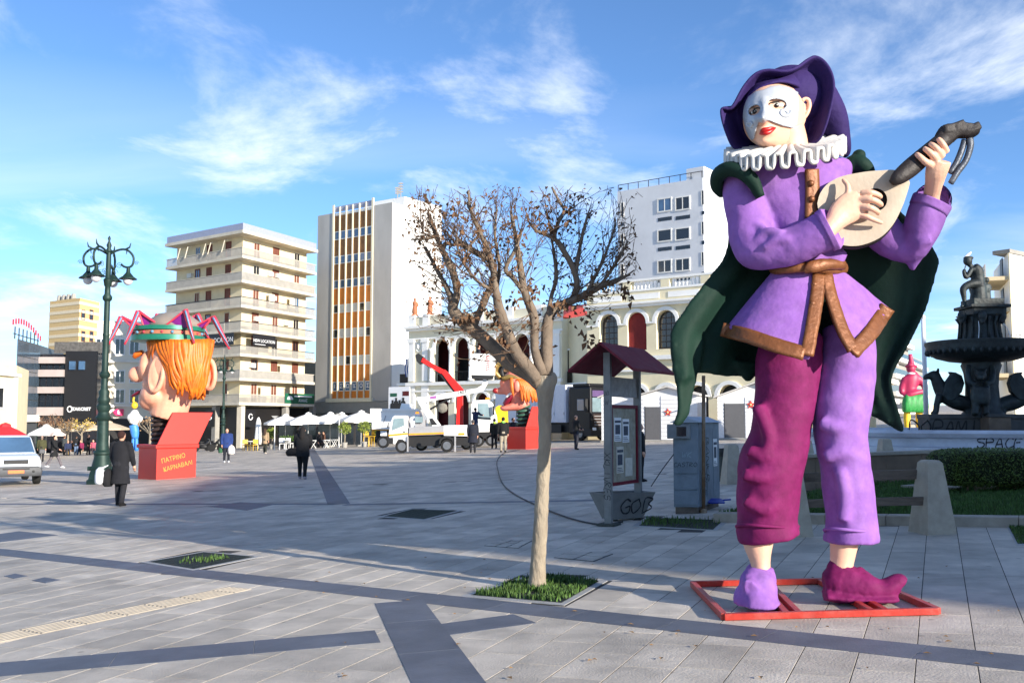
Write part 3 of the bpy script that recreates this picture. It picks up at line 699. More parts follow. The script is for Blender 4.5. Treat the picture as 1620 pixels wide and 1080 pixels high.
def spiral(cu_, cv_, r0, turns, sgn, ph, squash=1.0):
    pts = []
    for k in range(22):
        t = k / 21; a = ph + sgn * turns * 2 * math.pi * t; r_ = r0 * (1 - 0.75 * t); u = cu_ + r_ * math.cos(a) * squash; v = cv_ + r_ * 0.75 * math.sin(a); u2, v2 = clampface(u, v); pts.append(P(u, v, face_dy(u2, v2) - 5.5))
    return pts
mask_o = part(mk, 'mask', mask_m, solid=0.014, smooth=True, smoothit=2)
cs = MB(); cs.tube(spiral(1241, 178, 10, 1.1, 1, -0.3), [2.6 * K] * 22, 8)
cs.build('mask_scroll', mask_m, mask_o, SO, smooth=True)
cs = MB(); cs.tube(spiral(1187, 196, 8, 1.0, -1, 3.6, 0.65), [2.2 * K] * 22, 8)
cs.build('mask_scroll', mask_m, mask_o, SO, smooth=True)
for (eu, ev, ea, eb, ro) in EYES:
    fd = face_dy(*clampface(eu, ev)); c = P(eu, ev, fd + 3); R3 = Matrix.Rotation(ro, 3, 'Y')
    li = MB(); li.ell(c, (ea * 1.0 * K, 7 * K, eb * 1.0 * K), 16, 10, R3); part(li, 'eyelid', lidm, smooth=True)
    e = MB(); e.ell(P(eu, ev + 2.0, fd + 0.5), (ea * 0.74 * K, 6.5 * K, eb * 0.48 * K), 16, 10, R3); eo = part(e, 'eye', eyew, smooth=True)
    e = MB(); e.ell(P(eu - 0.5, ev + 2.0, fd - 4.5), (3.6 * K, 2.6 * K, 3.7 * K), 12, 8); e.build('iris', eyed, eo, SO, smooth=True)
    e = MB(); e.ell(P(eu + 0.4, ev + 1.0, fd - 6.9), (0.9 * K, 0.6 * K, 0.9 * K), 8, 6); e.build('catchlight', eyew, eo, SO, smooth=True)
    e = MB(); arc = []
    for k in range(13):
        a = math.pi * (1 + k / 12.0); x = ea * 0.8 * math.cos(a); y = 2.0 + eb * 0.62 * math.sin(a); u_ = eu + x * math.cos(ro) - y * math.sin(ro); v_ = ev + x * math.sin(ro) + y * math.cos(ro); arc.append(P(u_, v_, face_dy(*clampface(u_, v_)) - 3.0))
    e.tube(arc, [1.0 * K] * 13, 6); e.build('eyeliner', eyed, eo, SO, smooth=True)
lp = MB()
ld = face_dy(1213, 207)
limb(lp, [(1202, 212, ld + 5, 1.0, 1.5), (1207, 206.5, ld - 1, 3.6, 3.2), (1214, 204.6, ld - 2, 3.4, 3.4), (1221, 203, ld, 2.6, 3), (1227, 202.5, ld + 4, 0.8, 1.2)], 12)
limb(lp, [(1202, 212.5, ld + 5, 1.0, 1.5), (1209, 211, ld - 1, 3.4, 3.4), (1216, 209.5, ld - 1, 3.6, 3.6), (1222, 206, ld + 1, 2.4, 3), (1227, 203, ld + 4, 0.8, 1.2)], 12)
part(lp, 'lips', redl, smooth=True)
er = MB(); ep = [(1268, 160), (1273, 156.5), (1279, 159), (1280.5, 168), (1277, 179), (1271, 187), (1266, 189)]
er.tube([P(a[0], a[1], -10) for a in catmull(ep, 4)], [3.6 * K] * 25, 10); er.ell(P(1270, 172, -6), (6.5 * K, 4 * K, 15 * K), 12, 8); er.tube([P(1266, 165, -11), P(1272, 166, -12), P(1272, 176, -12), P(1267, 180, -11)], 2 * K, 8)
part(er, 'ear', skin, voxel=0.006, smoothit=2)
# hat: brim flaring round the face, crown and tail behind
outl = [(1277, 232, -6), (1296, 222, -18), (1307, 200, -26), (1316, 168, -30), (1321, 138, -30), (1317, 114, -26), (1306, 96, -22), (1292, 88, -20), (1280, 93, -22), (1264, 105, -30), (1244, 112, -36), (1214, 110, -34), (1194, 117, -30), (1176, 137, -26), (1160, 166, -24), (1152, 173, -22), (1141, 172, -20), (1141, 186, -18), (1148, 210, -14), (1160, 234, -6), (1182, 240, 2), (1206, 240, 8)]
inl = [(1268, 215, 16), (1272, 200, 12), (1274, 180, 8), (1273, 165, 4), (1270, 150, -4), (1264, 141, -14), (1258, 136, -22), (1250, 133, -27), (1242, 131, -30), (1233, 130, -32), (1222, 132, -33), (1212, 136, -32), (1202, 141, -30), (1193, 147, -26), (1186, 155, -20), (1181, 163, -13), (1179, 171, -6), (1179, 180, -2), (1180, 190, 2), (1184, 204, 6), (1194, 214, 12), (1212, 222, 16)]
oc = catmull(outl, 5); ic = catmull(inl, 5); rows = []
for j in range(9):
    f_ = j / 8; row = []
    for a, b_ in zip(ic, oc):
        p = a * (1 - f_) + b_ * f_; bow = 34 * math.sin(math.pi * f_) * (1 - 0.55 * f_); row.append(P(p[0], p[1], p[2] + bow))
    rows.append(row)
hb = MB(); hb.grid(rows); part(hb, 'hat_brim', hatp, solid=0.03, sub=1, smooth=True)
hc = MB()
hc.ell(P(1250, 158, 44), (62 * K, 60 * K, 56 * K), 24, 16)
limb(hc, [(1292, 150, 50, 30, 40), (1312, 185, 60, 28, 36), (1326, 215, 62, 20, 26), (1338, 238, 60, 9, 14), (1336, 250, 60, 4, 6)], 18)
part(hc, 'hat_crown', hatp, voxel=0.02, smoothit=5)
# lute
LD = -62
def ldy(u, v): return LD - 0.30 * (u - 1290) * 0.35
ol = [(1293, 322), (1297, 307), (1307, 293), (1320, 284), (1335, 278), (1355, 274), (1375, 271), (1396, 269.5), (1415, 269), (1430, 276), (1439, 287), (1438, 296), (1435, 306), (1430, 321), (1424, 335), (1415, 352), (1404, 366), (1392, 376), (1378, 383), (1366, 387), (1355, 389), (1343, 389), (1331, 387), (1322, 383), (1314, 377), (1304, 362), (1297, 344)]
olc = [tuple(p) for p in catmull(ol + [ol[0]], 3)][:-1]; cu0, cv0 = 1365, 325
lt = thing('lute', 'cream and brown toy lute held by the giant minstrel statue', 'lute', SO)
HU2, HV2, HRa, HRb = 1385, 316, 18.5, 18
bd = MB(); n = len(olc)
def hole(k):
    a = math.atan2(olc[k][1] - HV2, olc[k][0] - HU2); return (HU2 + HRa * math.cos(a), HV2 + HRb * math.sin(a))
hl = [hole(k) for k in range(n)]
front = [P(p[0], p[1], ldy(*p)) for p in olc]; hol = [P(p[0], p[1], ldy(*p)) for p in hl]; midr = [P((a[0] * .5 + b_[0] * .5), (a[1] * .5 + b_[1] * .5), ldy(*a) - 1.0) for a, b_ in zip(olc, hl)]
holb = [P(p[0], p[1], ldy(*p) + 7) for p in hl]; back = [P(p[0], p[1], ldy(*p) + 7) for p in olc]
bd.loft([hol, midr, front, back, holb, hol], cap=False); bd.build('soundboard', lutef, lt, SO, auto=40)
bw = MB(); rings = []
for (sc_, dd) in ((0.995, 6), (1.0, 12), (0.97, 24), (0.85, 40), (0.55, 52), (0.1, 56)):
    rings.append([P(cu0 + (p[0] - cu0) * sc_ - 1.5, cv0 + (p[1] - cv0) * sc_ + min(dd, 22) * 0.35, ldy(*p) + dd) for p in olc])
bw.loft(rings, True); bw.build('bowl', lutek, lt, SO, smooth=True)
hm = MB(); hm.add([P(p[0] + (p[0] - HU2) * 0.1, p[1] + (p[1] - HV2) * 0.1, ldy(*p) + 8) for p in hl], [tuple(range(n))]); hm.build('sound_hole', holem, lt, SO)
ne = MB()
limb(ne, [(1410, 290, -88, 5, 4), (1420, 282, -90, 11, 8), (1440, 266, -88, 14, 9), (1470, 240, -84, 13, 10), (1498, 217, -80, 12.5, 10)], 12)
ne.build('neck', lutek, lt, SO, smooth=True)
pb = MB()
limb(pb, [(1488, 224, -80, 13, 9), (1500, 212, -80, 16, 10), (1514, 208, -80, 12, 11), (1528, 210, -80, 10, 12), (1540, 207, -80, 10, 12), (1547, 206, -80, 7, 9)], 8)
for (u, v) in ((1497, 205), (1515, 200), (1528, 203), (1540, 203)): pb.box(P(u, v, -80), (15 * K, 22 * K, 12 * K), M=Matrix.Rotation(random.uniform(-.5, .5), 3, 'Y'))
pb.build('pegbox', lutek, lt, SO, voxel=0.01, smoothit=1)
tp = MB()
limb(tp, [(1534, 218, -78, 6, 4), (1535, 232, -78, 5.5, 4), (1528, 254, -78, 5, 4), (1515, 272, -78, 5, 4), (1504, 290, -78, 4.5, 3)], 8)
limb(tp, [(1526, 222, -74, 5, 4), (1522, 236, -74, 5, 4), (1514, 256, -74, 5, 4), (1503, 274, -74, 4.5, 3)], 8)
tp.build('ribbon', greyp, lt, SO, smooth=True)
# hands
def hand(mb, fingers, palm):
    for f_ in fingers: limb(mb, [(a, b_, c_, d_ * .76, e_ * .8) for a, b_, c_, d_, e_ in f_], 10, 4)
    for p in palm: limb(mb, p, 16, 4)
hn = MB(); d0 = LD - 14
hand(hn, [
    [(1362, 306, d0 - 12, 7, 7), (1378, 305, d0 - 20, 6.5, 6.5), (1390, 309, d0 - 16, 5.5, 5.5), (1393, 312, d0 - 8, 4.5, 4.5)],
    [(1360, 316, d0 - 14, 7, 7), (1380, 316, d0 - 24, 6.5, 6.5), (1392, 322, d0 - 18, 5.5, 5.5), (1394, 325, d0 - 10, 4.5, 4.5)],
    [(1358, 327, d0 - 12, 7, 7), (1377, 329, d0 - 22, 6.5, 6.5), (1388, 335, d0 - 16, 5.5, 5.5), (1389, 338, d0 - 8, 4.5, 4.5)],
    [(1355, 338, d0 - 8, 6.5, 6.5), (1372, 343, d0 - 14, 5.8, 5.8), (1386, 349, d0 - 12, 5, 5), (1396, 353, d0 - 8, 3.6, 3.6)],
    [(1334, 320, d0 - 6, 8, 8), (1341, 306, d0 - 8, 6.5, 6.5), (1341, 294, d0 - 6, 5.5, 5.5), (1335, 286, d0 - 2, 4.5, 4.5), (1333, 284, d0, 3, 3)]],
    [[(1304, 368, d0 - 6, 15, 13), (1318, 354, d0 - 6, 15, 12), (1332, 338, d0 - 6, 21, 11), (1348, 326, d0 - 8, 23, 10), (1362, 320, d0 - 10, 19, 9)]])
part(hn, 'hand', skin, voxel=0.007, smoothit=3)
hn = MB(); e0 = -96
hand(hn, [
    [(1474, 262, e0 + 4, 8, 8), (1464, 256, e0 - 4, 7, 7), (1455, 248, e0 - 4, 6, 6), (1450, 244, e0 + 2, 5, 5)],
    [(1482, 255, e0 + 2, 8, 8), (1476, 246, e0 - 6, 7, 7), (1468, 239, e0 - 6, 6, 6), (1462, 235, e0 + 0, 5, 5)],
    [(1490, 248, e0 + 2, 8, 8), (1484, 238, e0 - 6, 7, 7), (1477, 231, e0 - 6, 6, 6), (1471, 228, e0, 5, 5)],
    [(1496, 240, e0 + 4, 8, 8), (1493, 231, e0 - 4, 6.5, 6.5), (1488, 224, e0 - 4, 6, 6), (1484, 220, e0, 5, 5)],
    [(1478, 268, e0 + 24, 9, 9), (1466, 250, e0 + 34, 8, 8), (1458, 236, e0 + 34, 6, 6)]],
    [[(1472, 330, -40, 13, 13), (1474, 308, -52, 12.5, 12), (1478, 290, -68, 14, 12), (1482, 270, -84, 17, 13), (1487, 254, -92, 17, 12)]])
part(hn, 'hand', skin, voxel=0.007, smoothit=3)
# steel base frame the figure is welded to
fr = MB()
def fbar(a, b_, w=0.05, h=0.055):
    a, b_ = GP(*a), GP(*b_); d = (b_ - a).normalized(); nn = V((-d.y, d.x, 0)).normalized() * w / 2; up = V((0, 0, h)); a = a - d * 0.001; z = V((0, 0, 0.004))
    fr.hexa([a - nn + z, b_ - nn + z, b_ + nn + z, a + nn + z], [a - nn + up, b_ - nn + up, b_ + nn + up, a + nn + up])
c1_, c2_, c3_, c4_ = (1096, 928), (1146, 981), (1484, 972), (1372, 922)
bars = [(c1_, c4_), (c2_, c3_), (c1_, c2_), (c4_, c3_), ((1296, 923), (1380, 974)), ((1316, 923), (1402, 973)), ((1198, 925), (1244, 977)), ((1214, 925), (1264, 977))]
for a_, b__ in bars:
    fr = MB(); fbar(a_, b__, h=0.055 if bars.index((a_, b__)) < 4 else 0.05); part(fr, 'base_bar', redframe, bevel=0.004)
# ------------------------------------------------------------------ buildings
class Fac:
    def __init__(s, a, b, o, parent):      # a, b: plan points (left, right as seen); o: parent's origin
        s.a = V((a[0], a[1], 0)); s.e = V((b[0], b[1], 0)); s.d = (s.e - s.a).normalized(); s.L = (s.e - s.a).length
        s.n = V((s.d.y, -s.d.x, 0)); s.o = V(o); s.p = parent
    def pt(s, t, h, d=0.0): return s.a + s.d * t + s.n * d + V((0, 0, h))
    def px(s, u, v):                       # pixel -> (along, height)
        r = ray(u, v); q = s.a; den = r.dot(s.n); t = (q - V((0, 0, H))).dot(s.n) / den; p = V((0, 0, H)) + r * t
        return ((p - s.a).dot(s.d), p.z)
    def box(s, mb, t0, t1, h0, h1, d0, d1):
        mb.hexa([s.pt(t0, h0, d1), s.pt(t1, h0, d1), s.pt(t1, h0, d0), s.pt(t0, h0, d0)], [s.pt(t0, h1, d1), s.pt(t1, h1, d1), s.pt(t1, h1, d0), s.pt(t0, h1, d0)]); return mb
    def b(s, name, m, t0, t1, h0, h1, d0, d1, parent=None):
        return s.box(MB(), t0, t1, h0, h1, d0, d1).build(name, m, parent or s.p, s.o)
    def window(s, t0, t1, h0, h1, frame_m, pane_m, proud=0.06, fw=0.09, mull=1, name='window', trans=0):
        mb = MB(); s.box(mb, t0, t0 + fw, h0, h1, -0.02, proud); s.box(mb, t1 - fw, t1, h0, h1, -0.02, proud); s.box(mb, t0 + fw, t1 - fw, h1 - fw, h1, -0.02, proud); s.box(mb, t0 + fw, t1 - fw, h0, h0 + fw, -0.02, proud)
        for k in range(1, mull + 1):
            c = t0 + (t1 - t0) * k / (mull + 1); s.box(mb, c - fw / 3, c + fw / 3, h0 + fw, h1 - fw, -0.02, proud - 0.01)
        for k in range(1, trans + 1):
            c = h0 + (h1 - h0) * k / (trans + 1); s.box(mb, t0 + fw, t1 - fw, c - fw / 4, c + fw / 4, -0.02, proud - 0.015)
        w = mb.build(name, frame_m, s.p, s.o)
        s.b('pane', pane_m, t0 + fw * 0.5, t1 - fw * 0.5, h0 + fw * 0.5, h1 - fw * 0.5, -0.02, proud - 0.035, w); return w
    def arch_wall(s, mb, t0, t1, h0, h1, arches, d0, d1, seg=10):   # arches: (centre, radius, bottom, spring)
        x = t0
        for (c, r, bt, sp) in arches:
            if c - r > x + 1e-3: s.box(mb, x, c - r, h0, h1, d0, d1)
            if bt > h0 + 1e-3: s.box(mb, c - r, c + r, h0, bt, d0, d1)
            for k in range(seg):
                a0, a1 = math.pi * (1 - k / seg), math.pi * (1 - (k + 1) / seg)
                x0, x1 = c + r * math.cos(a0), c + r * math.cos(a1); y0, y1 = sp + r * math.sin(a0), sp + r * math.sin(a1)
                mb.hexa([s.pt(x0, y0, d1), s.pt(x1, y1, d1), s.pt(x1, y1, d0), s.pt(x0, y0, d0)], [s.pt(x0, h1, d1), s.pt(x1, h1, d1), s.pt(x1, h1, d0), s.pt(x0, h1, d0)])
            x = c + r
        if x < t1 - 1e-3: s.box(mb, x, t1, h0, h1, d0, d1)
        return mb
    def archivolt(s, mb, c, r, sp, w, d0, d1, seg=12):
        for k in range(seg):
            a0, a1 = math.pi * k / seg, math.pi * (k + 1) / seg
            q = [(c + rr_ * math.cos(a), sp + rr_ * math.sin(a)) for rr_, a in ((r, a0), (r + w, a0), (r + w, a1), (r, a1))]
            mb.hexa([s.pt(x, y, d0) for x, y in q], [s.pt(x, y, d1) for x, y in q])
        return mb
def XY(u, Y): p = onground(u, Y); return (p.x, p.y)
def ZA(u, v, Y): return AT(u, v, Y).z
def bld(name, label, pts, zt, m, cat='building', z0=None, wallname='wall'):
    c = V((sum(p[0] for p in pts) / len(pts), sum(p[1] for p in pts) / len(pts), 0)); c.z = min(GZ(p[0]) for p in pts) - 0.3
    t = thing(name, label, cat, c)
    MB().prism([V((p[0], p[1], c.z if z0 is None else z0)) for p in pts], (0, 0, zt - (c.z if z0 is None else z0))).build(wallname, m, t, c)
    return t, c
cream = mat('apartment_cream', (222, 208, 174), rough=0.8, var=0.10, scale=0.5, dirt=(176, 160, 130), dirtamt=0.35)
slabw = mat('balcony_white', (226, 224, 218), rough=0.7, var=0.08, scale=1.0, dirt=(170, 166, 156), dirtamt=0.3)
railm = mat('balcony_rail', (172, 168, 160), rough=0.6, var=0.12, scale=1.5)
raild = mat('rail_dark', (64, 62, 62), rough=0.5, metal=0.4, var=0.1)
shut = mat('shutter_brown', (112, 64, 50), rough=0.7, var=0.2, scale=2, stretch=(1, 1, 6))
shutw = mat('shutter_white', (222, 226, 230), rough=0.6, var=0.1)
glassd = mat('dark_glass', (26, 32, 40), rough=0.12, var=0.3, scale=0.6, spec=0.8)
glassb = mat('blue_glass', (70, 100, 132), rough=0.12, var=0.3, scale=0.6, spec=0.8)
darkm = mat('shop_dark', (22, 20, 20), rough=0.5, var=0.3, scale=0.8)
conc = mat('concrete', (150, 147, 140), rough=0.85, var=0.14, scale=0.7, dirt=(104, 100, 96), dirtamt=0.4)
whitew = mat('white_wall', (236, 234, 228), rough=0.8, var=0.05, scale=0.4, dirt=(206, 202, 194), dirtamt=0.3)
acm = mat('ac_unit', (206, 206, 200), rough=0.6, var=0.1)
signb = mat('sign_black', (24, 24, 27), rough=0.5, var=0.1); signw = mat('sign_white', (236, 236, 236), rough=0.5, var=0.02)
signg = mat('sign_green', (24, 92, 66), rough=0.5, var=0.08)
aslab = mat('apartment_slab', (206, 198, 180), rough=0.8, var=0.12, scale=0.8, dirt=(150, 140, 122), dirtamt=0.45)
# --- apartment block
YA = 92.0; aC = XY(377, YA); aL = XY(264, YA * 1.075); aR = XY(487, YA * 1.11); aB = (aL[0] + aR[0] - aC[0], aL[1] + aR[1] - aC[1])
inner = lambda p, q, f: (p[0] + (q[0] - p[0]) * f, p[1] + (q[1] - p[1]) * f)
ztop = ZA(377, 371, YA); T_, O_ = bld('apartment_block', 'cream eight storey apartment block with wraparound white balconies', [inner(p, aB, 0.06) for p in (aC, aR)] + [aB] + [inner(aL, aB, 0.06)], ztop, cream)
iC, iR, iL = inner(aC, aB, .06), inner(aR, aB, .06), inner(aL, aB, .06)
FL = Fac(iL, iC, O_, T_); FR = Fac(iC, iR, O_, T_)
levels = [ZA(377, y, YA) for y in (407, 445.5, 484.5, 523, 561, 599.5, 638)]
rr = random.Random(21)
def ring_slab(name, m, h0, h1, out_, t=None, base=None):
    pts = []
    for q in (iL, iC, iR):
        pass
    def off(F_, t_, d): p = F_.pt(t_, 0, d); return p
    # corner at the intersection of both offset lines
    cdir = (FL.n + FR.n) / (1 + FL.n.dot(FR.n)); c = V((iC[0], iC[1], 0)) + cdir * out_
    q = [FL.pt(-0.2, 0, out_), c, FR.pt(FR.L + 0.2, 0, out_), FR.pt(FR.L + 0.2, 0, -0.5), V((iC[0], iC[1], 0)) - cdir * 0.5, FL.pt(-0.2, 0, -0.5)]
    return MB().prism([V((p.x, p.y, h0)) for p in q], (0, 0, h1 - h0)).build(name, m, base or T_, O_), q
def rail_strip(name, m, h0, h1, out_, th, parent):
    cdir = (FL.n + FR.n) / (1 + FL.n.dot(FR.n)); c1 = V((iC[0], iC[1], 0)) + cdir * out_; c2 = V((iC[0], iC[1], 0)) + cdir * (out_ - th)
    q = [FL.pt(-0.15, 0, out_), c1, FR.pt(FR.L + .15, 0, out_), FR.pt(FR.L + .15, 0, out_ - th), c2, FL.pt(-0.15, 0, out_ - th)]
    return MB().prism([V((p.x, p.y, h0)) for p in q], (0, 0, h1 - h0)).build(name, m, parent, O_)
for i, z in enumerate(levels):
    bal, _ = ring_slab('balcony', aslab, z - 0.16, z + 0.10, 1.15)
    cdir = (FL.n + FR.n) / (1 + FL.n.dot(FR.n)); cc_ = V((iC[0], iC[1], 0)) + cdir * 1.07; bars = MB()
    for (e0, e1) in ((FL.pt(-0.1, 0, 1.07), cc_), (cc_, FR.pt(FR.L + 0.1, 0, 1.07))):
        dd = (e1 - e0); nb_ = int(dd.length / (0.085 if i in (1, 5) else 0.115))
        for k in range(nb_): p = e0 + dd * (k / nb_); bars.box((p.x, p.y, z + 0.47), (0.05, 0.03, 0.738), rz=math.atan2(dd.y, dd.x))
    bars.build('railing', railm, bal, O_)
    if i == 2: FL.b('railing_panel', mat('rail_tan', (206, 182, 146), rough=0.7), 0.1, FL.L * 0.62, z + 0.101, z + 0.84, 0.98, 1.03, bal)
    rail_strip('handrail', raild if i in (2, 3, 4) else aslab, z + 0.845, z + 0.90, 1.12, 0.09, bal)
    top = (levels[i - 1] if i else ztop) - 0.25
    for u in (279, 313, 331, 361):
        t, _ = FL.px(u, 430); hh = min(z + 2.02, top)
        if 0.2 < t < FL.L - 0.3: FL.window(t - 0.42, t + 0.42, z + 0.12, hh, aslab if rr.random() < .3 else shut, rr.choice([shut, shut, shut, glassb]), mull=rr.choice([0, 1]))
    for u in (405, 436, 469):
        t, _ = FR.px(u, 430); hh = min(z + 2.02, top)
        FR.window(t - 0.5, t + 0.5, z + 0.12, hh, rr.choice([aslab, shut, shut]), rr.choice([shut, glassd, glassb, shut]) if i < 4 else rr.choice([glassd, shut]), mull=1)
    for F_ in (FL, FR):
        for _ in range(rr.choice([0, 1, 2])):
            t = rr.uniform(0.8, F_.L - 1); F_.b('air_conditioner', acm, t, t + 0.7, z + 1.2, z + 1.65, 0.0, 0.32)
# white divider panels on a few balconies
for i, u in ((2, 420), (2, 453), (6, 410), (5, 440)):
    t, _ = FR.px(u, 430); FR.b('divider_panel', aslab, t, t + 0.9, levels[i] + 0.12, levels[i] + 1.75, 0.45, 0.5)
roof, _ = ring_slab('roof_slab', aslab, ztop, ztop + 0.3, 1.3)
rail_strip('roof_railing', mat('roof_rail', (150, 156, 178), rough=0.5, var=0.1), ztop + 0.301, ztop + 1.0, 1.1, 0.05, roof)
for k in range(5): FR.b('roof_clutter', conc if k % 2 else acm, 2.0 + 1.8 * k, 2.9 + 1.8 * k, ztop + 0.301, ztop + 0.7 + 0.3 * (k % 2), -1.2, -0.4)
for u in (300, 312, 340, 348, 370):
    t, _ = FL.px(u, 395)
    mb = MB(); mb.tube([FL.pt(t, ztop - 0.15, 0.3), FL.pt(t, ztop - 0.4, 1.1), FL.pt(t - 0.3, ztop - 1.5, 1.2)], 0.05, 6); mb.build('awning_arm', aslab, T_, O_)
t0, h0 = FL.px(335, 547); t1, h1 = FL.px(374, 524)
for F_, x0, x1 in ((FL, t0 - 0.2, FL.L + 0.5), (FR, 0.3, FR.px(420, 540)[0])):
    sg = F_.b('banner', signb, x0, x1, levels[4] + 0.95, levels[3] - 0.2, 1.16, 1.2)
    text_mesh('banner_text', 'NEW LOCATION', (x1 - x0) * 0.125, signw, frameM(F_.pt((x0 + x1) / 2, levels[4] + 1.45, 1.205) - O_, F_.d, (0, 0, 1)), sg, xs=1.0)
    F_.b('banner_line', signw, x0 + 0.3, x0 + 1.9, levels[4] + 1.08, levels[4] + 1.13, 1.2, 1.21, sg)
x0 = FR.px(436, 625)[0]
sg = FR.b('green_sign', signg, x0, FR.L + 0.1, levels[6] + 0.0 + 0.12, levels[6] + 1.12, 1.13, 1.18)
text_mesh('sign_text', 'ΑΧΑΙΑΣ', 0.42, signw, frameM(FR.pt(x0 + (FR.L - x0) * 0.62, levels[6] + 0.42, 1.185) - O_, FR.d, (0, 0, 1)), sg)
FR.b('sign_line', signw, x0 + 1.5, FR.L - 0.3, levels[6] + 0.78, levels[6] + 0.92, 1.18, 1.19, sg)
mb = MB(); cpt = FR.pt(x0 + 0.8, levels[6] + 0.5, 1.18)
mb.prism([cpt + FR.d * (0.5 * math.cos(a)) + V((0, 0, 0.38 * math.sin(a))) for a in [math.pi * k / 8 for k in range(9)]], FR.n * 0.015); mb.build('sign_emblem', signw, sg, O_)
# ground floor: dark shop fronts set under the first balcony, with piers
FL.b('shop_front', darkm, 0.2, FL.L, O_.z, levels[6] - 0.3, 0.0, 0.15); FR.b('shop_front', darkm, 0.0, FR.L, O_.z, levels[6] - 0.3, 0.0, 0.15)
for F_, us in ((FL, (350,)), (FR, (372, 443, 486))):
    for u in us:
        t, _ = F_.px(u, 670); F_.b('pier', aslab if u == 372 else conc, t - 0.28, t + 0.28, O_.z, levels[6] - 0.165, 0.4, 0.9)
for F_, u in ((FL, 346), (FR, 383)):
    t, _ = F_.px(u, 655); sgn = F_.b('shop_sign', signb, t - 0.7, t + 0.7, levels[6] - 2.2, levels[6] - 0.6, 0.95, 1.0)
    mb = MB(); mb.tube([F_.pt(t + 0.28 * math.cos(a), levels[6] - 1.25 + 0.28 * math.sin(a), 1.01) for a in [math.pi * k / 8 * 1.8 + 0.6 for k in range(9)]], 0.05, 5); mb.build('emblem_ring', signw, sgn, O_)
# --- office tower
YT = 100.0; tRF = XY(618, YT); tLF = XY(499, YT * 1.068); tRB = XY(697, YT * 1.064); tB = (tLF[0] + tRB[0] - tRF[0], tLF[1] + tRB[1] - tRF[1])
ztt = ZA(618, 321, YT); zb = ZA(612, 634, YT)
stone = mat('tower_stone', (178, 175, 170), rough=0.8, var=0.12, scale=0.35, dirt=(140, 136, 132), dirtamt=0.4, stretch=(1, 1, 0.4))
fin_m = mat('tower_fin', (226, 216, 188), rough=0.7, var=0.08)
orange = mat('tower_orange', (206, 122, 40), rough=0.6, var=0.14, scale=1.2)
brownp = mat('tower_brown', (134, 92, 50), rough=0.7, var=0.25, scale=1.5)
T_, O_ = bld('office_tower', 'tall office tower with orange window panels, white fins and blank white side wall', [tLF, tRF, tRB, tB], ztt, whitew, z0=zb)
FF = Fac(tLF, tRF, O_, T_); FS = Fac(tRF, tRB, O_, T_)
tA, _ = FF.px(529, 345); tBn, _ = FF.px(591, 345)
FF.b('stone_cladding', stone, -0.05, tA, zb, ztt + 0.05, -0.05, 0.12); FF.b('stone_cladding', stone, tBn, FF.L, zb, ztt + 0.05, -0.05, 0.12)
MB().prism([V((p[0], p[1], GZ(p[0]) - 0.5)) for p in (inner(tLF, tB, .1), inner(tRF, tB, .1), inner(tRB, tB, .1), tB)], (0, 0, zb - GZ(tRF[0]) - 0.05)).build('ground_floor', darkm, T_, O_)
FF.b('canopy_beam', conc, -0.1, FF.L + 0.1, zb - 1.2, zb - 0.05, -1.0, 0.35)
FF.b('ledge', fin_m, tA - 0.4, tBn + 0.4, zb - 0.045, zb + 0.35, 0.13, 0.5)
for u in (505, 530, 608): t, _ = FF.px(u, 660); FF.b('pier', conc, t - 0.4, t + 0.4, GZ(FF.pt(t, 0).x) - 0.3, zb - 1.2, -0.6, 0.0)
wr = [(362, 375.5), (401.5, 414.5), (440, 453.5), (479.5, 493), (518.5, 533), (562, 576.5), (603, 618)]
nb = 6; bw = (tBn - tA) / nb; prev = ztt - 0.3
for ri, (v0, v1) in enumerate(wr):
    h1 = FF.px(560, v0)[1]; h0 = FF.px(560, v1)[1]
    for k in range(nb):
        a = tA + k * bw
        FF.b('panel', brownp if ri < 3 else orange, a + 0.02, a + bw - 0.02, h1 + 0.01, prev - 0.01, -0.05, 0.06)
        w = FF.window(a + 0.08, a + bw - 0.08, h0, h1, slabw, glassb if ri in (0, 1, 2, 6) else (mat('blind_pale', (196, 198, 196), rough=0.6, var=0.15, scale=1) if rr.random() < .6 else glassd), mull=0, fw=0.08)
        if ri == 6: text_mesh('letter', 'ΙΣΩΚΟΣ'[k], 0.62, signw, frameM(FF.pt(a + bw / 2, (h0 + h1) / 2, 0.06) - O_, FF.d, (0, 0, 1)), w, bold=0.01)
    prev = h0
for k in range(nb):
    a = tA + k * bw; FF.b('panel', orange, a + 0.02, a + bw - 0.02, zb + 0.36, prev - 0.01, -0.05, 0.06)
for k in range(nb + 1):
    a = tA + k * bw; thick = k in (0, nb)
    FF.b('fin', fin_m, a - (0.13 if thick else 0.06), a + (0.13 if thick else 0.06), zb + 0.36, ztt + (0.9 if thick else 0.6), 0.061, 0.20)
FF.b('roof_railing', mat('roof_rail', (150, 156, 178)), tA + .15, tBn - .15, ztt + 0.1, ztt + 0.7, 0.0, 0.05)
x, _ = FS.px(640, 330); zc = ZA(640, 312, YT * 1.018)
FS.b('penthouse', whitew, x, FS.L - 0.05, ztt, zc, -6.0, -0.05)
FS.b('side_ledge', whitew, 0.0, FS.L, ZA(640, 530, YT), ZA(640, 527, YT), 0.0, 0.12)
for (u, v0, v1) in ((645, 288, 314), (640, 296, 314)):
    p = FS.pt(FS.px(u, 320)[0], zc, -1.0); top = ZA(u, v0, p.y); mb = MB(); mb.tube([p, V((p.x, p.y, top))], 0.05, 5)
    for k in range(4): mb.box(V((p.x, p.y, zc + (top - zc) * (0.4 + 0.17 * k))), (0.5, 0.12, 0.12))
    mb.build('antenna', conc, T_, O_)
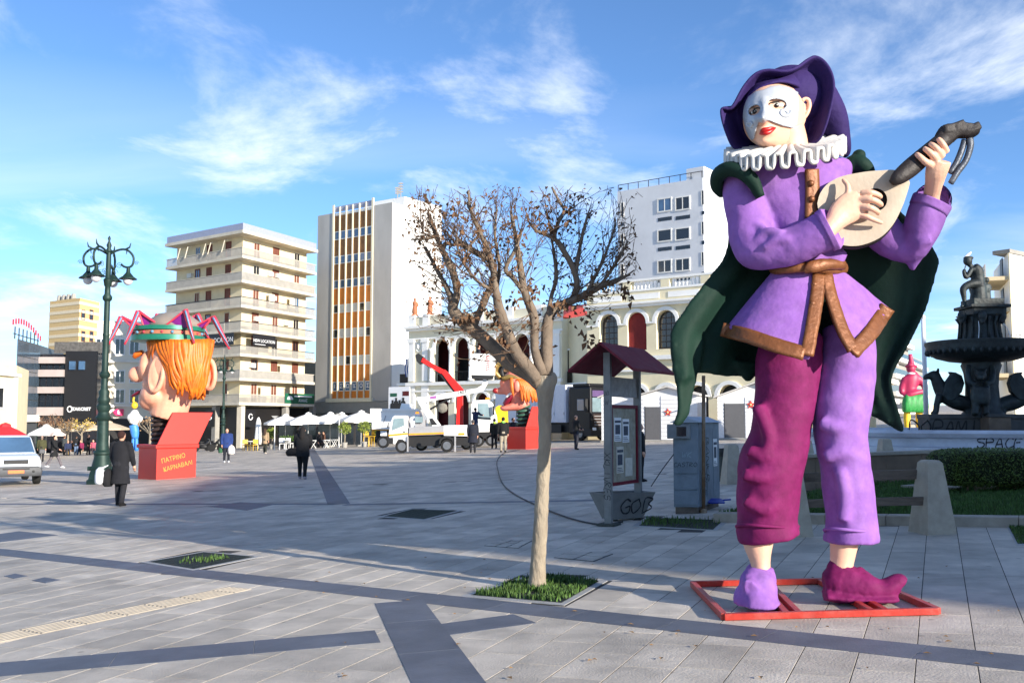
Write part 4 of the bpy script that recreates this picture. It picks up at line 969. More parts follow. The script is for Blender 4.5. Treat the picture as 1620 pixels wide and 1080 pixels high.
# --- municipal theatre with the arched loggia
ey = mat('theatre_cream', (226, 218, 192), rough=0.8, var=0.08, scale=0.6, dirt=(196, 186, 160), dirtamt=0.3)
tw = mat('theatre_white', (240, 238, 232), rough=0.75, var=0.05, scale=0.8)
tred = mat('theatre_red', (92, 26, 28), rough=0.8, var=0.2, scale=0.8); iron = mat('wrought_iron', (44, 40, 38), rough=0.5, metal=0.5, var=0.2)
terra = mat('terracotta', (168, 106, 74), rough=0.8, var=0.2, scale=3); rooft = mat('roof_red', (150, 52, 46), rough=0.8, var=0.2)
pL = V((*XY(645, 85.0), 0)); dth = V((0.809, -0.588, 0)); pR = pL + dth * 15.95; nin = V((0.588, 0.809, 0))
hb = lambda v: ZA(697, v, 82.0)
c = (pL + pR) / 2; c.z = GZ(pL.x) - 0.3
TH_ = thing('theatre', 'cream neoclassical theatre with white arched loggia and red inner walls', 'theatre', c); OT = c
FT = Fac(pL, pR, OT, TH_)
zf, zcor, zpar = hb(603), hb(516), hb(497)
arc = []
for k in range(5):
    tc_, _ = FT.px(699 + 31.6 * k, 570); arc.append(tc_)
rA = 0.78; spr = hb(549); low_spr = hb(636); zmid = hb(617)
mb = MB(); FT.arch_wall(mb, 0, FT.L, zf, zcor, [(t, rA, zf, spr) for t in arc], -0.45, 0.0); FT.arch_wall(mb, 0, FT.L, c.z, zf, [(t, 0.75, c.z, low_spr) for t in arc], -0.45, 0.0)
mb.build('facade_wall', ey, TH_, OT)
FT.b('inner_wall', tred, 0.2, FT.L - 0.2, zf, zcor - 0.2, -3.2, -3.0); FT.b('inner_wall', tred, 0.2, FT.L - 0.2, c.z, zf - 0.3, -1.6, -1.4)
FT.b('loggia_floor', tw, 0.1, FT.L - 0.1, zf - 0.25, zf, -3.0, -0.46); FT.b('loggia_ceiling', ey, 0.1, FT.L - 0.1, zcor - 0.2, zcor, -3.0, -0.46)
MB().prism([FT.pt(0, c.z, -3.3), FT.pt(FT.L, c.z, -3.3), FT.pt(FT.L, c.z, -20), FT.pt(0, c.z, -20)], (0, 0, zcor - c.z)).build('wall', ey, TH_, OT)
for s0, s1 in ((0, 0.2), (FT.L - 0.2, FT.L)): FT.b('side_wall', ey, s0, s1, c.z, zcor, -3.3, -0.46)
for t in arc:
    mb = MB(); FT.archivolt(mb, t, rA, spr, 0.24, 0.002, 0.14); mb.build('archivolt', tw, TH_, OT)
    mb = MB(); FT.archivolt(mb, t, 0.75, low_spr, 0.22, 0.002, 0.12); mb.build('archivolt', tw, TH_, OT)
    FT.b('doorway', darkm, t - 0.45, t + 0.45, zf, zf + 2.2, -2.99, -2.95)
    rl_ = MB()
    for k in range(9): FT.box(rl_, t - rA + 0.08 + k * 0.17, t - rA + 0.11 + k * 0.17, zf + 0.02, zf + 0.78, -0.12, -0.09)
    FT.box(rl_, t - rA, t + rA, zf + 0.781, zf + 0.84, -0.14, -0.07); rl_.build('balustrade', iron, TH_, OT)
for k in range(6):
    t = (arc[k - 1] + arc[k]) / 2 if 0 < k < 5 else (arc[0] - 1.05 if k == 0 else arc[4] + 1.05)
    p = FT.pt(t, 0, 0.12); mb = MB(); mb.lathe([(0.24, zf + 0.02), (0.24, zf + 0.2), (0.19, zf + 0.24), (0.18, zf + 1.4), (0.165, spr - 0.3), (0.2, spr - 0.27), (0.26, spr - 0.12), (0.27, spr - 0.02)], (p.x, p.y, 0), 12); mb.build('column', tw, TH_, OT, smooth=True)
for t in (0.45, 2.0, FT.L - 2.0, FT.L - 0.45):
    mb = MB(); FT.box(mb, t - 0.3, t + 0.3, zf + 0.1, spr + 0.55, 0.001, 0.16); FT.box(mb, t - 0.4, t + 0.4, spr + 0.551, spr + 0.85, 0.001, 0.24); FT.box(mb, t - 0.38, t + 0.38, c.z, zf - 0.31, 0.001, 0.14); mb.build('pilaster', tw, TH_, OT)
for t in (1.22, FT.L - 1.22):
    mb = MB(); pc = FT.pt(t, spr + 0.25, 0.03); mb.tube([pc + FT.d * (0.36 * math.cos(a)) + V((0, 0, 0.46 * math.sin(a))) for a in [2 * math.pi * k / 16 for k in range(17)]], 0.06, 6); mb.ell(pc, (0.2, 0.1, 0.28), 10, 6); mb.build('medallion', tw, TH_, OT, smooth=True)
for (h0, h1, dd, mm) in ((zf - 0.30, zf - 0.02, 0.28, tw), (zmid - 0.1, zmid + 0.05, 0.16, tw), (zcor - 0.95, zcor - 0.82, 0.14, tw), (zcor - 0.2, zcor, 0.3, tw), (zcor, zcor + 0.22, 0.55, tw)):
    FT.b('cornice', mm, -0.1, FT.L + 0.1, h0, h1, 0.001, dd)
FT.b('parapet', ey, 0.1, FT.L - 0.1, zcor + 0.22, zpar, -0.4, 0.1)
for t in (0.5, 2.1, 5.0, 8.0, 11, FT.L - 2.1, FT.L - 0.5): FT.b('parapet_block', tw, t - 0.35, t + 0.35, zcor + 0.221, zpar + 0.18, -0.45, 0.18)
mb = MB(); q0, q1, q2, q3 = FT.pt(0.8, zcor + 0.3, -1), FT.pt(FT.L - 0.8, zcor + 0.3, -1), FT.pt(FT.L - 0.8, zcor + 0.3, -19), FT.pt(0.8, zcor + 0.3, -19)
r0, r1 = FT.pt(3, zcor + 2.2, -9), FT.pt(FT.L - 3, zcor + 2.2, -9); mb.add([q0, q1, q2, q3, r0, r1], [(0, 1, 5, 4), (1, 2, 5), (2, 3, 4, 5), (3, 0, 4), (3, 2, 1, 0)]); mb.build('roof', rooft, TH_, OT)
def roof_statue(t, h, label):
    p = FT.pt(t, zpar + 0.17, -0.1); th = thing('roof_statue', label, 'statue', p, group='terracotta statues on the theatre parapet')
    mb = MB(); mb.lathe([(0.24, 0), (0.24, 0.1), (0.2, 0.12), (0.26, 0.3), (0.22, 0.7), (0.17, 0.85), (0.24, 1.1), (0.2, 1.22), (0.07, 1.28), (0.1, 1.36), (0.12, 1.46), (0.07, 1.56), (0.01, 1.58)], (0, 0, 0), 12)
    mb.tube([V((0.2, 0, 1.15)), V((0.32, -0.05, 0.9)), V((0.2, -0.2, 0.75))], 0.06, 6); mb.build('figure', terra, th, voxel=0.05, smoothit=1); mb = MB(); mb.box((0, 0, 0.04), (0.56, 0.5, 0.1)); mb.build('plinth', terra, th)
roof_statue(FT.px(655, 495)[0], 1.5, 'terracotta statue at the outer end of the theatre parapet by the tower'); roof_statue(FT.px(679, 495)[0], 1.5, 'terracotta statue on the second block of the theatre parapet')
# banner with a group portrait, and the left porch
FP = Fac(FT.pt(-2.2, 0, -1.2).xy, FT.pt(-0.06, 0, -1.2).xy, OT, TH_)
MB().prism([FP.pt(0, c.z, 0), FP.pt(FP.L, c.z, 0), FP.pt(FP.L, c.z, -6), FP.pt(0, c.z, -6)], (0, 0, zf - 0.2 - c.z)).build('porch', ey, TH_, OT)
FP.b('porch_cornice', tw, -0.1, FP.L, zf - 0.19, zf + 0.05, -6, 0.2); FP.b('porch_railing', iron, 0.1, FP.L - .1, zf + 0.06, zf + 0.85, -0.05, 0.0)
bn = thing('theatre_banner', 'white hanging banner with a dark group portrait on the theatre', 'banner', FT.pt(-1.0, zf - 3.6, 0.1)); OB = bn.location
FT.b('cloth', signw, -2.0, 0.5, zf - 3.7, zf - 0.35, 0.3, 0.34); bpy.context.view_layer.update()
bc = [o for o in bpy.data.objects if o.parent == TH_ and o.name.startswith('cloth')][0]; bc.parent = bn; bc.location = OT - OB
r = random.Random(5)
mb = MB()
for k in range(4):
    pc = FT.pt(-1.5 + 0.42 * k, zf - 2.3 + 0.2 * (k % 2), 0.35)
    mb.prism([pc + FT.d * x + V((0, 0, y)) for x, y in ((-.22, -1.1), (.22, -1.1), (.26, -.1), (.26, .45), (.1, .55), (.12, .8), (-.12, .8), (-.1, .55), (-.26, .45), (-.26, -.1))], FT.n * (0.01 + 0.004 * k))
mb.build('portrait_print', signb, bn, OB)
mb = MB(); FT.box(mb, -0.35, 0.4, zf - 1.15, zf - 0.75, 0.341, 0.35); mb.build('logo_print', tred, bn, OB); mb = MB(); FT.box(mb, -1.8, -1.0, zf - 1.2, zf - 0.9, 0.341, 0.35); mb.build('logo_print', signg, bn, OB)
fg = thing('flag', 'small blue and white striped flag hanging beside the theatre loggia', 'flag', FP.pt(1.2, zf + 0.05, 0.1))
mb = MB(); mb.tube([V((0, 0, 0)), V((0, -0.3, 2.2))], 0.025, 6); mb.build('pole', tw, fg)
for k in range(5):
    mb = MB(); rows = []
    for j in range(9): rows.append([V((0.06 * math.sin(j) + x_, -0.28 + 0.05 * math.cos(j * 1.3), 2.1 - j * 0.2)) for x_ in (-0.25 + k * 0.1, -0.15 + k * 0.1)])
    mb.grid(rows); mb.build('stripe', mat('flag_blue', (30, 70, 150)) if k % 2 == 0 else signw, fg, solid=0.02)
# --- link wall and the yellow arcaded wing
yl = mat('wing_yellow', (228, 216, 182), rough=0.8, var=0.07, scale=0.6, dirt=(200, 184, 140), dirtamt=0.3)
wpL = V((*XY(930, 73.0), 0)); wpR = wpL + dth * 17.0
c = (wpL + wpR) / 2; c.z = GZ(wpL.x) - 0.4; WG = thing('arcaded_building', 'pale yellow neoclassical building with tall arched windows and roof balustrade', 'building', c); OW = c
FW = Fac(wpL, wpR, OW, WG); zw = ZA(930, 489, 73.0); z2 = ZA(963, 556, 72); 
wt = [FW.px(u, 530)[0] for u in (963, 1007.5, 1054)]; pit_ = (wt[2] - wt[0]) / 2; wt = [wt[0] + pit_ * k for k in range(7)]
sprw = ZA(963, 514, 72); lsp = ZA(1095, 628, 68); mb = MB()
wt = [t for t in wt if t + 1.2 < FW.L]
FW.arch_wall(mb, 0, FW.L, z2 - 0.1, zw, [(t, 0.78, z2, sprw) for t in wt], -0.5, 0)
FW.arch_wall(mb, 0, FW.L, c.z, z2 - 0.1, [(t, 0.8, c.z, lsp) for t in wt], -0.5, 0); mb.build('facade_wall', yl, WG, OW)
MB().prism([FW.pt(0, c.z, -0.9), FW.pt(FW.L, c.z, -0.9), FW.pt(FW.L, c.z, -14), FW.pt(0, c.z, -14)], (0, 0, zw - c.z)).build('wall', yl, WG, OW)
FW.b('end_wall', yl, 0.0, 0.4, c.z, zw, -0.9, -0.501)
for k, t in enumerate(wt):
    mb = MB(); FW.archivolt(mb, t, 0.80, sprw, 0.26, 0.002, 0.14); mb.build('archivolt', tw, WG, OW)
    mb = MB(); FW.archivolt(mb, t, 0.82, lsp, 0.26, 0.002, 0.14); mb.build('archivolt', tw, WG, OW)
    FW.b('lower_opening', darkm, t - 0.82, t + 0.82, c.z, lsp + 0.85, -0.7, -0.55)
    if k == 1: FW.b('red_panel', mat('panel_red', (120, 26, 26), rough=0.8, var=0.15), t - 0.8, t + 0.8, z2, sprw + 0.82, -0.35, -0.2)
    else:
        w = FW.b('window', mat('window_wood', (58, 48, 42), rough=0.6), t - 0.8, t + 0.8, z2, sprw + 0.82, -0.55, -0.45)
        for a in range(3):
            for b_ in range(6):
                h_ = z2 + 0.15 + b_ * (sprw + 0.6 - z2) / 6; FW.b('pane', glassd, t - 0.6 + a * 0.42, t - 0.24 + a * 0.42, h_, h_ + (sprw + 0.6 - z2) / 6 - 0.07, -0.45, -0.43, w)
for s0, s1 in [(0.0, wt[0] - 0.8)] + [(a + 0.8, b_ - 0.8) for a, b_ in zip(wt, wt[1:])]: FW.b('impost', tw, s0, s1, sprw - 0.1, sprw + 0.03, 0.001, 0.13)
for (h0, h1, dd) in ((z2 - 0.75, z2 - 0.45, 0.3), (z2 - 1.55, z2 - 1.4, 0.14), (zw - 0.15, zw + 0.05, 0.3), (zw + 0.05, zw + 0.2, 0.5)): FW.b('cornice', tw, -0.05, FW.L, h0, h1, 0.001, dd)
FW.b('attic', yl, 0, FW.L, zw + 0.2, zw + 1.0, -0.6, 0.05)
for k in range(5): FW.b('attic_panel', tw, 0.6 + 3.1 * k, 3.0 + 3.1 * k, zw + 0.4, zw + 0.8, 0.05, 0.09)
FW.b('balustrade_rail', tw, 0, FW.L, zw + 1.75, zw + 1.9, -0.45, 0.1); FW.b('balustrade_base', tw, 0, FW.L, zw + 1.0, zw + 1.15, -0.45, 0.1)
for k in range(int(FW.L / 3.1) + 1): FW.b('balustrade_pier', yl, 0.02 + 3.1 * k, 0.7 + 3.1 * k, zw + 1.15, zw + 1.75, -0.42, 0.08)
for k in range(int(FW.L / 0.3)):
    if (k * 0.3 % 3.1) > 0.72 and (k * 0.3 % 3.1) < 2.95:
        p = FW.pt(k * 0.3 + 0.1, 0, -0.15); MB().lathe([(0.06, zw + 1.151), (0.1, zw + 1.35), (0.05, zw + 1.6), (0.07, zw + 1.749)], (p.x, p.y, 0), 6).build('baluster', tw, WG, OW)
lk = V((*XY(886, 77.5), 0)); c2 = (lk + wpL) / 2; c2.z = GZ(lk.x) - 0.3; LK = thing('link_building', 'recessed cream wall with a dark door between theatre and arcaded building', 'building', c2)
FK = Fac(lk, (wpL + V((0.2, 0.6, 0))).xy, c2, LK); zk = ZA(905, 505, 77)
MB().prism([FK.pt(0, c2.z, 0), FK.pt(FK.L, c2.z, 0), FK.pt(FK.L, c2.z, -8), FK.pt(0, c2.z, -8)], (0, 0, zk - c2.z)).build('wall', yl, LK, c2)
a, b_ = FK.px(891, 580)[0], FK.px(900, 580)[0]; h0, h1 = FK.px(895, 588)[1], FK.px(895, 555)[1]
FK.b('doorway', darkm, a, b_, h0, h1, -0.1, 0.05); FK.b('door_frame', tw, a - .15, b_ + .15, h1, h1 + 0.15, 0, 0.1); FK.b('railing', iron, a - 0.2, min(FK.L - .05, b_ + 0.6), h0 - 0.9, h0, 0.1, 0.14); FK.b('ledge', tw, 0.05, FK.L - .05, h0 - 1.1, h0 - 0.91, 0, 0.25)
# --- white office building behind
YW = 110; wR = XY(1118, YW); wL = XY(980, YW * 1.063); wS = (wR[0] + 6.5, wR[1] + 8.5); wB = (wL[0] + 6.5, wL[1] + 8.5)
grw = mat('white_render', (206, 208, 212), rough=0.85, var=0.07, scale=0.4, dirt=(176, 178, 184), dirtamt=0.4)
zt = ZA(1118, 281, YW); T_, O_ = bld('white_office_block', 'plain white office block with square windows and thin roof rail', [wL, wR, wS, wB], zt, grw)
FO = Fac(wL, wR, O_, T_)
for v0, v1, kind in ((309, 336, 0), (358, 383, 1), (406, 432, 2), (457, 482, 1)):
    for u0, u1 in ((1040, 1063), (1068, 1092)):
        dv = -0.09 * (u0 - 1040); a, h1 = FO.px(u0, v0 + 6 + dv); b_, _ = FO.px(u1, v0); h0 = FO.px(u0, v1 + 1 + dv)[1]
        FO.window(a, b_, h0, h1, slabw, glassd if (kind or u0 > 1050) else glassb, mull=1 if kind != 1 else 0, fw=0.14, proud=0.1)
        FO.b('vent_strip', glassd, a + 0.05, b_ - 0.05, h0 - 1.05, h0 - 0.62, -0.05, 0.03)
    for u0, u1 in ((982, 987), (1109.5, 1114)):
        dv = -0.15 * (u0 - 1040) - 1; a, h1 = FO.px(u0, v0 + 4 + dv); b_, _ = FO.px(u1, v0); h0 = FO.px(u0, v1 + dv)[1]
        FO.window(a, b_, h0, h1, slabw, glassd, mull=0, fw=0.05); FO.b('vent', glassd, a, b_, h0 - 1.1, h0 - 0.7, -0.05, 0.03)
a, _ = FO.px(1084, 275); MB().prism([FO.pt(a, zt, -0.3), FO.pt(FO.L, zt, -0.3), FO.pt(FO.L, zt, -6), FO.pt(a, zt, -6)], (0, 0, ZA(1118, 262, YW) - zt)).build('penthouse', grw, T_, O_)
rl_ = MB(); FO.box(rl_, 0.05, FO.L - 0.05, zt + 0.75, zt + 0.82, -0.1, -0.04)
for k in range(9): FO.box(rl_, 0.05 + k * (FO.L - .2) / 8, 0.12 + k * (FO.L - .2) / 8, zt, zt + 0.75, -0.1, -0.04)
rl_.build('roof_rail', raild, T_, O_)
# --- left side of the square
YD = 104.0
gl = mat('curtain_glass', (74, 90, 106), rough=0.15, var=0.35, scale=0.25, spec=0.8); glf = mat('glass_frame', (96, 102, 108), rough=0.5, metal=0.3)
c0, c1p, c2p = XY(20, YD * 0.92), XY(57, YD), XY(150, YD * 1.0)
zt = ZA(57, 546, YD); T_, O_ = bld('glass_office', 'blue grey glass fronted building with red roof lettering', [c0, c1p, (c1p[0] - 3, c1p[1] + 12), (c0[0] - 3, c0[1] + 12)], zt, glf)
FG = Fac(c0, c1p, O_, T_)
for i in range(4):
    for j in range(5):
        a = 0.1 + i * (FG.L - .2) / 4; h_ = ZA(57, 655, YD) + j * (zt - 0.2 - ZA(57, 655, YD)) / 5
        FG.b('pane', gl, a + 0.04, a + (FG.L - .2) / 4 - 0.04, h_ + 0.05, h_ + (zt - 0.2 - ZA(57, 655, YD)) / 5 - 0.05, 0, 0.05)
FG.b('fascia', tw, -0.1, FG.L + .1, ZA(57, 667, YD), ZA(57, 656, YD), 0, 0.3)
rdl = mat('letter_red', (186, 54, 64), rough=0.5, var=0.1)
mb = MB()
for k in range(12):
    a = k / 11; t = -1.2 + a * (FG.L + 1.6); hh_ = zt + 0.5 + 1.1 * math.sin(math.pi * (0.25 + 0.75 * a)); FG.box(mb, t, t + 0.28, hh_, hh_ + 0.55, -0.2, -0.1)
mb.build('roof_letters', rdl, T_, O_, kind='stuff')
mb = MB(); 
for k in range(7): FG.box(mb, k * FG.L / 6 - 0.05, k * FG.L / 6 + 0.05, zt, zt + 1.2, -0.3, -0.2)
FG.box(mb, -0.5, FG.L + .3, zt + 0.45, zt + 0.52, -0.31, -0.21); mb.build('sign_scaffold', raild, T_, O_)
dk = mat('dark_cladding', (34, 34, 40), rough=0.3, var=0.2, scale=0.5); pnk = mat('pinkish_band', (172, 160, 156), rough=0.8, var=0.12, scale=0.6)
c1p = (c1p[0] + 0.1, c1p[1]); zt = ZA(100, 560, YD); T_, O_ = bld('dark_office', 'black glass building with pale concrete bands and white shop sign', [c1p, c2p, (c2p[0] - 2, c2p[1] + 12), (c1p[0] - 2, c1p[1] + 12)], zt, dk)
FD = Fac(c1p, c2p, O_, T_); sx = FD.px(104, 600)[0]
for v0, v1 in ((565, 575), (585, 596), (612, 622), (644, 657)):
    FD.b('concrete_band', pnk, -0.05, sx, FD.px(80, v1)[1], FD.px(80, v0)[1], 0.0, 0.6)
for v0, v1 in ((577, 584), (597, 611), (623, 643)):
    for k in range(4): FD.b('window', glassd, 0.1 + k * sx / 4, (k + 1) * sx / 4 - 0.06, FD.px(80, v1)[1], FD.px(80, v0)[1], 0, 0.06)
FD.b('dark_panel', signb, sx + 0.05, FD.L, FD.px(120, 664)[1], zt + 0.3, 0.0, 0.35)
for u in (113, 128): a, h_ = FD.px(u, 585); FD.b('open_window', glassb, a, a + 0.6, h_, h_ + 0.9, 0.36, 0.6)
a, h_ = FD.px(131, 647); sg = FD.b('shop_sign', signb, FD.px(110, 647)[0], FD.px(146, 647)[0], h_ - 0.6, h_ + 0.6, 0.351, 0.42)
text_mesh('sign_text', 'ZAKCRET', 0.46, signw, frameM(FD.pt(FD.px(131.5, 647)[0], h_, 0.43) - O_, FD.d, (0, 0, 1)), sg, bold=0.015)
mb = MB(); pc = FD.pt(FD.px(113, 647)[0], h_, 0.43); mb.tube([pc + FD.d * (0.24 * math.cos(a)) + V((0, 0, 0.3 * math.sin(a))) for a in [2 * math.pi * k / 12 for k in range(13)]], 0.06, 5); mb.build('sign_emblem', signw, sg, O_)
FD.b('parking_mesh', mat('mesh_screen', (88, 86, 84), rough=0.9, var=0.5, scale=3), 0, FD.L, zt + 0.3, ZA(100, 537, YD), -3.2, -3.0)
# striped tower behind
stp = mat('stripe_tan', (206, 176, 124), rough=0.8, var=0.1); stl = mat('stripe_light', (222, 206, 176), rough=0.8, var=0.1)
Y5 = 140; a5, b5, e5 = XY(70, Y5 * 1.03), XY(118, Y5), XY(150, Y5 * 1.04); zt = ZA(118, 471, Y5); T_, O_ = bld('striped_tower', 'beige apartment tower with horizontal cream stripes behind the dark building', [a5, b5, e5, (e5[0] - 5, e5[1] + 10), (a5[0] - 2, a5[1] + 8)], zt, stp)
F5 = Fac(a5, b5, O_, T_); F6 = Fac(b5, e5, O_, T_)
for k in range(9):
    h_ = zt - 0.5 - k * 1.15; F5.b('stripe', stl, 0, F5.L, h_ - 0.45, h_, 0, 0.05); F6.b('stripe', stl, 0, F6.L, h_ - 0.45, h_, 0, 0.05)
for v_ in (506, 540):
    for u in (131, 144): a, h_ = F6.px(u, v_); F6.window(a - 0.5, a + 0.5, h_, h_ + 1.5, shut, glassd, mull=0)
for k in range(4): p = F5.pt(0.8 + k * 1.2, zt, -1); MB().lathe([(0.35, zt), (0.38, zt + .3), (0.3, zt + .9), (0.05, zt + 1)], (p.x, p.y, 0), 8).build('roof_tank', conc, T_, O_)
# white town house behind the lamp and the big head
Yh = 108; a7, b7 = XY(147, Yh), XY(262, Yh * 1.02); zt = ZA(190, 507, Yh); T_, O_ = bld('white_townhouse', 'pale townhouse with awnings, shutters and a pink round shop sign', [a7, b7, (b7[0], b7[1] + 12), (a7[0], a7[1] + 12)], zt, mat('townhouse', (222, 218, 204), rough=0.8, var=0.08, scale=.5))
F7 = Fac(a7, b7, O_, T_)
for v0, v1 in ((535, 562), (585, 606), (615, 638)):
    for u in (160, 190, 213, 240):
        a, h1 = F7.px(u, v0); h0 = F7.px(u, v1)[1]; F7.window(a - 0.55, a + 0.55, h0, h1, shutw, glassd, mull=1, fw=.12)
for v_ in (572, 608, 642): F7.b('balcony', slabw, F7.px(152, v_)[0], F7.px(182, v_)[0], F7.px(160, v_ + 2)[1], F7.px(160, v_)[1], 0, 1.0)
for v_ in (570, 640): F7.b('cornice', slabw, 0, F7.L, F7.px(200, v_ + 3)[1], F7.px(200, v_)[1], 0, 0.3)
aw = mat('awning_tan', (206, 196, 178), rough=0.8)
for v_ in (586, 617):
    mb = MB(); x0, x1, h_ = F7.px(156, v_)[0], F7.px(181, v_)[0], F7.px(160, v_)[1]; mb.add([F7.pt(x0, h_, 0.05), F7.pt(x1, h_, 0.05), F7.pt(x1, h_ - 0.9, 1.2), F7.pt(x0, h_ - 0.9, 1.2)], [(0, 1, 2, 3)]); mb.build('awning', aw, T_, O_, solid=0.04)
F7.b('ground_floor', darkm, 0.3, F7.L - .3, O_.z, F7.px(200, 662)[1], 0.0, 0.1)
pk = mat('sign_pink', (222, 40, 100), rough=0.4)
a, h_ = F7.px(188, 652); mb = MB(); pc = F7.pt(a, h_, 0.5); mb.prism([pc + F7.d * x + V((0, 0, y)) for x, y in ((-.15, -.36), (.55, -.36), (.55, .36), (-.15, .36), (-.45, .22), (-.55, 0), (-.45, -.22))], F7.n * 0.12); sg = mb.build('round_sign', pk, T_, O_)
text_mesh('sign_letter', 'E', 0.6, signw, frameM(F7.pt(a + 0.05, h_, 0.63) - O_, F7.d, (0, 0, 1)), sg, bold=0.01)
# cream building at the left edge
Y8 = 78; a8, b8 = XY(-60, Y8 * 0.9), XY(21, Y8); zt = ZA(21, 578, Y8); T_, O_ = bld('cream_house', 'low cream building with white trim beside the red parasol', [a8, b8, (b8[0] - 3, b8[1] + 8), (a8[0] - 3, a8[1] + 8)], zt, yl)
F8 = Fac(a8, b8, O_, T_); F8.b('cornice', tw, 0, F8.L + .2, zt - 0.9, zt - 0.7, 0, .3); F8.b('corner_pilaster', tw, F8.L - 0.5, F8.L + 0.02, O_.z, zt - 0.91, 0, 0.12); a, h1 = F8.px(3, 612); h0 = F8.px(3, 646)[1]; F8.window(a - 0.7, a + 0.35, h0, h1, tw, glassd, mull=0)
# buildings between tower and apartment block
a9, b9 = XY(478, 112), XY(520, 112); T_, O_ = bld('grey_infill_block', 'low grey building in the gap beside the office tower', [a9, b9, (b9[0], b9[1] + 8), (a9[0], a9[1] + 8)], ZA(490, 572, 112), conc)
F9 = Fac(a9, b9, O_, T_); F9.b('red_eave', rooft, 0, 0.95, ZA(490, 572, 112), ZA(490, 568, 112), -1, 0.4); F9.b('shop_front', darkm, 0, F9.L, O_.z, ZA(490, 645, 112), 0, .3)
# --- right edge: apartment house with balconies, and the street beyond the fountain
YR = 62; a1_, b1_ = XY(1606, YR), XY(1720, YR * 1.10); zt = ZA(1600, 400, YR)
T_, O_ = bld('corner_apartments', 'white sided apartment house with beige balconies behind the fountain', [a1_, b1_, (b1_[0] + 6, b1_[1] + 10), (a1_[0] + 3, a1_[1] + 8)], zt, whitew)
FB = Fac(a1_, b1_, O_, T_); FBs = Fac((a1_[0] + 3, a1_[1] + 8), a1_, O_, T_)
FB.b('corner_strip', yl, 0, 0.35, O_.z, zt, 0, 0.06); tan = mat('balcony_tan', (204, 186, 150), rough=0.8, var=0.1)
for v_ in (436, 486, 536, 590):
    z = ZA(1600, v_, YR); bl_ = FBs.b('balcony', tan, FBs.L - 5.5, FBs.L - 0.1, z - 0.25, z, 0, 1.4); FBs.b('railing', railm, FBs.L - 5.4, FBs.L - 0.2, z + 0.01, z + 0.85, 1.3, 1.36, bl_); FBs.b('doorway', darkm, FBs.L - 4.2, FBs.L - 2.8, z, z + 1.6, 0, .05)
FB.b('roof_edge', conc, 0.0, FB.L, zt, zt + 0.25, -1.0, 0.12)
gf = mat('graffiti_black', (30, 30, 34), rough=0.6)
def graffiti(name, s, size, M, parent, seed=0, m=None): return tagtext(s, size, m or gf, M, parent, seed=seed)
graffiti('graffiti', 'MVST CRYO', 0.55, frameM(FB.pt(1.6, ZA(1610, 535, YR), 0.02) - O_, FB.d, (0, 0, 1)), T_)
for k, (u0, u1, v0, Y_, lab) in enumerate(((1385, 1412, 545, 150, 'far grey apartment house seen past the cape hem'), (1408, 1440, 520, 175, 'far apartment house with stacked balconies beside the flagpole'), (1436, 1462, 560, 205, 'far low white apartment house at the end of the street'))):
    p0, p1 = XY(u0, Y_), XY(u1, Y_ * 1.12); zt = ZA(u1, v0, Y_); T_, O_ = bld('street_house', lab, [p0, p1, (p1[0] - 8, p1[1] + 12), (p0[0] - 8, p0[1] + 4)], zt, conc if k else cream)
    Fx = Fac(p0, p1, O_, T_)
    for j in range(5):
        z = zt - 1.2 - j * 3.2
        if z > O_.z + 2: Fx.b('balcony', slabw, 0.2, Fx.L - 0.1, z - 1.2, z - 0.4, 0, 1.2); Fx.b('opening', glassd, 0.6, Fx.L - .6, z - 0.39, z + 0.9, 0, 0.1)
p0, p1 = XY(1462, 130), XY(1480, 160); T_, O_ = bld('street_house', 'far beige house behind the griffin of the fountain', [p0, p1, (p1[0] + 3, p1[1] + 8), (p0[0] + 3, p0[1] + 4)], ZA(1470, 640, 130), cream)
# --- building behind the photographer whose shade falls over the square
ob = mat('shade_block', (190, 176, 150), rough=0.8, var=0.1)
hd_ = V((SUN_DIR.x, SUN_DIR.y, 0)).normalized(); tanE = math.tan(SUN_EL); HB = 17.0
def caster(shade_pt): return V((shade_pt[0], shade_pt[1], 0)) + hd_ * ((HB - GZ(shade_pt[0])) / tanE)
k0, k1, k1b = caster((-8.5, 20.5)), caster((-10.3, 33.0)), caster((8.0, 55.0))
T_, O_ = bld('corner_block', 'tall beige building beside the square that throws the long shade', [p.xy for p in (k0, k1, k1b, k1b + hd_ * 14, k0 + hd_ * 14)], HB, ob)
k1, k0 = k1b, k1
FX = Fac(k1.xy, k0.xy, O_, T_)
for j in range(5):
    FX.b('balcony', slabw, 0.5, FX.L - 0.5, 3.2 * j + 3.0, 3.2 * j + 3.25, 0, 1.1)
    for i in range(8): FX.window(1.2 + i * (FX.L - 2) / 8, 2.6 + i * (FX.L - 2) / 8, 3.2 * j + 3.3, 3.2 * j + 5.3, slabw, glassd)
# ------------------------------------------------------------------ things on the square
class Px:                                  # build at a given depth in photo pixels; dy in pixels too
    def __init__(s, Y): s.Y = Y; s.k = Y / F
    def P(s, u, v, dy=0.0): return AT(u, v, s.Y + dy * s.k)
    def limb(s, mb, pts, n=16, sub=4):
        pp = catmull(pts, sub); C = [s.P(p[0], p[1], p[2]) for p in pp]; rings = []
        for i, p in enumerate(pp):
            T = (C[min(i + 1, len(C) - 1)] - C[max(i - 1, 0)]).normalized(); sd = T.cross(V((0, 1, 0)))
            sd = sd.normalized() if sd.length > 1e-4 else V((1, 0, 0)); dp = sd.cross(T).normalized()
            rings.append([C[i] + sd * (p[3] * s.k * math.cos(2 * math.pi * q / n)) + dp * (p[4] * s.k * math.sin(2 * math.pi * q / n)) for q in range(n)])
        return mb.loft(rings, True)
    def ell(s, mb, u, v, dy, ru, rv, rd, nu=16, nv=10): return mb.ell(s.P(u, v, dy), (ru * s.k, rd * s.k, rv * s.k), nu, nv)
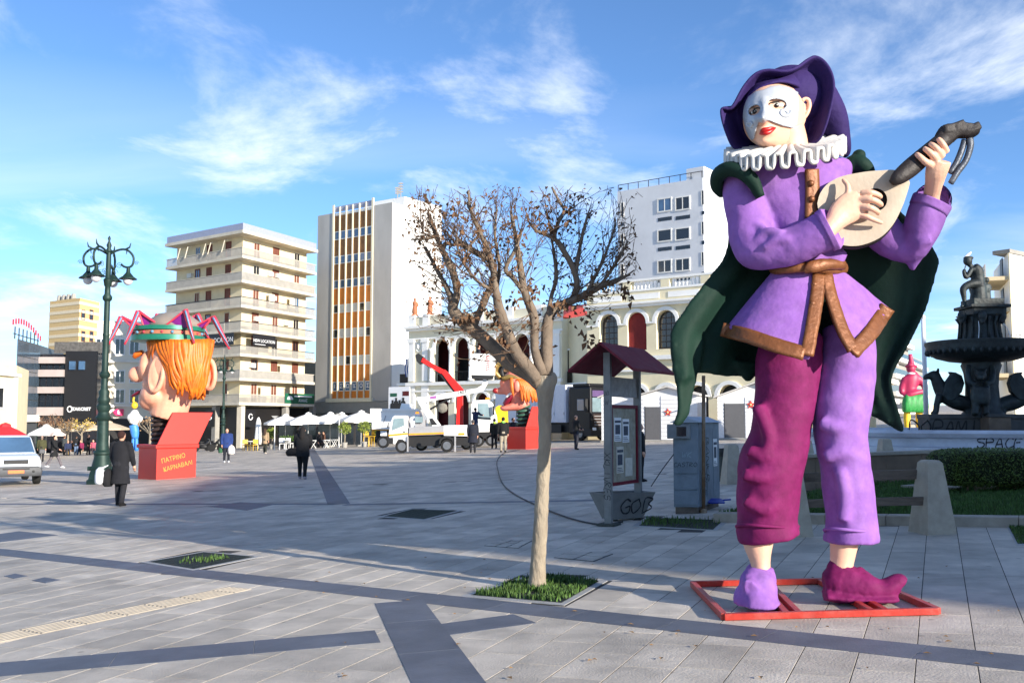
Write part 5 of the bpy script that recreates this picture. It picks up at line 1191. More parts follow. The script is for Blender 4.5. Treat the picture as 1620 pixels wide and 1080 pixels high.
# --- bare tree
bark = mat('bark', (146, 134, 116), rough=0.9, var=0.3, scale=7, bump=0.9, bscale=34, dirt=(92, 80, 68), dirtamt=0.7, stretch=(1, 1, 0.35))
barkd = mat('branch_bark', (112, 98, 84), rough=0.9, var=0.25, scale=8, bump=0.5, bscale=30)
twigm = mat('twig', (92, 72, 56), rough=0.9, var=0.25, scale=10)
TY = GP(850, 930).y; TP = Px(TY); to = GP(850, 930); to.z -= 0.02
tree = thing('bare_tree', 'bare pollarded tree with dry brown leaves in a grassy pit', 'tree', to)
mb = MB()
TP.limb(mb, [(849, 940, 0, 19, 19), (849, 926, 0, 15, 15), (851, 895, 0, 12.5, 12.5), (857, 800, 0, 11, 11), (861, 720, 0, 10.5, 10.5), (862, 660, 0, 11, 11), (863, 630, 0, 12.5, 12.5), (863, 610, 0, 16, 15), (864, 594, 0, 15, 14)], 18, 5)
mb.ell(TP.P(874, 600, -2), (8 * TP.k, 9 * TP.k, 13 * TP.k), 12, 8)
mb.build('trunk', bark, tree, to, voxel=0.012, smoothit=2, lump=0.02, lumpscale=0.12)
LIMBS = [
 [(856, 606, 0, 17), (835, 590, 4, 16), (812, 577, 8, 14.5), (788, 556, 14, 14), (764, 534, 18, 13), (745, 518, 20, 12.5), (727, 503, 22, 12), (716, 487, 22, 11), (723, 465, 20, 8.5), (717, 431, 16, 7), (700, 397, 12, 6), (690, 372, 10, 5), (677, 336, 8, 3.5)],
 [(718, 480, 22, 7), (704, 450, 30, 5), (688, 421, 36, 4.5), (672, 391, 40, 4)],
 [(690, 374, 10, 3.5), (672, 378, 4, 3), (650, 379, -4, 2)],
 [(700, 397, 12, 4), (706, 385, 2, 3.6), (718, 388, -8, 3.6), (723, 381, -10, 3.4)],
 [(748, 520, 20, 9), (756, 500, 14, 8), (768, 472, 10, 7), (781, 441, 6, 6.5), (777, 414, 2, 6), (752, 399, -6, 6), (723, 381, -14, 5.5)],
 [(850, 600, -4, 13), (839, 585, -8, 12), (818, 560, -14, 11), (804, 528, -20, 10), (790, 490, -24, 9.5), (784, 455, -26, 8), (776, 407, -26, 6), (757, 362, -26, 4.5), (744, 330, -28, 3.5), (741, 301, -28, 2.2)],
 [(858, 592, -4, 11), (846, 551, -10, 9.5), (845, 503, -14, 9), (830, 462, -18, 7.5), (825, 434, -20, 6.5), (816, 375, -22, 5), (808, 333, -24, 3.6)],
 [(866, 594, 0, 13), (865, 537, 4, 11.5), (869, 500, 8, 10.5), (888, 482, 12, 9.5), (908, 470, 14, 8.5), (911, 436, 16, 6.5), (888, 390, 16, 5.5), (873, 376, 14, 4.2), (851, 366, 12, 3.5), (837, 352, 10, 3)],
 [(880, 486, 12, 8), (905, 476, 8, 7.5), (930, 464, 4, 6.5), (962, 448, -2, 5), (997, 434, -6, 2.6)],
 [(876, 378, 14, 4), (884, 350, 14, 3.5), (892, 332, 14, 3), (884, 318, 12, 2.6), (873, 296, 10, 1.8)],
 [(910, 438, 16, 5), (914, 410, 20, 4), (921, 373, 24, 3.2), (930, 338, 26, 2)],
 [(928, 464, 4, 5), (940, 440, 8, 4), (955, 410, 12, 3), (974, 356, 16, 1.8)],
 [(946, 456, 2, 4), (966, 430, -4, 3.2), (982, 404, -8, 2.6), (993, 382, -10, 2.0)],
 [(960, 450, -2, 4), (978, 445, -10, 3), (1004, 427, -14, 1.8)],
 [(830, 465, -18, 5), (812, 440, -26, 4.4), (800, 425, -30, 4.2), (815, 395, -36, 4.2), (824, 368, -38, 3.8)],
 [(784, 460, -24, 5), (762, 450, -34, 4), (742, 430, -40, 3), (726, 400, -44, 2.4), (722, 370, -46, 1.8)],
 [(760, 370, -26, 3), (742, 392, -30, 2.6), (735, 420, -34, 2)],
 [(868, 500, 8, 6), (872, 470, 20, 5), (880, 440, 32, 4), (876, 400, 40, 3), (868, 350, 46, 2)],
 [(800, 515, -20, 5), (786, 470, 6, 4), (790, 420, 20, 3.4), (783, 372, 30, 2.8), (786, 330, 34, 1.8)],
]
lm = MB()
for L_ in LIMBS: TP.limb(lm, [(a, b_, c_, d_ * (0.76 + .1 * math.sin(a * .9 + b_)), d_ * 0.76) for a, b_, c_, d_ in L_], 10, 4)
lm.build('limbs', barkd, tree, to, smooth=True, lump=0.012, lumpscale=0.08, kind='stuff')
r = random.Random(17); tw_ = MB(); lv = MB(); ti = []
twig_tips = []
def twig(p, d, L_, r0, depth):
    pts = [p]; rad = [r0]; n_ = max(3, int(L_ / 0.07))
    for k in range(n_):
        d = (d + V((r.gauss(0, .13), r.gauss(0, .13), r.gauss(0.03, .10)))).normalized(); p = p + d * (L_ / n_); pts.append(p); rad.append(max(0.0022, r0 * (1 - 0.8 * (k + 1) / n_)))
        if depth > 0 and r.random() < 0.42:
            a = (d + V((r.gauss(0, .6), r.gauss(0, .6), r.gauss(0.1, .5)))).normalized(); twig(p, a, L_ * r.uniform(0.3, 0.65), rad[-1] * 0.75, depth - 1)
    e_ = proj(pts[-1])
    if not (642 < e_[0] < 1008 and 292 < e_[1] < 575): return
    tw_.tube(pts, rad, 5, cap=False); twig_tips.append((pts[-1], pts[-2], depth))
cen = TP.P(835, 470, 0)
for L_ in LIMBS:
    pp = catmull(L_, 4)
    for i in range(6 if L_[0][3] > 10 else 2, len(pp)):
        for _ in range(r.choice((1, 1, 2, 2))):
            p = TP.P(pp[i][0], pp[i][1], pp[i][2]); q = TP.P(*pp[max(i - 1, 0)][:3]); d = (p - q).normalized()
            o_ = (p - cen).normalized(); a = (o_ * 0.55 + d * 0.3 + V((r.gauss(0, .5), r.gauss(0, .55), r.gauss(0.35, .45)))).normalized()
            twig(p, a, r.uniform(0.15, 0.5), r.uniform(0.004, 0.007), 2)
    p = TP.P(*pp[-1][:3]); q = TP.P(*pp[-3][:3])
    for _ in range(2): twig(p, ((p - q).normalized() + V((r.gauss(0, .35), r.gauss(0, .35), r.gauss(0, .35)))).normalized(), r.uniform(0.12, 0.35), 0.005, 1)
tw_.build('twigs', twigm, tree, to, kind='stuff', recalc=False)
def leafclump(p, n_, s0):
    for _ in range(n_):
        c_ = p + V((r.gauss(0, .035), r.gauss(0, .035), r.gauss(-0.03, .05))); s_ = s0 * r.uniform(0.5, 1.3); a = V((r.gauss(0, 1), r.gauss(0, 1), r.gauss(-.9, .6))).normalized() * s_; b_ = a.orthogonal().normalized() * s_ * 0.35; up = a.cross(b_).normalized() * s_ * 0.22
        lv.add([c_, c_ + a * 0.45 - b_ + up, c_ + a, c_ + a * 0.45 + b_ + up, c_ + a * 0.5], [(0, 1, 4), (1, 2, 4), (2, 3, 4), (3, 0, 4)]); ti.extend([r.random()] * 5)
for (p, q, dp) in twig_tips:
    if r.random() < 0.11: leafclump(p, r.randint(1, 5), 0.05)
    elif r.random() < 0.1: leafclump((p + q) / 2, r.randint(1, 3), 0.05)
for (u, v_) in ((737, 492), (748, 497), (780, 500), (812, 470), (842, 455), (838, 445), (880, 480), (890, 475), (930, 530), (922, 500), (985, 450), (992, 458), (865, 545), (902, 335), (868, 352), (928, 460), (680, 309), (707, 325)):
    leafclump(TP.P(u, v_, r.uniform(-15, 15)), 12, 0.075)
for _ in range(30):
    q_ = r.choice(LIMBS); j_ = r.choice(q_[1:]); leafclump(TP.P(j_[0] + r.gauss(0, 8), j_[1] + abs(r.gauss(0, 12)), j_[2] + r.gauss(0, 8)), r.randint(2, 6), 0.06) if j_[1] < 540 else None
lv.tint = ti; lv.build('dry_leaves', mat('tree_leaf', (100, 72, 48), rough=0.85, var=0.3, scale=20, objrand=0.35), tree, to, kind='stuff', recalc=False)
# --- notice board kiosk
gm = mat('grey_steel', (126, 126, 124), rough=0.55, metal=0.2, var=0.15, scale=6, dirt=(86, 84, 80), dirtamt=0.45)
maroon = mat('maroon_roof', (110, 32, 44), rough=0.7, spec=0.2, var=0.15, scale=6, bump=0.1, dirt=(130, 86, 92), dirtamt=0.4)
p1, p2 = GP(963, 831), GP(1010, 818); rd_ = (p2 - p1); rd_.z = 0; Lk = rd_.length; rd_.normalize(); pr = V((rd_.y, -rd_.x, 0))
KO = (p1 + p2) / 2; KS = thing('notice_board', 'grey notice board kiosk with maroon gabled roof and pasted posters', 'notice board', KO)
def kb(name, m, a0, a1, s0, s1, z0, z1, parent=None):
    mb = MB(); q = [p1 + rd_ * a + pr * s_ for a, s_ in ((a0, s0), (a1, s0), (a1, s1), (a0, s1))]; mb.hexa([V((p.x, p.y, KO.z + z0)) for p in q], [V((p.x, p.y, KO.z + z1)) for p in q]); return mb.build(name, m, parent or KS, KO, bevel=0.004)
zr = AT(958, 547, p1.y).z - KO.z
for a in (0.0, Lk):
    kb('post', gm, a - 0.035, a + 0.035, -0.055, 0.055, -0.02, zr - 0.10); kb('base_plate', grate_m, a - 0.14, a + 0.14, -0.14, 0.14, -0.01, 0.025)
for sgn in (1, -1):
    a0, a1 = p1 - rd_ * 0.28, p2 + rd_ * 0.30; e_ = pr * (0.52 * sgn); dz = V((0, 0, -0.40)); zz = V((0, 0, zr)); th = V((0, 0, 0.045))
    q = [V((p.x, p.y, KO.z)) + zz for p in (a0, a1)]; lo = [q[1] + e_ + dz, q[0] + e_ + dz]; ql = [q[0] + pr * 0.002 * sgn, q[1] + pr * 0.002 * sgn] + lo
    mb = MB(); mb.hexa(ql, [p + th for p in ql]); mb.build('roof_panel', maroon, KS, KO, bevel=0.004)
zb0, zb1 = AT(985, 768, 14.8).z - KO.z, AT(985, 640, 14.8).z - KO.z
board_m = mat('board_face', (150, 142, 122), rough=0.8, var=0.25, scale=9, dirt=(188, 184, 172), dirtamt=0.7)
bo = kb('board', board_m, 0.10, Lk - 0.10, -0.012, 0.012, zb0 + 0.04, zb1 - 0.04)
for (a0, a1, z0, z1) in ((0.06, 0.11, zb0, zb1), (Lk - 0.11, Lk - 0.06, zb0, zb1), (0.11, Lk - 0.11, zb0, zb0 + 0.05), (0.11, Lk - 0.11, zb1 - 0.05, zb1)): kb('board_frame', maroon, a0, a1, -0.035, 0.035, z0, z1)
kb('header_panel', mat('header_grey', (146, 142, 138), rough=0.6, var=0.25, scale=9, dirt=(90, 84, 90), dirtamt=0.5), 0.04, Lk - 0.04, -0.015, 0.015, zb1 + 0.12, zb1 + 0.42)
FKs = Fac((p1 + pr * 0.013).xy, (p2 + pr * 0.013).xy, KO, KS)   # face towards the right of the kiosk
def paper(F_, par, o_, t0, t1, h0, h1, seed, m1=signw):
    p = F_.box(MB(), t0, t1, h0, h1, 0.001, 0.004).build('poster', m1, par, o_); r_ = random.Random(seed)
    mb = MB(); x = t0 + 0.02
    F_.box(mb, t0 + 0.02, t1 - 0.02, h1 - (h1 - h0) * 0.22, h1 - (h1 - h0) * 0.12, 0.004, 0.0055)
    F_.box(mb, t0 + 0.035, t1 - 0.05, h0 + (h1 - h0) * 0.3, h1 - (h1 - h0) * 0.3, 0.004, 0.0055)
    for k in range(3): F_.box(mb, t0 + 0.02, t1 - 0.02 - 0.03 * k, h0 + 0.02 + k * 0.025, h0 + 0.03 + k * 0.025, 0.004, 0.0055)
    mb.build('poster_print', mat('print_grey', (66, 70, 84), rough=0.7, var=0.5, scale=30), p, o_); return p
# left side of the board faces the camera
FK2 = Fac((p1 - pr * 0.013).xy, (p2 - pr * 0.013).xy, KO, KS); FK2.n = -pr
camside = FKs if (V((0, 0, 0)) - KO).dot(FKs.n) > 0 else FK2
zz0 = KO.z
for F_ in (camside,):
    paper(F_, bo, KO, 0.20, 0.47, zz0 + zb0 + 0.66, zz0 + zb0 + 1.02, 1); paper(F_, bo, KO, 0.52, 0.78, zz0 + zb0 + 0.64, zz0 + zb0 + 1.0, 2)
    paper(F_, bo, KO, 0.28, 0.55, zz0 + zb0 + 0.18, zz0 + zb0 + 0.58, 3, mat('old_paper', (206, 200, 186), rough=0.8, var=0.15, scale=12))
    F_.box(MB(), 0.62, 0.9, zz0 + zb0 + 0.12, zz0 + zb0 + 0.4, 0.001, 0.003).build('torn_paper', mat('old_paper', (206, 200, 186)), bo, KO)
# tags scrawled on the posts
def rot_text(s_, size, pos, x_, y_, par, o_, m=None): return tagtext(s_, size * .8, m or gf, frameM(V(pos) - V(o_), x_, y_), par)
fw = V((-rd_.x, -rd_.y, 0)); px_ = V((rd_.y, -rd_.x, 0))
rot_text('XKLIVRES', 0.13, p1 + fw * 0.0365 + V((0, 0, 0.72)), (0, 0, -1), px_, KS, KO); rot_text('BB', 0.07, p1 + fw * 0.0365 + V((0, 0, 1.95)), px_, (0, 0, 1), KS, KO); rot_text('W', 0.08, p1 + fw * 0.0365 + V((0, 0, 1.82)), px_, (0, 0, 1), KS, KO)
# --- steel planter trough under the board
PL = GP(985, 822); pt_ = thing('steel_planter', 'empty grey steel trough with black scrawl under the notice board', 'planter', PL)
dpl = V((0.86, 0.5, 0)); npl = V((dpl.y, -dpl.x, 0))
mb = MB(); zt_ = 0.40; c0_ = PL + V((0, 0, 0.03)); ring = lambda l, w, z: [c0_ + dpl * (sx * l) + npl * (sy * w) + V((0, 0, z)) for sx, sy in ((-1, -1), (1, -1), (1, 1), (-1, 1))]
mb.loft([ring(.30, .13, 0), ring(.46, .25, zt_), ring(.44, .23, zt_), ring(.29, .12, 0.04)], cap=False); mb.add(ring(.30, .13, 0.0), [(0, 1, 2, 3)]); mb.add(ring(.30, .13, 0.045), [(3, 2, 1, 0)]); mb.build('trough', gm, pt_, PL)
MB().add(ring(.36, .17, 0.16), [(3, 2, 1, 0)]).build('soil', soil_m, pt_, PL)
for sx in (-.2, .2): mb = MB(); mb.box(PL + dpl * sx + V((0, 0, 0.005)), (0.06, 0.2, 0.06), rz=math.atan2(dpl.y, dpl.x)); mb.build('foot', grate_m, pt_, PL)
sl_ = (V((0, 0, zt_)) + npl * 0.12).normalized()
tagtext('GOB', 0.24, gf, frameM(c0_ + dpl * 0.12 + npl * 0.197 + V((0, 0, 0.2)) - PL, dpl, sl_), pt_, w=.11)
# --- electrical cabinet
cg = mat('cabinet_grey', (122, 134, 144), rough=0.6, var=0.15, scale=4, dirt=(84, 88, 92), dirtamt=0.55, bump=0.1)
ec = GP(1106, 812); e1 = V((-0.98, 0.12, 0)).normalized(); e2 = V((0.46, 0.89, 0)).normalized(); CO = ec.copy(); CB = thing('electrical_cabinet', 'battered grey electrical cabinet with sloped lid, tags and a poster', 'cabinet', CO)
w1, w2 = 0.40, 1.25; zc0, zc1 = 0.10, AT(1106, 668, ec.y).z - ec.z
cbx = lambda a0, a1, b0, b1, z0, z1: MB().hexa([ec + e1 * a + e2 * b_ + V((0, 0, z0)) for a, b_ in ((a0, b0), (a1, b0), (a1, b1), (a0, b1))], [ec + e1 * a + e2 * b_ + V((0, 0, z1)) for a, b_ in ((a0, b0), (a1, b0), (a1, b1), (a0, b1))])
cbx(0, w1, 0, w2, zc0, zc1).build('body', cg, CB, CO, bevel=0.008); cbx(0.02, w1 - 0.02, 0.02, w2 - 0.02, -0.05, zc0).build('plinth', mat('cab_plinth', (104, 92, 80), rough=0.9, var=0.3, scale=8), CB, CO)
q = [ec + e1 * a + e2 * b_ + V((0, 0, zc1 + h_)) for a, b_, h_ in ((-.04, -.05, .0), (w1 + .04, -.05, .0), (w1 + .04, w2 + .05, .0), (-.04, w2 + .05, .0))]; rt = [ec + e1 * (w1 / 2) + e2 * b_ + V((0, 0, zc1 + 0.09)) for b_ in (-.05, w2 + .05)]
mb = MB(); mb.add(q + rt, [(3, 2, 1, 0), (0, 1, 4), (2, 3, 5), (1, 2, 5, 4), (3, 0, 4, 5)]); mb.build('lid', mat('cab_lid', (150, 162, 176), rough=0.5, metal=0.3, var=0.15, scale=5), CB, CO, solid=0.015)
for z0, z1, a0, a1 in ((0.14, 0.36, .02, w1 - .02), (0.38, 0.62, .02, w1 - .02), (0.64, zc1 - 0.22, .02, w1 - .02)):
    cbx(a0, a1, -0.02, 0.0, z0, z1).build('door_panel', cg, CB, CO, bevel=0.004)
mbx = cbx(0.10, w1 + 0.06, -0.12, -0.02, zc1 - 0.26, zc1 - 0.03).build('meter_box', mat('meter_grey', (126, 130, 132), rough=0.6, var=.2), CB, CO, bevel=0.01)
cbx(0.15, 0.30, -0.128, -0.12, zc1 - 0.22, zc1 - 0.07).build('meter_glass', glassd, mbx, CO)
for k in range(3): cbx(-0.006, 0.0, 0.1 + 0.38 * k, 0.42 + 0.38 * k, 0.2, zc1 - 0.1).build('side_panel', cg, CB, CO, bevel=0.003)
FCb = Fac((ec + e2 * 0.0 - e1 * 0.007).xy, (ec + e2 * w2 - e1 * 0.007).xy, CO, CB)
paper(FCb, CB, CO, 0.85, 1.08, ec.z + 0.72, ec.z + 1.18, 4)
rot_text('CASTRO', 0.09, ec + e1 * 0.2 - e2 * 0.024 + V((0, 0, 0.78)), -e1, (0, 0, 1), CB, CO); rot_text('WK', 0.11, ec + e1 * 0.18 - e2 * 0.024 + V((0, 0, 0.94)), -e1, (0, 0, 1), CB, CO, m=mat('tag_pale', (150, 170, 180)))
rot_text('BANKR', 0.22, ec - e1 * 0.009 + e2 * 0.5 + V((0, 0, 0.85)), (0, 0, -1), e2, CB, CO); rot_text('YES', 0.2, ec - e1 * 0.009 + e2 * 0.35 + V((0, 0, 0.45)), (0, 0, -1), e2, CB, CO)
# rusty pole, broom, dustpan beside the cabinet
rust = mat('rusty_pole', (120, 92, 66), rough=0.85, var=0.35, scale=8, dirt=(190, 180, 160), dirtamt=0.7, stretch=(1, 1, .5))
pb_ = GP(1113, 811) + V((0, 0.0, 0)); pp_ = thing('rusty_pole', 'thin peeling rusty pole standing against the electrical cabinet', 'pole', pb_)
mb = MB(); q = pb_; mb.tube([q, AT(1113, 700, q.y), AT(1113, 594, q.y)], 0.03, 8); mb.build('shaft', rust, pp_, pb_, smooth=True); MB().lathe([(0.06, -0.02), (0.06, 0.05), (0.035, 0.07)], pb_, 10).build('foot_collar', rust, pp_, pb_)
bp_ = GP(1122, 803) + V((0, 0, 0.12)); br = thing('straw_broom', 'worn straw broom head leaning on the rusty pole', 'broom', bp_)
mb = MB(); mb.lathe([(0.085, 0), (0.08, 0.1), (0.05, 0.28), (0.022, 0.34), (0.02, 0.36)], bp_, 10, sy=0.5); mb.build('bristles', mat('straw', (150, 124, 88), rough=0.95, var=0.3, scale=30, stretch=(1, 1, .1)), br, bp_); mb = MB(); mb.tube([bp_ + V((0, 0, .34)), bp_ + V((-0.03, 0.04, 0.95))], 0.013, 6); mb.build('handle', rust, br, bp_)
dp_ = GP(1132, 806) + V((0, 0, 0.1)); dn_ = thing('blue_dustpan', 'blue plastic dustpan on the kerb beside the cabinet', 'dustpan', dp_)
mb = MB(); bl = mat('blue_plastic', (26, 52, 150), rough=0.4, var=0.1)
mb.hexa([dp_ + V(p) for p in ((-.13, -.1, .01), (.13, -.1, .01), (.11, .1, .0), (-.11, .1, .0))], [dp_ + V(p) for p in ((-.14, -.11, .03), (.14, -.11, .03), (.12, .12, .08), (-.12, .12, .08))]); mb.build('pan', bl, dn_, dp_); mb = MB(); mb.tube([dp_ + V((0.1, 0.05, 0.05)), dp_ + V((0.28, 0.12, 0.06))], 0.015, 6); mb.build('handle', bl, dn_, dp_)
# cables on the ground
blk = mat('black_rubber', (24, 24, 26), rough=0.6, var=0.1)
def cable(name, label, pts, rad=0.012, ground=True):
    q = [GP(*p) + V((0, 0, rad)) if ground else p for p in pts]; c_ = [V(x) for x in catmull(q, 8)]
    if ground: c_ = [V((p.x, p.y, GZ(p.x) + rad + 0.004)) for p in c_]
    o = MB(); o.tube(c_, rad, 6); o = o.build(name, blk, smooth=True); return tag(o, label, 'cable')
cable('ground_cable', 'black cable snaking over the paving to the notice board', [(822, 712), (800, 716), (787, 728), (788, 745), (795, 765), (815, 783), (860, 805), (905, 822), (950, 831), (985, 827)], 0.014)
cable('loose_wire', 'thin black wire slung from the cabinet down to the steel trough', [AT(1066, 718, 15.6), AT(1048, 742, 15.4), AT(1030, 769, PL.y)], 0.008, False)
# --- garden bed
kerb_m = mat('kerb_stone', (156, 146, 132), rough=0.75, var=0.18, scale=5, bump=0.2, dirt=(110, 102, 92), dirtamt=0.4)
ka, kb_ = GP(1128, 826), GP(1700, 836); kd = (kb_ - ka); Lg = kd.length; kd.normalize(); kn = V((-kd.y, kd.x, 0)).normalized()
kerb = struct(bpy.data.objects.new('garden_kerb', None)); COL.objects.link(kerb); t = 0
while t < Lg:
    l = min(0.8, Lg - t); q = [ka + kd * (t + 0.003), ka + kd * (t + l - 0.003), ka + kd * (t + l - 0.003) + kn * 0.28, ka + kd * (t + 0.003) + kn * 0.28]
    mb = MB(); mb.hexa([p + V((0, 0, -0.1)) for p in q], [V((p.x, p.y, GZ(p.x) + 0.13)) for p in q]); mb.build('kerb_stone', kerb_m, kerb, bevel=0.008); t += l
g0 = ka + kn * 0.27; g1 = kb_ + kn * 0.27; g2 = g1 + kn * 8.0; g3 = g0 + kn * 6.6 + kd * 0.9
bedq = [V((p.x, p.y, GZ(p.x) + 0.09)) for p in (g0, g1, g2, g3)]
bed = struct(MB().quad(*bedq).build('lawn', mat('lawn_soil', (58, 72, 30), rough=0.95, var=0.4, scale=3, bump=0.5)))
lw = grass_blades('lawn_grass', [bedq], 42000, 0.075, dgrass_m, seed=31, w=0.006, weight=lambda p: 1.0 if p.y < 17.5 else 0.5); tag(lw, 'short dark green grass of the shaded garden bed', 'grass')
# stepping flagstones in the lawn
for i, (u, v_) in enumerate(((1330, 776), (1352, 788), (1452, 790), (1500, 793), (1560, 793))):
    p = GP(u, v_ - 10); o = MB(); o.box((p.x, p.y, GZ(p.x) + 0.13), (0.55, 0.35, 0.04), rz=0.3 + i * 0.2); o.build('flagstone', kerb_m, bed)
# low brown wall beyond the lawn
wa, wb = onground(1235, 19.6), onground(1515, 19.6); br_w = mat('brown_marble', (120, 100, 82), rough=0.6, var=0.2, scale=3, dirt=(92, 78, 66), dirtamt=0.4)
c = (wa + wb) / 2; LW = thing('low_wall', 'low brown stone wall with pale coping behind the lawn', 'wall', c)
nwb = 5
for k in range(nwb):
    a, b_ = wa.lerp(wb, k / nwb), wa.lerp(wb, (k + 1) / nwb); mb = MB(); d_ = V((0.003, 0, 0)); q = [a + d_, b_ - d_, b_ - d_ + V((0, .25, 0)), a + d_ + V((0, .25, 0))]; mb.hexa([p + V((0, 0, -.1)) for p in q], [p + V((0, 0, .64)) for p in q]); mb.build('stone_block', br_w, LW, c)
mb = MB(); q = [wa + V((-.04, -.05, .641)), wb + V((.04, -.05, .641)), wb + V((.04, .31, .641)), wa + V((-.04, .31, .641))]; mb.hexa(q, [p + V((0, 0, .06)) for p in q]); mb.build('coping', kerb_m, LW, c)
# clipped hedges
def hedge(name, label, u0, u1, Y_, v0, v1, dep, seed):
    a, b_ = onground(u0, Y_), onground(u1, Y_); c_ = (a + b_) / 2; c_.z += 0.08; t_ = thing(name, label, 'hedge', c_); zt2 = AT((u0 + u1) / 2, v0, Y_).z; zl = AT((u0 + u1) / 2, v1, Y_).z
    r_ = random.Random(seed); mb = MB(); ti_ = []; wx, wy, wz = (b_.x - a.x) / 2, dep / 2, (zt2 - zl) / 2; cc = V((c_.x, c_.y + dep / 2, (zt2 + zl) / 2))
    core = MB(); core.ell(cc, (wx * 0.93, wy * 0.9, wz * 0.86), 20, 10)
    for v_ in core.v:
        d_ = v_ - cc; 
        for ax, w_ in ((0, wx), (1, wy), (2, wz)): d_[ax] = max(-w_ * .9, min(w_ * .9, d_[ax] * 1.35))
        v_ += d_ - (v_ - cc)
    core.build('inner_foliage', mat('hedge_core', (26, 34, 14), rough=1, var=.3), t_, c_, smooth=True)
    for _ in range(9000):
        d_ = V((r_.uniform(-1, 1), r_.uniform(-1, 1), r_.uniform(-1, 1))); ax = r_.choice((0, 1, 1, 2, 2)); d_[ax] = math.copysign(1, d_[ax] if ax != 1 else -abs(d_[ax]) if r_.random() < .8 else 1) * r_.uniform(.86, 1.04)
        m_ = max(abs(d_.x) ** 4 + abs(d_.y) ** 4 + abs(d_.z) ** 4, .2) ** .25; d_ = d_ / max(m_, .95); p = cc + V((d_.x * wx, d_.y * wy, d_.z * wz)); s_ = r_.uniform(.018, .04); a_ = V((r_.gauss(0, 1), r_.gauss(0, 1), r_.gauss(.5, 1))).normalized() * s_; q_ = a_.orthogonal().normalized() * s_ * .5
        mb.add([p, p + a_ * .5 + q_, p + a_, p + a_ * .5 - q_], [(0, 1, 2, 3)]); ti_ += [r_.random()] * 4
    mb.tint = ti_; mb.build('leaves', mat('hedge_leaf', (74, 92, 34), rough=.6, var=.25, scale=6, objrand=.45), t_, c_, kind='stuff', recalc=False)
    for k in range(7):
        p = a.lerp(b_, .08 + k * .14) + V((r_.uniform(-.1, .1), dep * r_.uniform(.3, .6), .05)); st = MB(); st.tube([p, p + V((r_.uniform(-.1, .1), 0, .25)), p + V((r_.uniform(-.15, .15), 0, .5))], [.02, .015, .01], 6); st.build('stem', barkd, t_, c_)
hedge('clipped_hedge', 'dense clipped green hedge at the edge of the lawn', 1503, 1700, 16.2, 711, 772, 1.2, 3)
# --- concrete posts with wooden rails
cpost = mat('post_concrete', (166, 156, 140), rough=0.75, var=0.14, scale=6, bump=0.2, dirt=(120, 110, 98), dirtamt=0.4)
wood = mat('weathered_wood', (96, 84, 74), rough=0.9, var=0.3, scale=6, bump=0.4, stretch=(.3, 3, 3), dirt=(60, 50, 44), dirtamt=0.5)
def trap(parent, o_, p, w0, w1, h, rz, dep0=.5, dep1=.26, name='concrete_post'):
    R = Matrix.Rotation(rz, 3, 'Z'); mb = MB(); mb.hexa([p + R @ V((x * w0, y * dep0, -.06)) for x, y in ((-.5, -.5), (.5, -.5), (.5, .5), (-.5, .5))], [p + R @ V((x * w1, y * dep1, h)) for x, y in ((-.5, -.5), (.5, -.5), (.5, .5), (-.5, .5))])
    mb.hexa([p + R @ V((x * w1 * .98, y * dep1 * .98, h)) for x, y in ((-.5, -.5), (.5, -.5), (.5, .5), (-.5, .5))], [p + R @ V((x * w1 * .7, y * dep1 * .7, h + .03)) for x, y in ((-.5, -.5), (.5, -.5), (.5, .5), (-.5, .5))])
    return mb.build(name, cpost, parent, o_, bevel=.006)
q1 = GP(1475, 842); q2 = onground(1253, q1.y + 0.25); bc_ = (q1 + q2) / 2; BR = thing('rail_barrier', 'concrete posts joined by two weathered wooden rails in front of the lawn', 'barrier', bc_)
hp = AT(1475, 731, q1.y).z - q1.z; trap(BR, bc_, q1, .40, .20, hp, 0.1); trap(BR, bc_, q2, .40, .20, hp, 0.1)
for (v0, v1, off) in ((743, 758, .10), (784, 797, -.12)):
    mb = MB(); z0, z1 = AT(1450, v1, q1.y).z, AT(1450, v0, q1.y).z; a, b_ = V((q1.x - .02 if off < 0 else q1.x - .1, q1.y + off, 0)), V((q2.x, q2.y + off, 0)); dz = q2.z - q1.z
    mb.hexa([V((b_.x, b_.y, z0 + dz)), V((a.x, a.y, z0)), V((a.x, a.y + .07, z0)), V((b_.x, b_.y + .07, z0 + dz))], [V((b_.x, b_.y, z1 + dz)), V((a.x, a.y, z1)), V((a.x, a.y + .07, z1)), V((b_.x, b_.y + .07, z1 + dz))]); mb.build('wooden_rail', wood, BR, bc_, bevel=.006)
mb = MB(); mb.box((q1.x, q1.y - .10, AT(1450, 790, q1.y).z), (.05, .14, .14)); mb.build('steel_bracket', grate_m, BR, bc_)
for i, (u, v_, v0, lab) in enumerate(((1158, 765, 704, 'small tapered concrete post beside the waste bin'), (1276, 737, 697, 'small tapered concrete post seen between the statue legs'), (1401, 722, 695, 'small tapered concrete post before the fountain rim'), (1443, 690, 672, 'tiny pale concrete post at the feet of the far figure'))):
    p = GP(u, v_) if i < 2 else onground(u, (26, 33)[i == 3] if i == 2 else 50); h_ = AT(u, v0, p.y).z - p.z; t_ = thing('concrete_bollard', lab, 'bollard', p, group='tapered concrete posts'); trap(t_, p, p, .42, .24, h_, .1)
# waste bin
p = GP(1147, 763); t_ = thing('waste_bin', 'dark green waste bin with a black liner behind the cabinet', 'bin', p); MB().lathe([(.15, .02), (.17, .66), (.19, .68), (.19, .72), (.17, .72)], p, 14).build('drum', mat('bin_green', (38, 46, 44), rough=.5, var=.2), t_, p); MB().lathe([(.192, .60), (.205, .70), (.18, .78), (.16, .74)], p, 14).build('liner', blk, t_, p, lump=.03, lumpscale=.05)
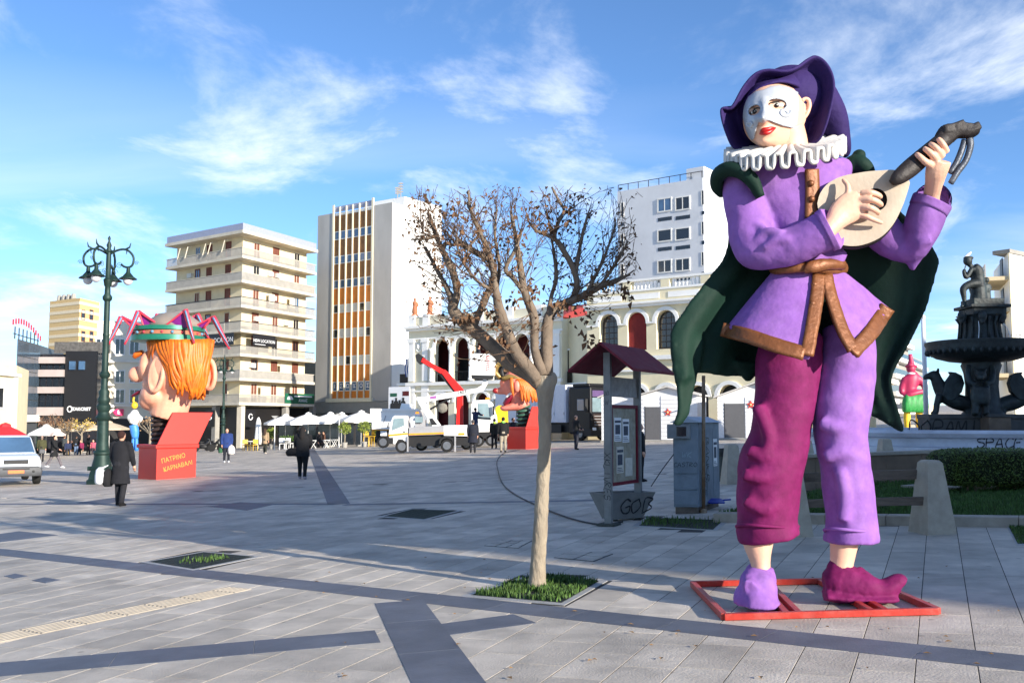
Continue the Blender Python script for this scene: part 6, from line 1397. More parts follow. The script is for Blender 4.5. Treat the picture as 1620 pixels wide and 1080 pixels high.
# --- fountain
FY = 36.0; FP_ = Px(FY); fo = onground(1557, FY); bronze = mat('bronze_dark', (36, 42, 43), rough=.6, metal=.2, var=.45, scale=4, bump=.9, bscale=9, dirt=(80, 96, 98), dirtamt=.45)
basalt = mat('fountain_stone', (74, 72, 70), rough=.7, var=.25, scale=2, bump=.2); marble = mat('pool_marble', (190, 194, 204), rough=.5, var=.15, scale=1.5, dirt=(120, 124, 134), dirtamt=.5)
FN = thing('fountain', 'dark bronze fountain with winged griffins, wide bowl and seated flute player on top', 'fountain', fo)
zf_ = lambda v_: AT(1557, v_, FY).z - fo.z
zp = 0.62; zpl = zf_(690)
pool = MB(); pool.lathe([(6.9, -0.5), (6.9, .12), (6.6, .14), (6.55, zp - .22), (6.75, zp - .18), (6.85, zp - .06), (6.75, zp + .04), (6.35, zp + .04), (6.25, zp - .05), (6.2, .1), (6.2, -.4)], fo, 40, cap=False); pool.build('pool_rim', marble, FN, fo, auto=35)
MB().add([fo + V((6.24 * math.cos(a), 6.24 * math.sin(a), .40)) for a in [2 * math.pi * k / 40 for k in range(40)]], [tuple(range(40))]).build('water', mat('pool_water', (30, 44, 48), rough=.06, var=.1), FN, fo)
def fb(name, u0, u1, v0, v1, d0, d1, m=basalt, bev=.02):
    k_ = FP_.k; c_ = FP_.P((u0 + u1) / 2, (v0 + v1) / 2, (d0 + d1) / 2); return MB().box(c_, ((u1 - u0) * k_, (d1 - d0) * k_, (v1 - v0) * k_)).build(name, m, FN, fo, bevel=bev)
fb('plinth', 1462, 1655, 662, 712, -22, 22); fb('plinth_cap', 1460, 1657, 655, 662, -24, 24)
fb('pedestal', 1541, 1575, 660, 712, -50, 50, mat('pedestal_brown', (104, 88, 74), rough=.8, var=.25, scale=3)); fb('pedestal_cap', 1539, 1577, 655, 660, -52, 52)
zz = lambda v_: zf_(v_)
ft_ = lambda prof, name, m=bronze, n_=28: MB().lathe([(r_ * FP_.k, zz(v_)) for r_, v_ in prof], fo, n_).build(name, m, FN, fo, auto=50)
ft_([(34, 660), (32, 655), (26, 648), (24, 610), (26, 590), (30, 578), (24, 566)], 'stem')
ft_([(24, 574), (48, 571), (66, 566), (76, 560), (81, 553), (80, 549), (82, 545), (82, 541), (76, 540), (70, 545), (30, 548)], 'bowl', n_=48)
ft_([(34, 548), (35, 541), (31, 538), (29, 530), (27, 512), (29, 508), (30, 504), (34, 500)], 'upper_stem')
for k in range(44): a = 2 * math.pi * k / 44; MB().ell(fo + V((79 * FP_.k * math.cos(a), 79 * FP_.k * math.sin(a), zz(557))), (.07, .07, .11), 8, 6).build('bowl_bead', bronze, FN, fo, smooth=True)
for k in range(16): a = 2 * math.pi * k / 16; mb = MB(); mb.tube([fo + V((r_ * FP_.k * math.cos(a), r_ * FP_.k * math.sin(a), zz(v_))) for r_, v_ in ((31, 538), (30, 525), (29, 512), (33, 503))], [.06, .04, .04, .07], 6); mb.build('stem_rib', bronze, FN, fo, smooth=True)
fb('upper_capital', 1528, 1580, 489, 500, -26, 26, bronze); fb('upper_cornice', 1522, 1585, 484, 489, -31, 31, bronze); fb('statue_base', 1530, 1578, 474, 484, -23, 23, bronze)
for (u, dy_) in ((1522, -20), (1585, -20), (1554, -32), (1522, 22), (1585, 22)):
    mb = MB(); FP_.ell(mb, u, 500, dy_, 7, 9, 7); FP_.ell(mb, u, 508, dy_ - 2, 4, 5, 4); mb.build('lion_mask', bronze, FN, fo, voxel=.04, smoothit=1)
def griffin(sgn, cu_):
    mb = MB(); U = lambda x: cu_ + sgn * x
    FP_.limb(mb, [(U(40), 648, 0, 8, 10), (U(25), 640, 0, 12, 13), (U(5), 634, 0, 13, 13), (U(-12), 622, 0, 13, 12), (U(-22), 606, 0, 10, 9), (U(-26), 596, 0, 8, 8)], 12)
    FP_.ell(mb, U(-28), 594, 0, 10, 8, 7); FP_.limb(mb, [(U(-34), 594, 0, 6, 5), (U(-42), 597, 0, 4, 4), (U(-44), 601, 0, 1.5, 2)], 8); FP_.ell(mb, U(-22), 586, 3, 3, 5, 2)
    for d_ in (-7, 7): FP_.limb(mb, [(U(-20), 625, d_, 6, 5), (U(-24), 640, d_, 5, 5), (U(-26), 652, d_, 5, 5), (U(-32), 656, d_, 5, 4)], 8); FP_.limb(mb, [(U(30), 640, d_, 8, 6), (U(36), 650, d_, 7, 6), (U(22), 655, d_, 5, 5)], 8)
    mb.build('griffin', bronze, FN, fo, voxel=.045, smoothit=2)
    for d_ in (-9, 9):
        wg = MB(); pl = [(U(-16), 626), (U(-12), 606), (U(-2), 592), (U(-6), 588), (U(4), 589), (U(14), 594), (U(18), 606), (U(14), 620), (U(2), 632), (U(-8), 634)]; wg.prism([FP_.P(a_, b__, d_) for a_, b__ in pl], (0, .12 * (1 if d_ > 0 else -1), 0)); wg.build('wing', bronze, FN, fo, bevel=.03)
griffin(1, 1506); griffin(-1, 1612)
mb = MB(); FP_.limb(mb, [(1551, 612, -40, 14, 11), (1551, 630, -40, 15, 12), (1551, 640, -40, 12, 10)], 12); FP_.ell(mb, 1551, 593, -42, 9, 10, 9); FP_.ell(mb, 1551, 597, -50, 5, 5, 5)
for sg_ in (-1, 1):
    FP_.limb(mb, [(1551 + 8 * sg_, 608, -40, 6, 6), (1551 + 17 * sg_, 604, -38, 5, 5), (1551 + 20 * sg_, 590, -34, 4.5, 4.5), (1551 + 18 * sg_, 578, -28, 4, 4)], 8); FP_.limb(mb, [(1551 + 7 * sg_, 636, -40, 7, 7), (1551 + 8 * sg_, 648, -41, 5.5, 6), (1551 + 9 * sg_, 656, -44, 5, 6)], 8); FP_.ell(mb, 1551 + 8 * sg_, 585, -42, 3, 3, 3)
mb.build('bear_figure', bronze, FN, fo, voxel=.04, smoothit=2)
st_ = MB()                                  # seated flute player
FP_.limb(st_, [(1545, 452, 0, 14, 12), (1547, 440, 0, 10, 9), (1545, 428, -1, 10, 9), (1540, 421, -2, 7, 7)], 12); FP_.ell(st_, 1531, 413, -2, 7, 7.5, 7); FP_.limb(st_, [(1536, 421, -2, 4, 4), (1533, 417, -2, 4, 4)], 8); FP_.ell(st_, 1532, 408, -2, 8, 3, 7)
FP_.limb(st_, [(1538, 424, -8, 4, 4), (1529, 439, -11, 3.5, 3.5), (1525, 431, -12, 3, 3), (1526, 427, -8, 3, 3)], 8); FP_.limb(st_, [(1542, 424, 8, 4, 4), (1532, 437, 8, 3.5, 3.5), (1526, 430, 2, 3, 3)], 8); FP_.limb(st_, [(1525, 429, -6, 1.3, 1.3), (1528, 419, -6, 1.2, 1.2)], 6)
FP_.limb(st_, [(1548, 448, -6, 8, 8), (1534, 450, -8, 6.5, 6.5), (1524, 457, -8, 5.5, 5.5), (1525, 470, -8, 4, 4), (1526, 482, -8, 3, 3), (1520, 485, -9, 3, 3)], 10); FP_.limb(st_, [(1548, 450, 6, 8, 8), (1540, 455, 6, 7, 7), (1542, 468, 6, 6, 6), (1540, 476, 6, 5, 5)], 10)
FP_.limb(st_, [(1548, 478, 0, 14, 13), (1548, 464, 0, 12, 12), (1548, 452, 0, 12, 10)], 12); FP_.limb(st_, [(1561, 478, 4, 7, 7), (1561, 462, 4, 6, 6), (1560, 450, 4, 6, 5)], 10); FP_.ell(st_, 1560, 443, 4, 5, 5, 5); FP_.limb(st_, [(1564, 450, 4, 3, 3), (1567, 456, 2, 2.5, 2.5), (1563, 460, -2, 2, 2)], 6)
st_.build('flute_player', bronze, FN, fo, voxel=.035, smoothit=1)
gb = FP_.P(1531, 405, -2); gull = thing('gull', 'white gull perched on the flute player statue head', 'bird', gb); mb = MB(); FP_.limb(mb, [(1526, 406, -2, .6, .6), (1530, 404, -2, 2.2, 2.2), (1533, 402, -2, 2.2, 2.2), (1535, 400, -2, 1.6, 1.6), (1535.5, 398.5, -2, 1.2, 1.2)], 8); mb.build('body', signw, gull, gb, smooth=True); mb = MB(); FP_.limb(mb, [(1535.5, 398.6, -2, .5, .5), (1537.5, 399, -2, .2, .2)], 6); mb.build('beak', mat('beak', (200, 150, 50)), gull, gb)
for i, (u0, u1, v0, v1, dyq) in enumerate(((1548, 1548, 508, 538, -34), (1586, 1600, 509, 538, -22))):
    mb = MB(); FP_.limb(mb, [(u0, v0, dyq, .5, .5), ((u0 + u1) / 2 + 1, (v0 + v1) / 2 - 3, dyq - 2, .5, .5), (u1, v1, dyq - 3, .6, .6)], 6); mb.build('water_jet', mat('jet', (220, 228, 236), rough=.2), FN, fo)
# pool wall lettering
def ring_text(s_, size, ang, z, parent):
    a = ang; p = V((6.62 * math.cos(a), 6.62 * math.sin(a), z)); return tagtext(s_, size, gf, frameM(p, (-math.sin(a), math.cos(a), 0), (0, 0, 1)), parent, w=.14)
ring_text('SPACE', .3, math.radians(-112), .28, FN)
tagtext('DOPAMIN', .5, mat('graffiti_dark', (14, 14, 16)), frameM(FP_.P(1502, 676, -22.6) - fo, (1, 0, 0), (0, 0, 1)), FN, w=.13)
# --- white flagpole
p = onground(1467, 40); fpn = thing('flagpole', 'plain white flagpole between the cape and the fountain', 'pole', p); top = AT(1463, 504, 40); mb = MB(); mb.tube([p, V((p.x, p.y, top.z))], [.11, .08], 10); mb.build('shaft', signw, fpn, p, smooth=True); MB().lathe([(.2, -.05), (.2, .1), (.12, .16)], p, 12).build('base_collar', conc, fpn, p); MB().ell(V((p.x, p.y, top.z + .06)), .1, 10, 6).build('finial', signw, fpn, p)
# --- far statue of a plumed figure seen from behind
YP = 50; PP = Px(YP); po = onground(1443, YP); PF = thing('plumed_statue', 'carnival statue in pink jacket, green breeches and yellow stockings seen from behind', 'statue', po)
pinkm = mat('pink_paint', (178, 44, 84), rough=.5, var=.15, scale=3); grn = mat('green_paint', (40, 140, 62), rough=.5, var=.35, scale=4, stretch=(6, 6, .5)); yel = mat('yellow_paint', (228, 184, 40), rough=.5, var=.15)
zbot = 690
mb = MB(); PP.limb(mb, [(1438, 624, 0, 8, 7), (1441, 604, 0, 12, 9), (1443, 594, 0, 11, 8), (1441, 588, 0, 5, 5)], 12); PP.limb(mb, [(1432, 597, 0, 5, 6), (1427, 612, 0, 5, 5), (1426, 624, -2, 4, 4)], 8); PP.limb(mb, [(1452, 597, 0, 5, 6), (1461, 608, -2, 5, 5), (1465, 616, -4, 5, 5)], 8); PP.limb(mb, [(1430, 628, -4, 4, 4), (1440, 624, -9, 4.5, 4), (1455, 620, -8, 4.5, 4), (1466, 620, -4, 4, 4)], 8); mb.build('jacket', pinkm, PF, po, voxel=.08, smoothit=2)
mb = MB()
for k in range(9): x = 1432 + k * 4; PP.limb(mb, [(1440 + (x - 1440) * .75, 624, -5, 4, 6), (x, 640, -6, 5, 8), (x, 652, -5, 4, 7)], 8)
mb.build('breeches', grn, PF, po, voxel=.08)
for x in (1435, 1454): mb = MB(); PP.limb(mb, [(x, 648, 0, 5, 5), (x, 664, 0, 5.5, 5), (x, 680, 0, 3.5, 4), (x - 2, zbot, 0, 4, 6)], 10); mb.build('stocking', yel, PF, po, smooth=True)
mb = MB(); PP.ell(mb, 1441, 583, 0, 7, 8, 7); mb.build('head', pinkm, PF, po, smooth=True); mb = MB(); PP.limb(mb, [(1433, 580, 0, 2, 2), (1441, 577, -7, 3, 3), (1450, 580, 0, 2, 2)], 8); PP.limb(mb, [(1441, 577, 0, 6, 6), (1441, 570, 0, 4, 4), (1440, 560, 0, 3, 2)], 8); mb.build('plumed_hat', pinkm, PF, po, smooth=True); mb = MB(); PP.ell(mb, 1442, 591, 0, 8, 3, 7); mb.build('white_collar', signw, PF, po, smooth=True)
# --- ornate street lamps
lg = mat('lamp_green', (26, 50, 44), rough=.55, metal=.3, var=.2, scale=5, dirt=(60, 84, 78), dirtamt=.4); globe = mat('opal_globe', (206, 204, 204), rough=.25, var=.05); 
def lamp_proto(loc, label):
    t_ = thing('street_lamp', label, 'street lamp', loc, group='ornate four armed street lamps')
    MB().lathe([(.50, -.1), (.50, .1), (.44, .14), (.40, .36), (.36, .46), (.38, .50), (.34, .56)], (0, 0, 0), 8).build('base', lg, t_, auto=30)
    MB().lathe([(.33, .55), (.26, .85), (.25, .95), (.29, .99), (.29, 1.05), (.22, 1.12), (.19, 1.5), (.18, 2.1), (.24, 2.16), (.26, 2.22), (.2, 2.3), (.17, 2.4), (.22, 2.5), (.23, 2.62), (.17, 2.7), (.2, 2.78), (.2, 2.86), (.16, 2.94), (.18, 3.1), (.115, 3.2), (.11, 3.55), (.17, 3.62), (.18, 3.7), (.11, 3.8), (.105, 5.0), (.12, 5.05), (.10, 5.1), (.095, 6.2), (.15, 6.26), (.16, 6.36), (.10, 6.45), (.09, 6.7), (.12, 6.75), (.15, 6.95), (.09, 7.02), (.08, 7.9)], (0, 0, 0), 16).build('shaft', lg, t_, auto=40)
    MB().lathe([(.08, 7.9), (.12, 7.95), (.06, 8.05), (.09, 8.15), (.03, 8.3), (.05, 8.4), (.01, 8.48)], (0, 0, 0), 10).build('finial', lg, t_, smooth=True)
    for k, an in enumerate((8, 98, 188, 258)):
        a = math.radians(an); d_ = V((math.cos(a), math.sin(a), 0)); Z = V((0, 0, 1)); L_ = .9
        arm = MB(); pts = [d_ * x + Z * z for x, z in ((.05, 7.85), (.28, 7.98), (.5, 8.02), (.68, 7.95), (.82, 7.75), (.8, 7.5), (.68, 7.4), (.52, 7.42), (.42, 7.5))]
        arm.tube([V(q_) for q_ in catmull(pts, 4)], .038, 7); arm.tube([d_ * .55 + Z * 8.02, d_ * .68 + Z * 8.1, d_ * .72 + Z * 8.25], [.035, .03, .01], 6); arm.tube([d_ * .6 + Z * 8.0, d_ * .58 + Z * 7.85], [.03, .008], 6)
        for cx_, cz_, r0_ in ((.36, 7.45, .12), (.2, 7.2, .13), (.93, 7.55, .08)): arm.tube([d_ * (cx_ + r0_ * (1 - t2 / 14) * math.cos(t2 * .8)) + Z * (cz_ + r0_ * (1 - t2 / 14) * math.sin(t2 * .8)) for t2 in range(13)], .008, 4)
        ao = arm.build('arm', lg, t_, smooth=True); c_ = d_ * .66
        MB().lathe([(.04, 7.42), (.06, 7.36), (.07, 7.22), (.15, 7.12), (.18, 7.08), (.30, 7.0), (.30, 6.98), (.14, 7.03), (.05, 7.1)], c_, 18).build('shade', lg, ao, smooth=True); MB().ell(c_ + V((0, 0, 6.93)), .16, 16, 10).build('globe', globe, ao, smooth=True)
    return t_
lp1 = lamp_proto(GP(160, 764), 'large dark green ornate lamp post beside the woman in black')
bx = MB(); bx.box((-.36, -.1, .5), (.12, .12, .14)); bx.build('cable_box', lg, lp1)
for (u, Y_, lab) in ((352, 88, 'ornate lamp post in front of the cream apartment block'), (55, 104, 'ornate lamp post in front of the dark office by the market crowd')):
    o = copy_tree(lp1); o.location = onground(u, Y_); o['label'] = lab
# --- jack-in-the-box heads
rbx = mat('box_red', (206, 44, 32), rough=.5, var=.06, scale=2, bump=.05); skn = mat('head_skin', (232, 166, 136), rough=.5, var=.14, scale=2, dirt=(206, 116, 92), dirtamt=.35); hair = mat('hair_orange', (218, 112, 22), rough=.5, var=.25, scale=5, dirt=(200, 66, 24), dirtamt=.6)
def jbox(t_, o_, cor, e1_, e2_, w1_, w2_, h_, lidn, lidlen, lidang, txt=True):
    z0 = min(GZ(cor.x), GZ((cor + e2_ * w2_).x)) - .03; Z = V((0, 0, 1)); zt_ = GZ(cor.x) + h_
    q = [cor, cor + e1_ * w1_, cor + e1_ * w1_ + e2_ * w2_, cor + e2_ * w2_]
    mb = MB(); mb.hexa([V((p.x, p.y, z0)) for p in q], [V((p.x, p.y, zt_)) for p in q]); bo_ = mb.build('box', rbx, t_, o_, bevel=.01)
    e = .07; q2_ = [cor - e1_ * e - e2_ * e, cor + e1_ * (w1_ + e) - e2_ * e, cor + e1_ * (w1_ + e) + e2_ * (w2_ + e), cor - e1_ * e + e2_ * (w2_ + e)]
    mb = MB(); mb.hexa([V((p.x, p.y, zt_)) for p in q2_], [V((p.x, p.y, zt_ + .13)) for p in q2_]); mb.build('rim', rbx, t_, o_, bevel=.02)
    hz = zt_ + .13; a_, b__ = V((q2_[0].x, q2_[0].y, hz)), V((q2_[1].x, q2_[1].y, hz)); up = Z * 1.15 + e1_ * .62 - lidn * .12; tn = -lidn * .07
    mb = MB(); mb.hexa([a_ + e1_ * .05, b__ - e1_ * .05, b__ - e1_ * .05 + tn, a_ + e1_ * .05 + tn], [a_ + e1_ * .05 + up, b__ - e1_ * .05 + up, b__ - e1_ * .05 + up + tn, a_ + e1_ * .05 + up + tn]); mb.build('lid', rbx, t_, o_, bevel=.01)
    return bo_, zt_
def spring(t_, o_, px_o, u0, v0, u1, v1, dy_, r_, m, n_=7):
    mb = MB(); pts = []; N_ = n_ * 14
    for k in range(N_ + 1):
        f_ = k / N_; a = f_ * n_ * 2 * math.pi; c_ = px_o.P(u0 + (u1 - u0) * f_, v0 + (v1 - v0) * f_, dy_); pts.append(c_ + V((r_ * math.cos(a), r_ * math.sin(a), 0)))
    mb.tube(pts, r_ * .2, 7); mb.build('spring', m, t_, o_, smooth=True)
    mb = MB(); mb.tube([px_o.P(u0, v0, dy_), px_o.P(u1, v1, dy_)], r_ * .86, 16); mb.build('spring_core', mat('spring_core', (40, 34, 34), rough=.7), t_, o_, smooth=True)
J = Px(35.7); jo = GP(265, 756); JB = thing('jack_in_the_box', 'red box with a giant orange haired jester head on a spring, seen from behind', 'jack-in-the-box', jo)
cor = GP(247, 758); e1_ = V((.70, .714, 0)); e2_ = V((-.70, .714, 0)); bo_, zt_ = jbox(JB, jo, cor, e1_, e2_, 1.5, 1.5, 1.08, V((.714, -.70, 0)), 1.3, .5)
och = mat('ochre_letter', (222, 150, 60), rough=.5, var=.1); fn = V((e1_.y, -e1_.x, 0)); tx = (e1_ + V((0, 0, .22))).normalized()
text_mesh('lettering', 'ΠΑΤΡΙΝΟ', .23, och, frameM(cor + e1_ * .62 + fn * .004 + V((0, 0, .72)) - jo, tx, (0, 0, 1)), bo_, depth=.006, xs=.9); text_mesh('lettering', 'ΚΑΡΝΑΒΑΛΙ', .22, och, frameM(cor + e1_ * .80 + fn * .004 + V((0, 0, .44)) - jo, tx, (0, 0, 1)), bo_, depth=.006, xs=.9)
spring(JB, jo, J, 256, 706, 256, 655, 4, .33, mat('spring_brown', (60, 44, 38), rough=.5, var=.3, scale=4))
hs = MB()
J.limb(hs, [(264, 662, 4, 27, 27), (268, 648, 4, 29, 29), (274, 625, 2, 30, 30), (278, 600, 0, 38, 40)], 16); J.ell(hs, 283, 578, 0, 46, 60, 46, 24, 16); J.ell(hs, 250, 625, 0, 27, 22, 34); J.ell(hs, 237, 632, 0, 16, 17, 24); J.ell(hs, 240, 608, -12, 14, 14, 18); J.ell(hs, 236, 580, 0, 14, 26, 26); J.limb(hs, [(238, 585, 0, 10, 10), (226, 590, 0, 12, 12)], 12); J.ell(hs, 217, 592, 0, 14, 13, 14)
hso = hs.build('head', skn, JB, jo, voxel=.05, smoothit=4)
for (u, d_, ru, rv, lean) in ((248, -38, 10, 28, -6), (331, 0, 9, 24, 0)):
    mb = MB(); pts = [(u - 2 + lean * .2, 592 + rv * .75 * math.sin(a) - 0, d_ - 3, 0, 0) for a in (0,)]
    ring = [J.P(u + lean * math.sin(a) * .6 + ru * math.cos(a), 592 + rv * math.sin(a) * .95, d_ - 4 * math.cos(a)) for a in [2 * math.pi * k / 20 for k in range(21)]]
    mb.tube(ring, 4 * J.k, 8); J.ell(mb, u, 592, d_ + 3, ru, rv * .9, 5); mb.build('ear', skn, JB, jo, voxel=.04, smoothit=3)
mb = MB(); J.limb(mb, [(226, 557, 0, 4, 8), (216, 561, 0, 5, 8), (212, 566, 0, 3, 4)], 8); mb.build('eyebrow', hair, JB, jo, smooth=True)
mb = MB(); J.limb(mb, [(233, 615, -4, 3, 10), (222, 620, -4, 3, 9), (210, 626, 0, 2, 6)], 8); J.limb(mb, [(235, 618, 0, 4, 14), (236, 627, 0, 5, 14)], 8); mb.build('mouth', mat('mouth_red', (120, 16, 40), rough=.4), JB, jo, smooth=True)
hm_ = MB(); r = random.Random(9)
def skull_d(u, v_, side): x = (u - 285) / 51; y = (v_ - 578) / 70; return side * 50 * math.sqrt(max(.02, 1 - x * x - min(y * y, .9) * .5))
for side in (-1, 1):
    for k in range(64):
        f_ = k / 63; u0 = 236 + 98 * f_ + r.uniform(-2, 2); ue = 268 + 48 * f_ + r.uniform(-7, 7) + 5 * math.sin(k); ve = 628 - 26 * (1 - f_) ** 2 - 10 * abs(f_ - .72) + r.uniform(-9, 7); pts = []
        if f_ < .15: ve = 585 + r.uniform(-6, 10); ue = 240 + r.uniform(-4, 6)
        for j in range(7):
            g_ = j / 6; u = u0 + (ue - u0) * g_ ** 1.6 + 6 * math.sin(g_ * 6 + k * .35) * g_; v_ = 538 + (ve - 538) * g_; rad = (4.8 * (1 - .7 * g_ ** 3)); pts.append((u, v_, skull_d(u, v_, side) - 1.5 * side * 0 + side * (1.5 * math.sin(k * 2.1)), rad, rad))
        J.limb(hm_, pts, 6, 2)
hm_.build('hair', hair, JB, jo, smooth=True, kind='stuff', recalc=True)
mb = MB(); J.ell(mb, 286, 580, 2, 49, 48, 47, 20, 12); mb.build('scalp', hair, JB, jo, smooth=True)
cgm = mat('crown_green', (30, 116, 92), rough=.35, metal=.2, var=.15); cbr = mat('crown_brown', (168, 104, 76), rough=.5, var=.15); cpk = mat('crown_pink', (200, 60, 80), rough=.45, var=.15); cpu = mat('crown_purple', (118, 24, 120), rough=.5, var=.2); cbl = mat('crown_blue', (90, 140, 170), rough=.4)
cz = J.P(266, 530, 0); cr = 56 * J.k
def cring(v0, v1, r_, m, name): z0, z1 = J.P(266, v1).z, J.P(266, v0).z; MB().lathe([(r_ * .9, z0), (r_, z0 + .01), (r_, z1 - .01), (r_ * .9, z1)], (cz.x, cz.y, 0), 36, sy=.92).build(name, m, JB, jo, auto=30)
cring(518, 525, cr, cgm, 'crown_ring'); cring(532, 541, cr * 1.01, cgm, 'crown_ring'); cring(525, 532, cr * .94, cbr, 'crown_band')
for k in range(22):
    a = 2 * math.pi * k / 22; p = V((cz.x + cr * .95 * math.cos(a), cz.y + cr * .875 * math.sin(a), J.P(266, 528.5).z)); MB().ell(p, .045 if k % 2 else .06, 8, 6).build('gem', cbl if k % 2 == 0 else cpk, JB, jo, smooth=True)
MB().lathe([(cr * .8, J.P(266, 519).z), (cr * .7, J.P(266, 508).z), (cr * .4, J.P(266, 497).z), (.02, J.P(266, 493).z)], (cz.x + .2, cz.y, 0), 24).build('cap_dome', mat('cap_dome', (140, 128, 118), rough=.6, var=.15, dirt=(70, 130, 140), dirtamt=.5, scale=2), JB, jo, smooth=True)
for (b0, b1, apx, tip, d_) in (((228, 518), (257, 518), (219, 492), (197, 545), -36), ((258, 518), (299, 518), (293, 490), (307, 543), -44), ((303, 519), (322, 519), (337, 501), (363, 552), -10), ((210, 519), (232, 519), (192, 501), (171, 546), 10), ((240, 517), (275, 517), (250, 497), (236, 530), 40), ((280, 517), (312, 517), (312, 497), (330, 535), 40)):
    mb = MB(); A_, B_, C_ = J.P(*b0, d_ * .9), J.P(*b1, d_ * .9), J.P(*apx, d_); mb.prism([A_, B_, C_], (0, .10, 0)); so_ = mb.build('spike_side', cpu, JB, jo)
    mb = MB(); J.limb(mb, [(*apx, d_ - 2, 4.5, 3), ((apx[0] * .5 + tip[0] * .5), (apx[1] * .5 + tip[1] * .5), d_ - 6, 3.8, 2.5), (*tip, d_ - 8, 1.6, 1.5)], 8); J.limb(mb, [(*b1, d_ - 1, 1.6, 2), (*apx, d_ - 1, 2.4, 2)], 6); J.limb(mb, [(*b0, d_ - 1, 1.4, 2), (*apx, d_ - 1, 1.8, 2)], 6); mb.build('spike', cpk, so_, jo, smooth=True)
    mb = MB(); J.limb(mb, [(apx[0], apx[1] + 1, d_ - 6, 1.4, 1), ((apx[0] * .5 + tip[0] * .5), (apx[1] * .5 + tip[1] * .5), d_ - 9.5, 1.1, 1), (tip[0], tip[1] - 4, d_ - 10, .4, .6)], 6); mb.build('spike_stripe', cbl, so_, jo, smooth=True)
# second one, facing left with a red nose, behind the tree
J2 = Px(55.0); jo2 = GP(840, 709); JB2 = thing('jack_in_the_box', 'red box with a laughing big nosed clown head on a green spring behind the tree', 'jack-in-the-box', jo2)
cor = GP(832, 710); jbox(JB2, jo2, cor, e1_, e2_, 1.5, 1.5, 1.08, V((.714, -.70, 0)), 1.3, .5)
spring(JB2, jo2, J2, 828, 680, 828, 642, 14, .36, mat('spring_green', (56, 96, 78), rough=.5, var=.2), n_=6)
hs = MB(); J2.ell(hs, 818, 608, 12, 24, 26, 24); J2.limb(hs, [(828, 645, 12, 12, 12), (822, 632, 12, 15, 15), (818, 615, 12, 20, 20)], 12); J2.limb(hs, [(818, 640, 12, 10, 13), (806, 644, 12, 6, 11), (796, 645, 12, 5, 8), (793, 642, 12, 3, 5)], 10); J2.limb(hs, [(808, 612, 12, 12, 16), (800, 616, 12, 8, 11), (792, 618, 12, 6, 6), (785, 618, 12, 5, 5)], 10); J2.ell(hs, 800, 606, 12, 10, 9, 14)
hs.build('head', mat('clown_skin', (226, 132, 112), rough=.5, var=.14, scale=2), JB2, jo2, voxel=.06, smoothit=3)
mb = MB(); J2.ell(mb, 784, 618, 12, 5, 4.5, 5); mb.build('nose', mat('clown_nose', (150, 30, 34), rough=.35), JB2, jo2, smooth=True)
mb = MB(); J2.limb(mb, [(812, 622, 8, 4, 12), (804, 632, 8, 5, 12), (797, 640, 8, 3, 8)], 10); mb.build('mouth', mat('mouth_red', (120, 16, 40)), JB2, jo2, smooth=True); mb = MB(); J2.limb(mb, [(809, 621, -2, 2, 5), (801, 628, 0, 2, 5)], 8); mb.build('teeth', signw, JB2, jo2, smooth=True)
mb = MB(); J2.ell(mb, 818, 611, -12, 5, 9, 4); mb.build('ear', mat('clown_skin', (226, 132, 112)), JB2, jo2, smooth=True); mb = MB(); J2.ell(mb, 802, 606, 0, 3, 2.5, 4); mb.build('eye', signw, JB2, jo2, smooth=True)
mb = MB(); h2 = mat('hair_red', (222, 112, 40), rough=.5, var=.25, scale=4)
for k in range(46):
    f_ = k / 45; a = f_ * 2 * math.pi; u0 = 820 + 18 * math.cos(a) + 2; d0_ = 12 + 22 * math.sin(a)
    if math.cos(a) < -.35: continue
    J2.limb(mb, [(u0, 600, d0_, 3, 3), (u0 + 7, 615, 12 + (d0_ - 12) * 1.12, 3.4, 3.4), (u0 + 11 + r.uniform(-3, 3), 632 + r.uniform(-4, 5), 12 + (d0_ - 12) * 1.05, 1.2, 1.2)], 6, 3)
J2.limb(mb, [(809, 598, -8, 3, 3), (810, 612, -12, 3, 3), (812, 626, -10, 1, 1)], 6); mb.build('hair', h2, JB2, jo2, smooth=True, kind='stuff')
mb = MB(); gld = mat('hat_gold', (150, 124, 70), rough=.4, metal=.4, var=.3, scale=3)
J2.limb(mb, [(794, 600, 12, 5, 20), (810, 597, 12, 6, 24), (830, 604, 12, 5, 22), (846, 616, 12, 3, 14)], 12)
mb.build('hat', gld, JB2, jo2, smooth=True)
for (pts_, mm) in (([(792, 598, 6, 4, 5), (784, 588, 4, 4, 5), (788, 577, 2, 4, 5), (798, 576, 2, 4, 5), (806, 586, 4, 4, 5)], gld), ([(790, 596, 14, 3, 4), (780, 586, 14, 1, 1.5), (782, 578, 14, 1, 1)], blk), ([(796, 596, 2, 3, 3), (794, 586, 2, 3, 3), (800, 580, 2, 3, 3)], blk), ([(832, 598, 10, 4, 5), (838, 586, 8, 5, 5), (842, 578, 8, 3, 3)], gld), ([(812, 592, 2, 4, 6), (818, 584, 2, 4, 5), (824, 592, 2, 4, 5)], gld)):
    mb = MB(); J2.limb(mb, pts_, 10); mb.build('hat_curl', mm, JB2, jo2, smooth=True)
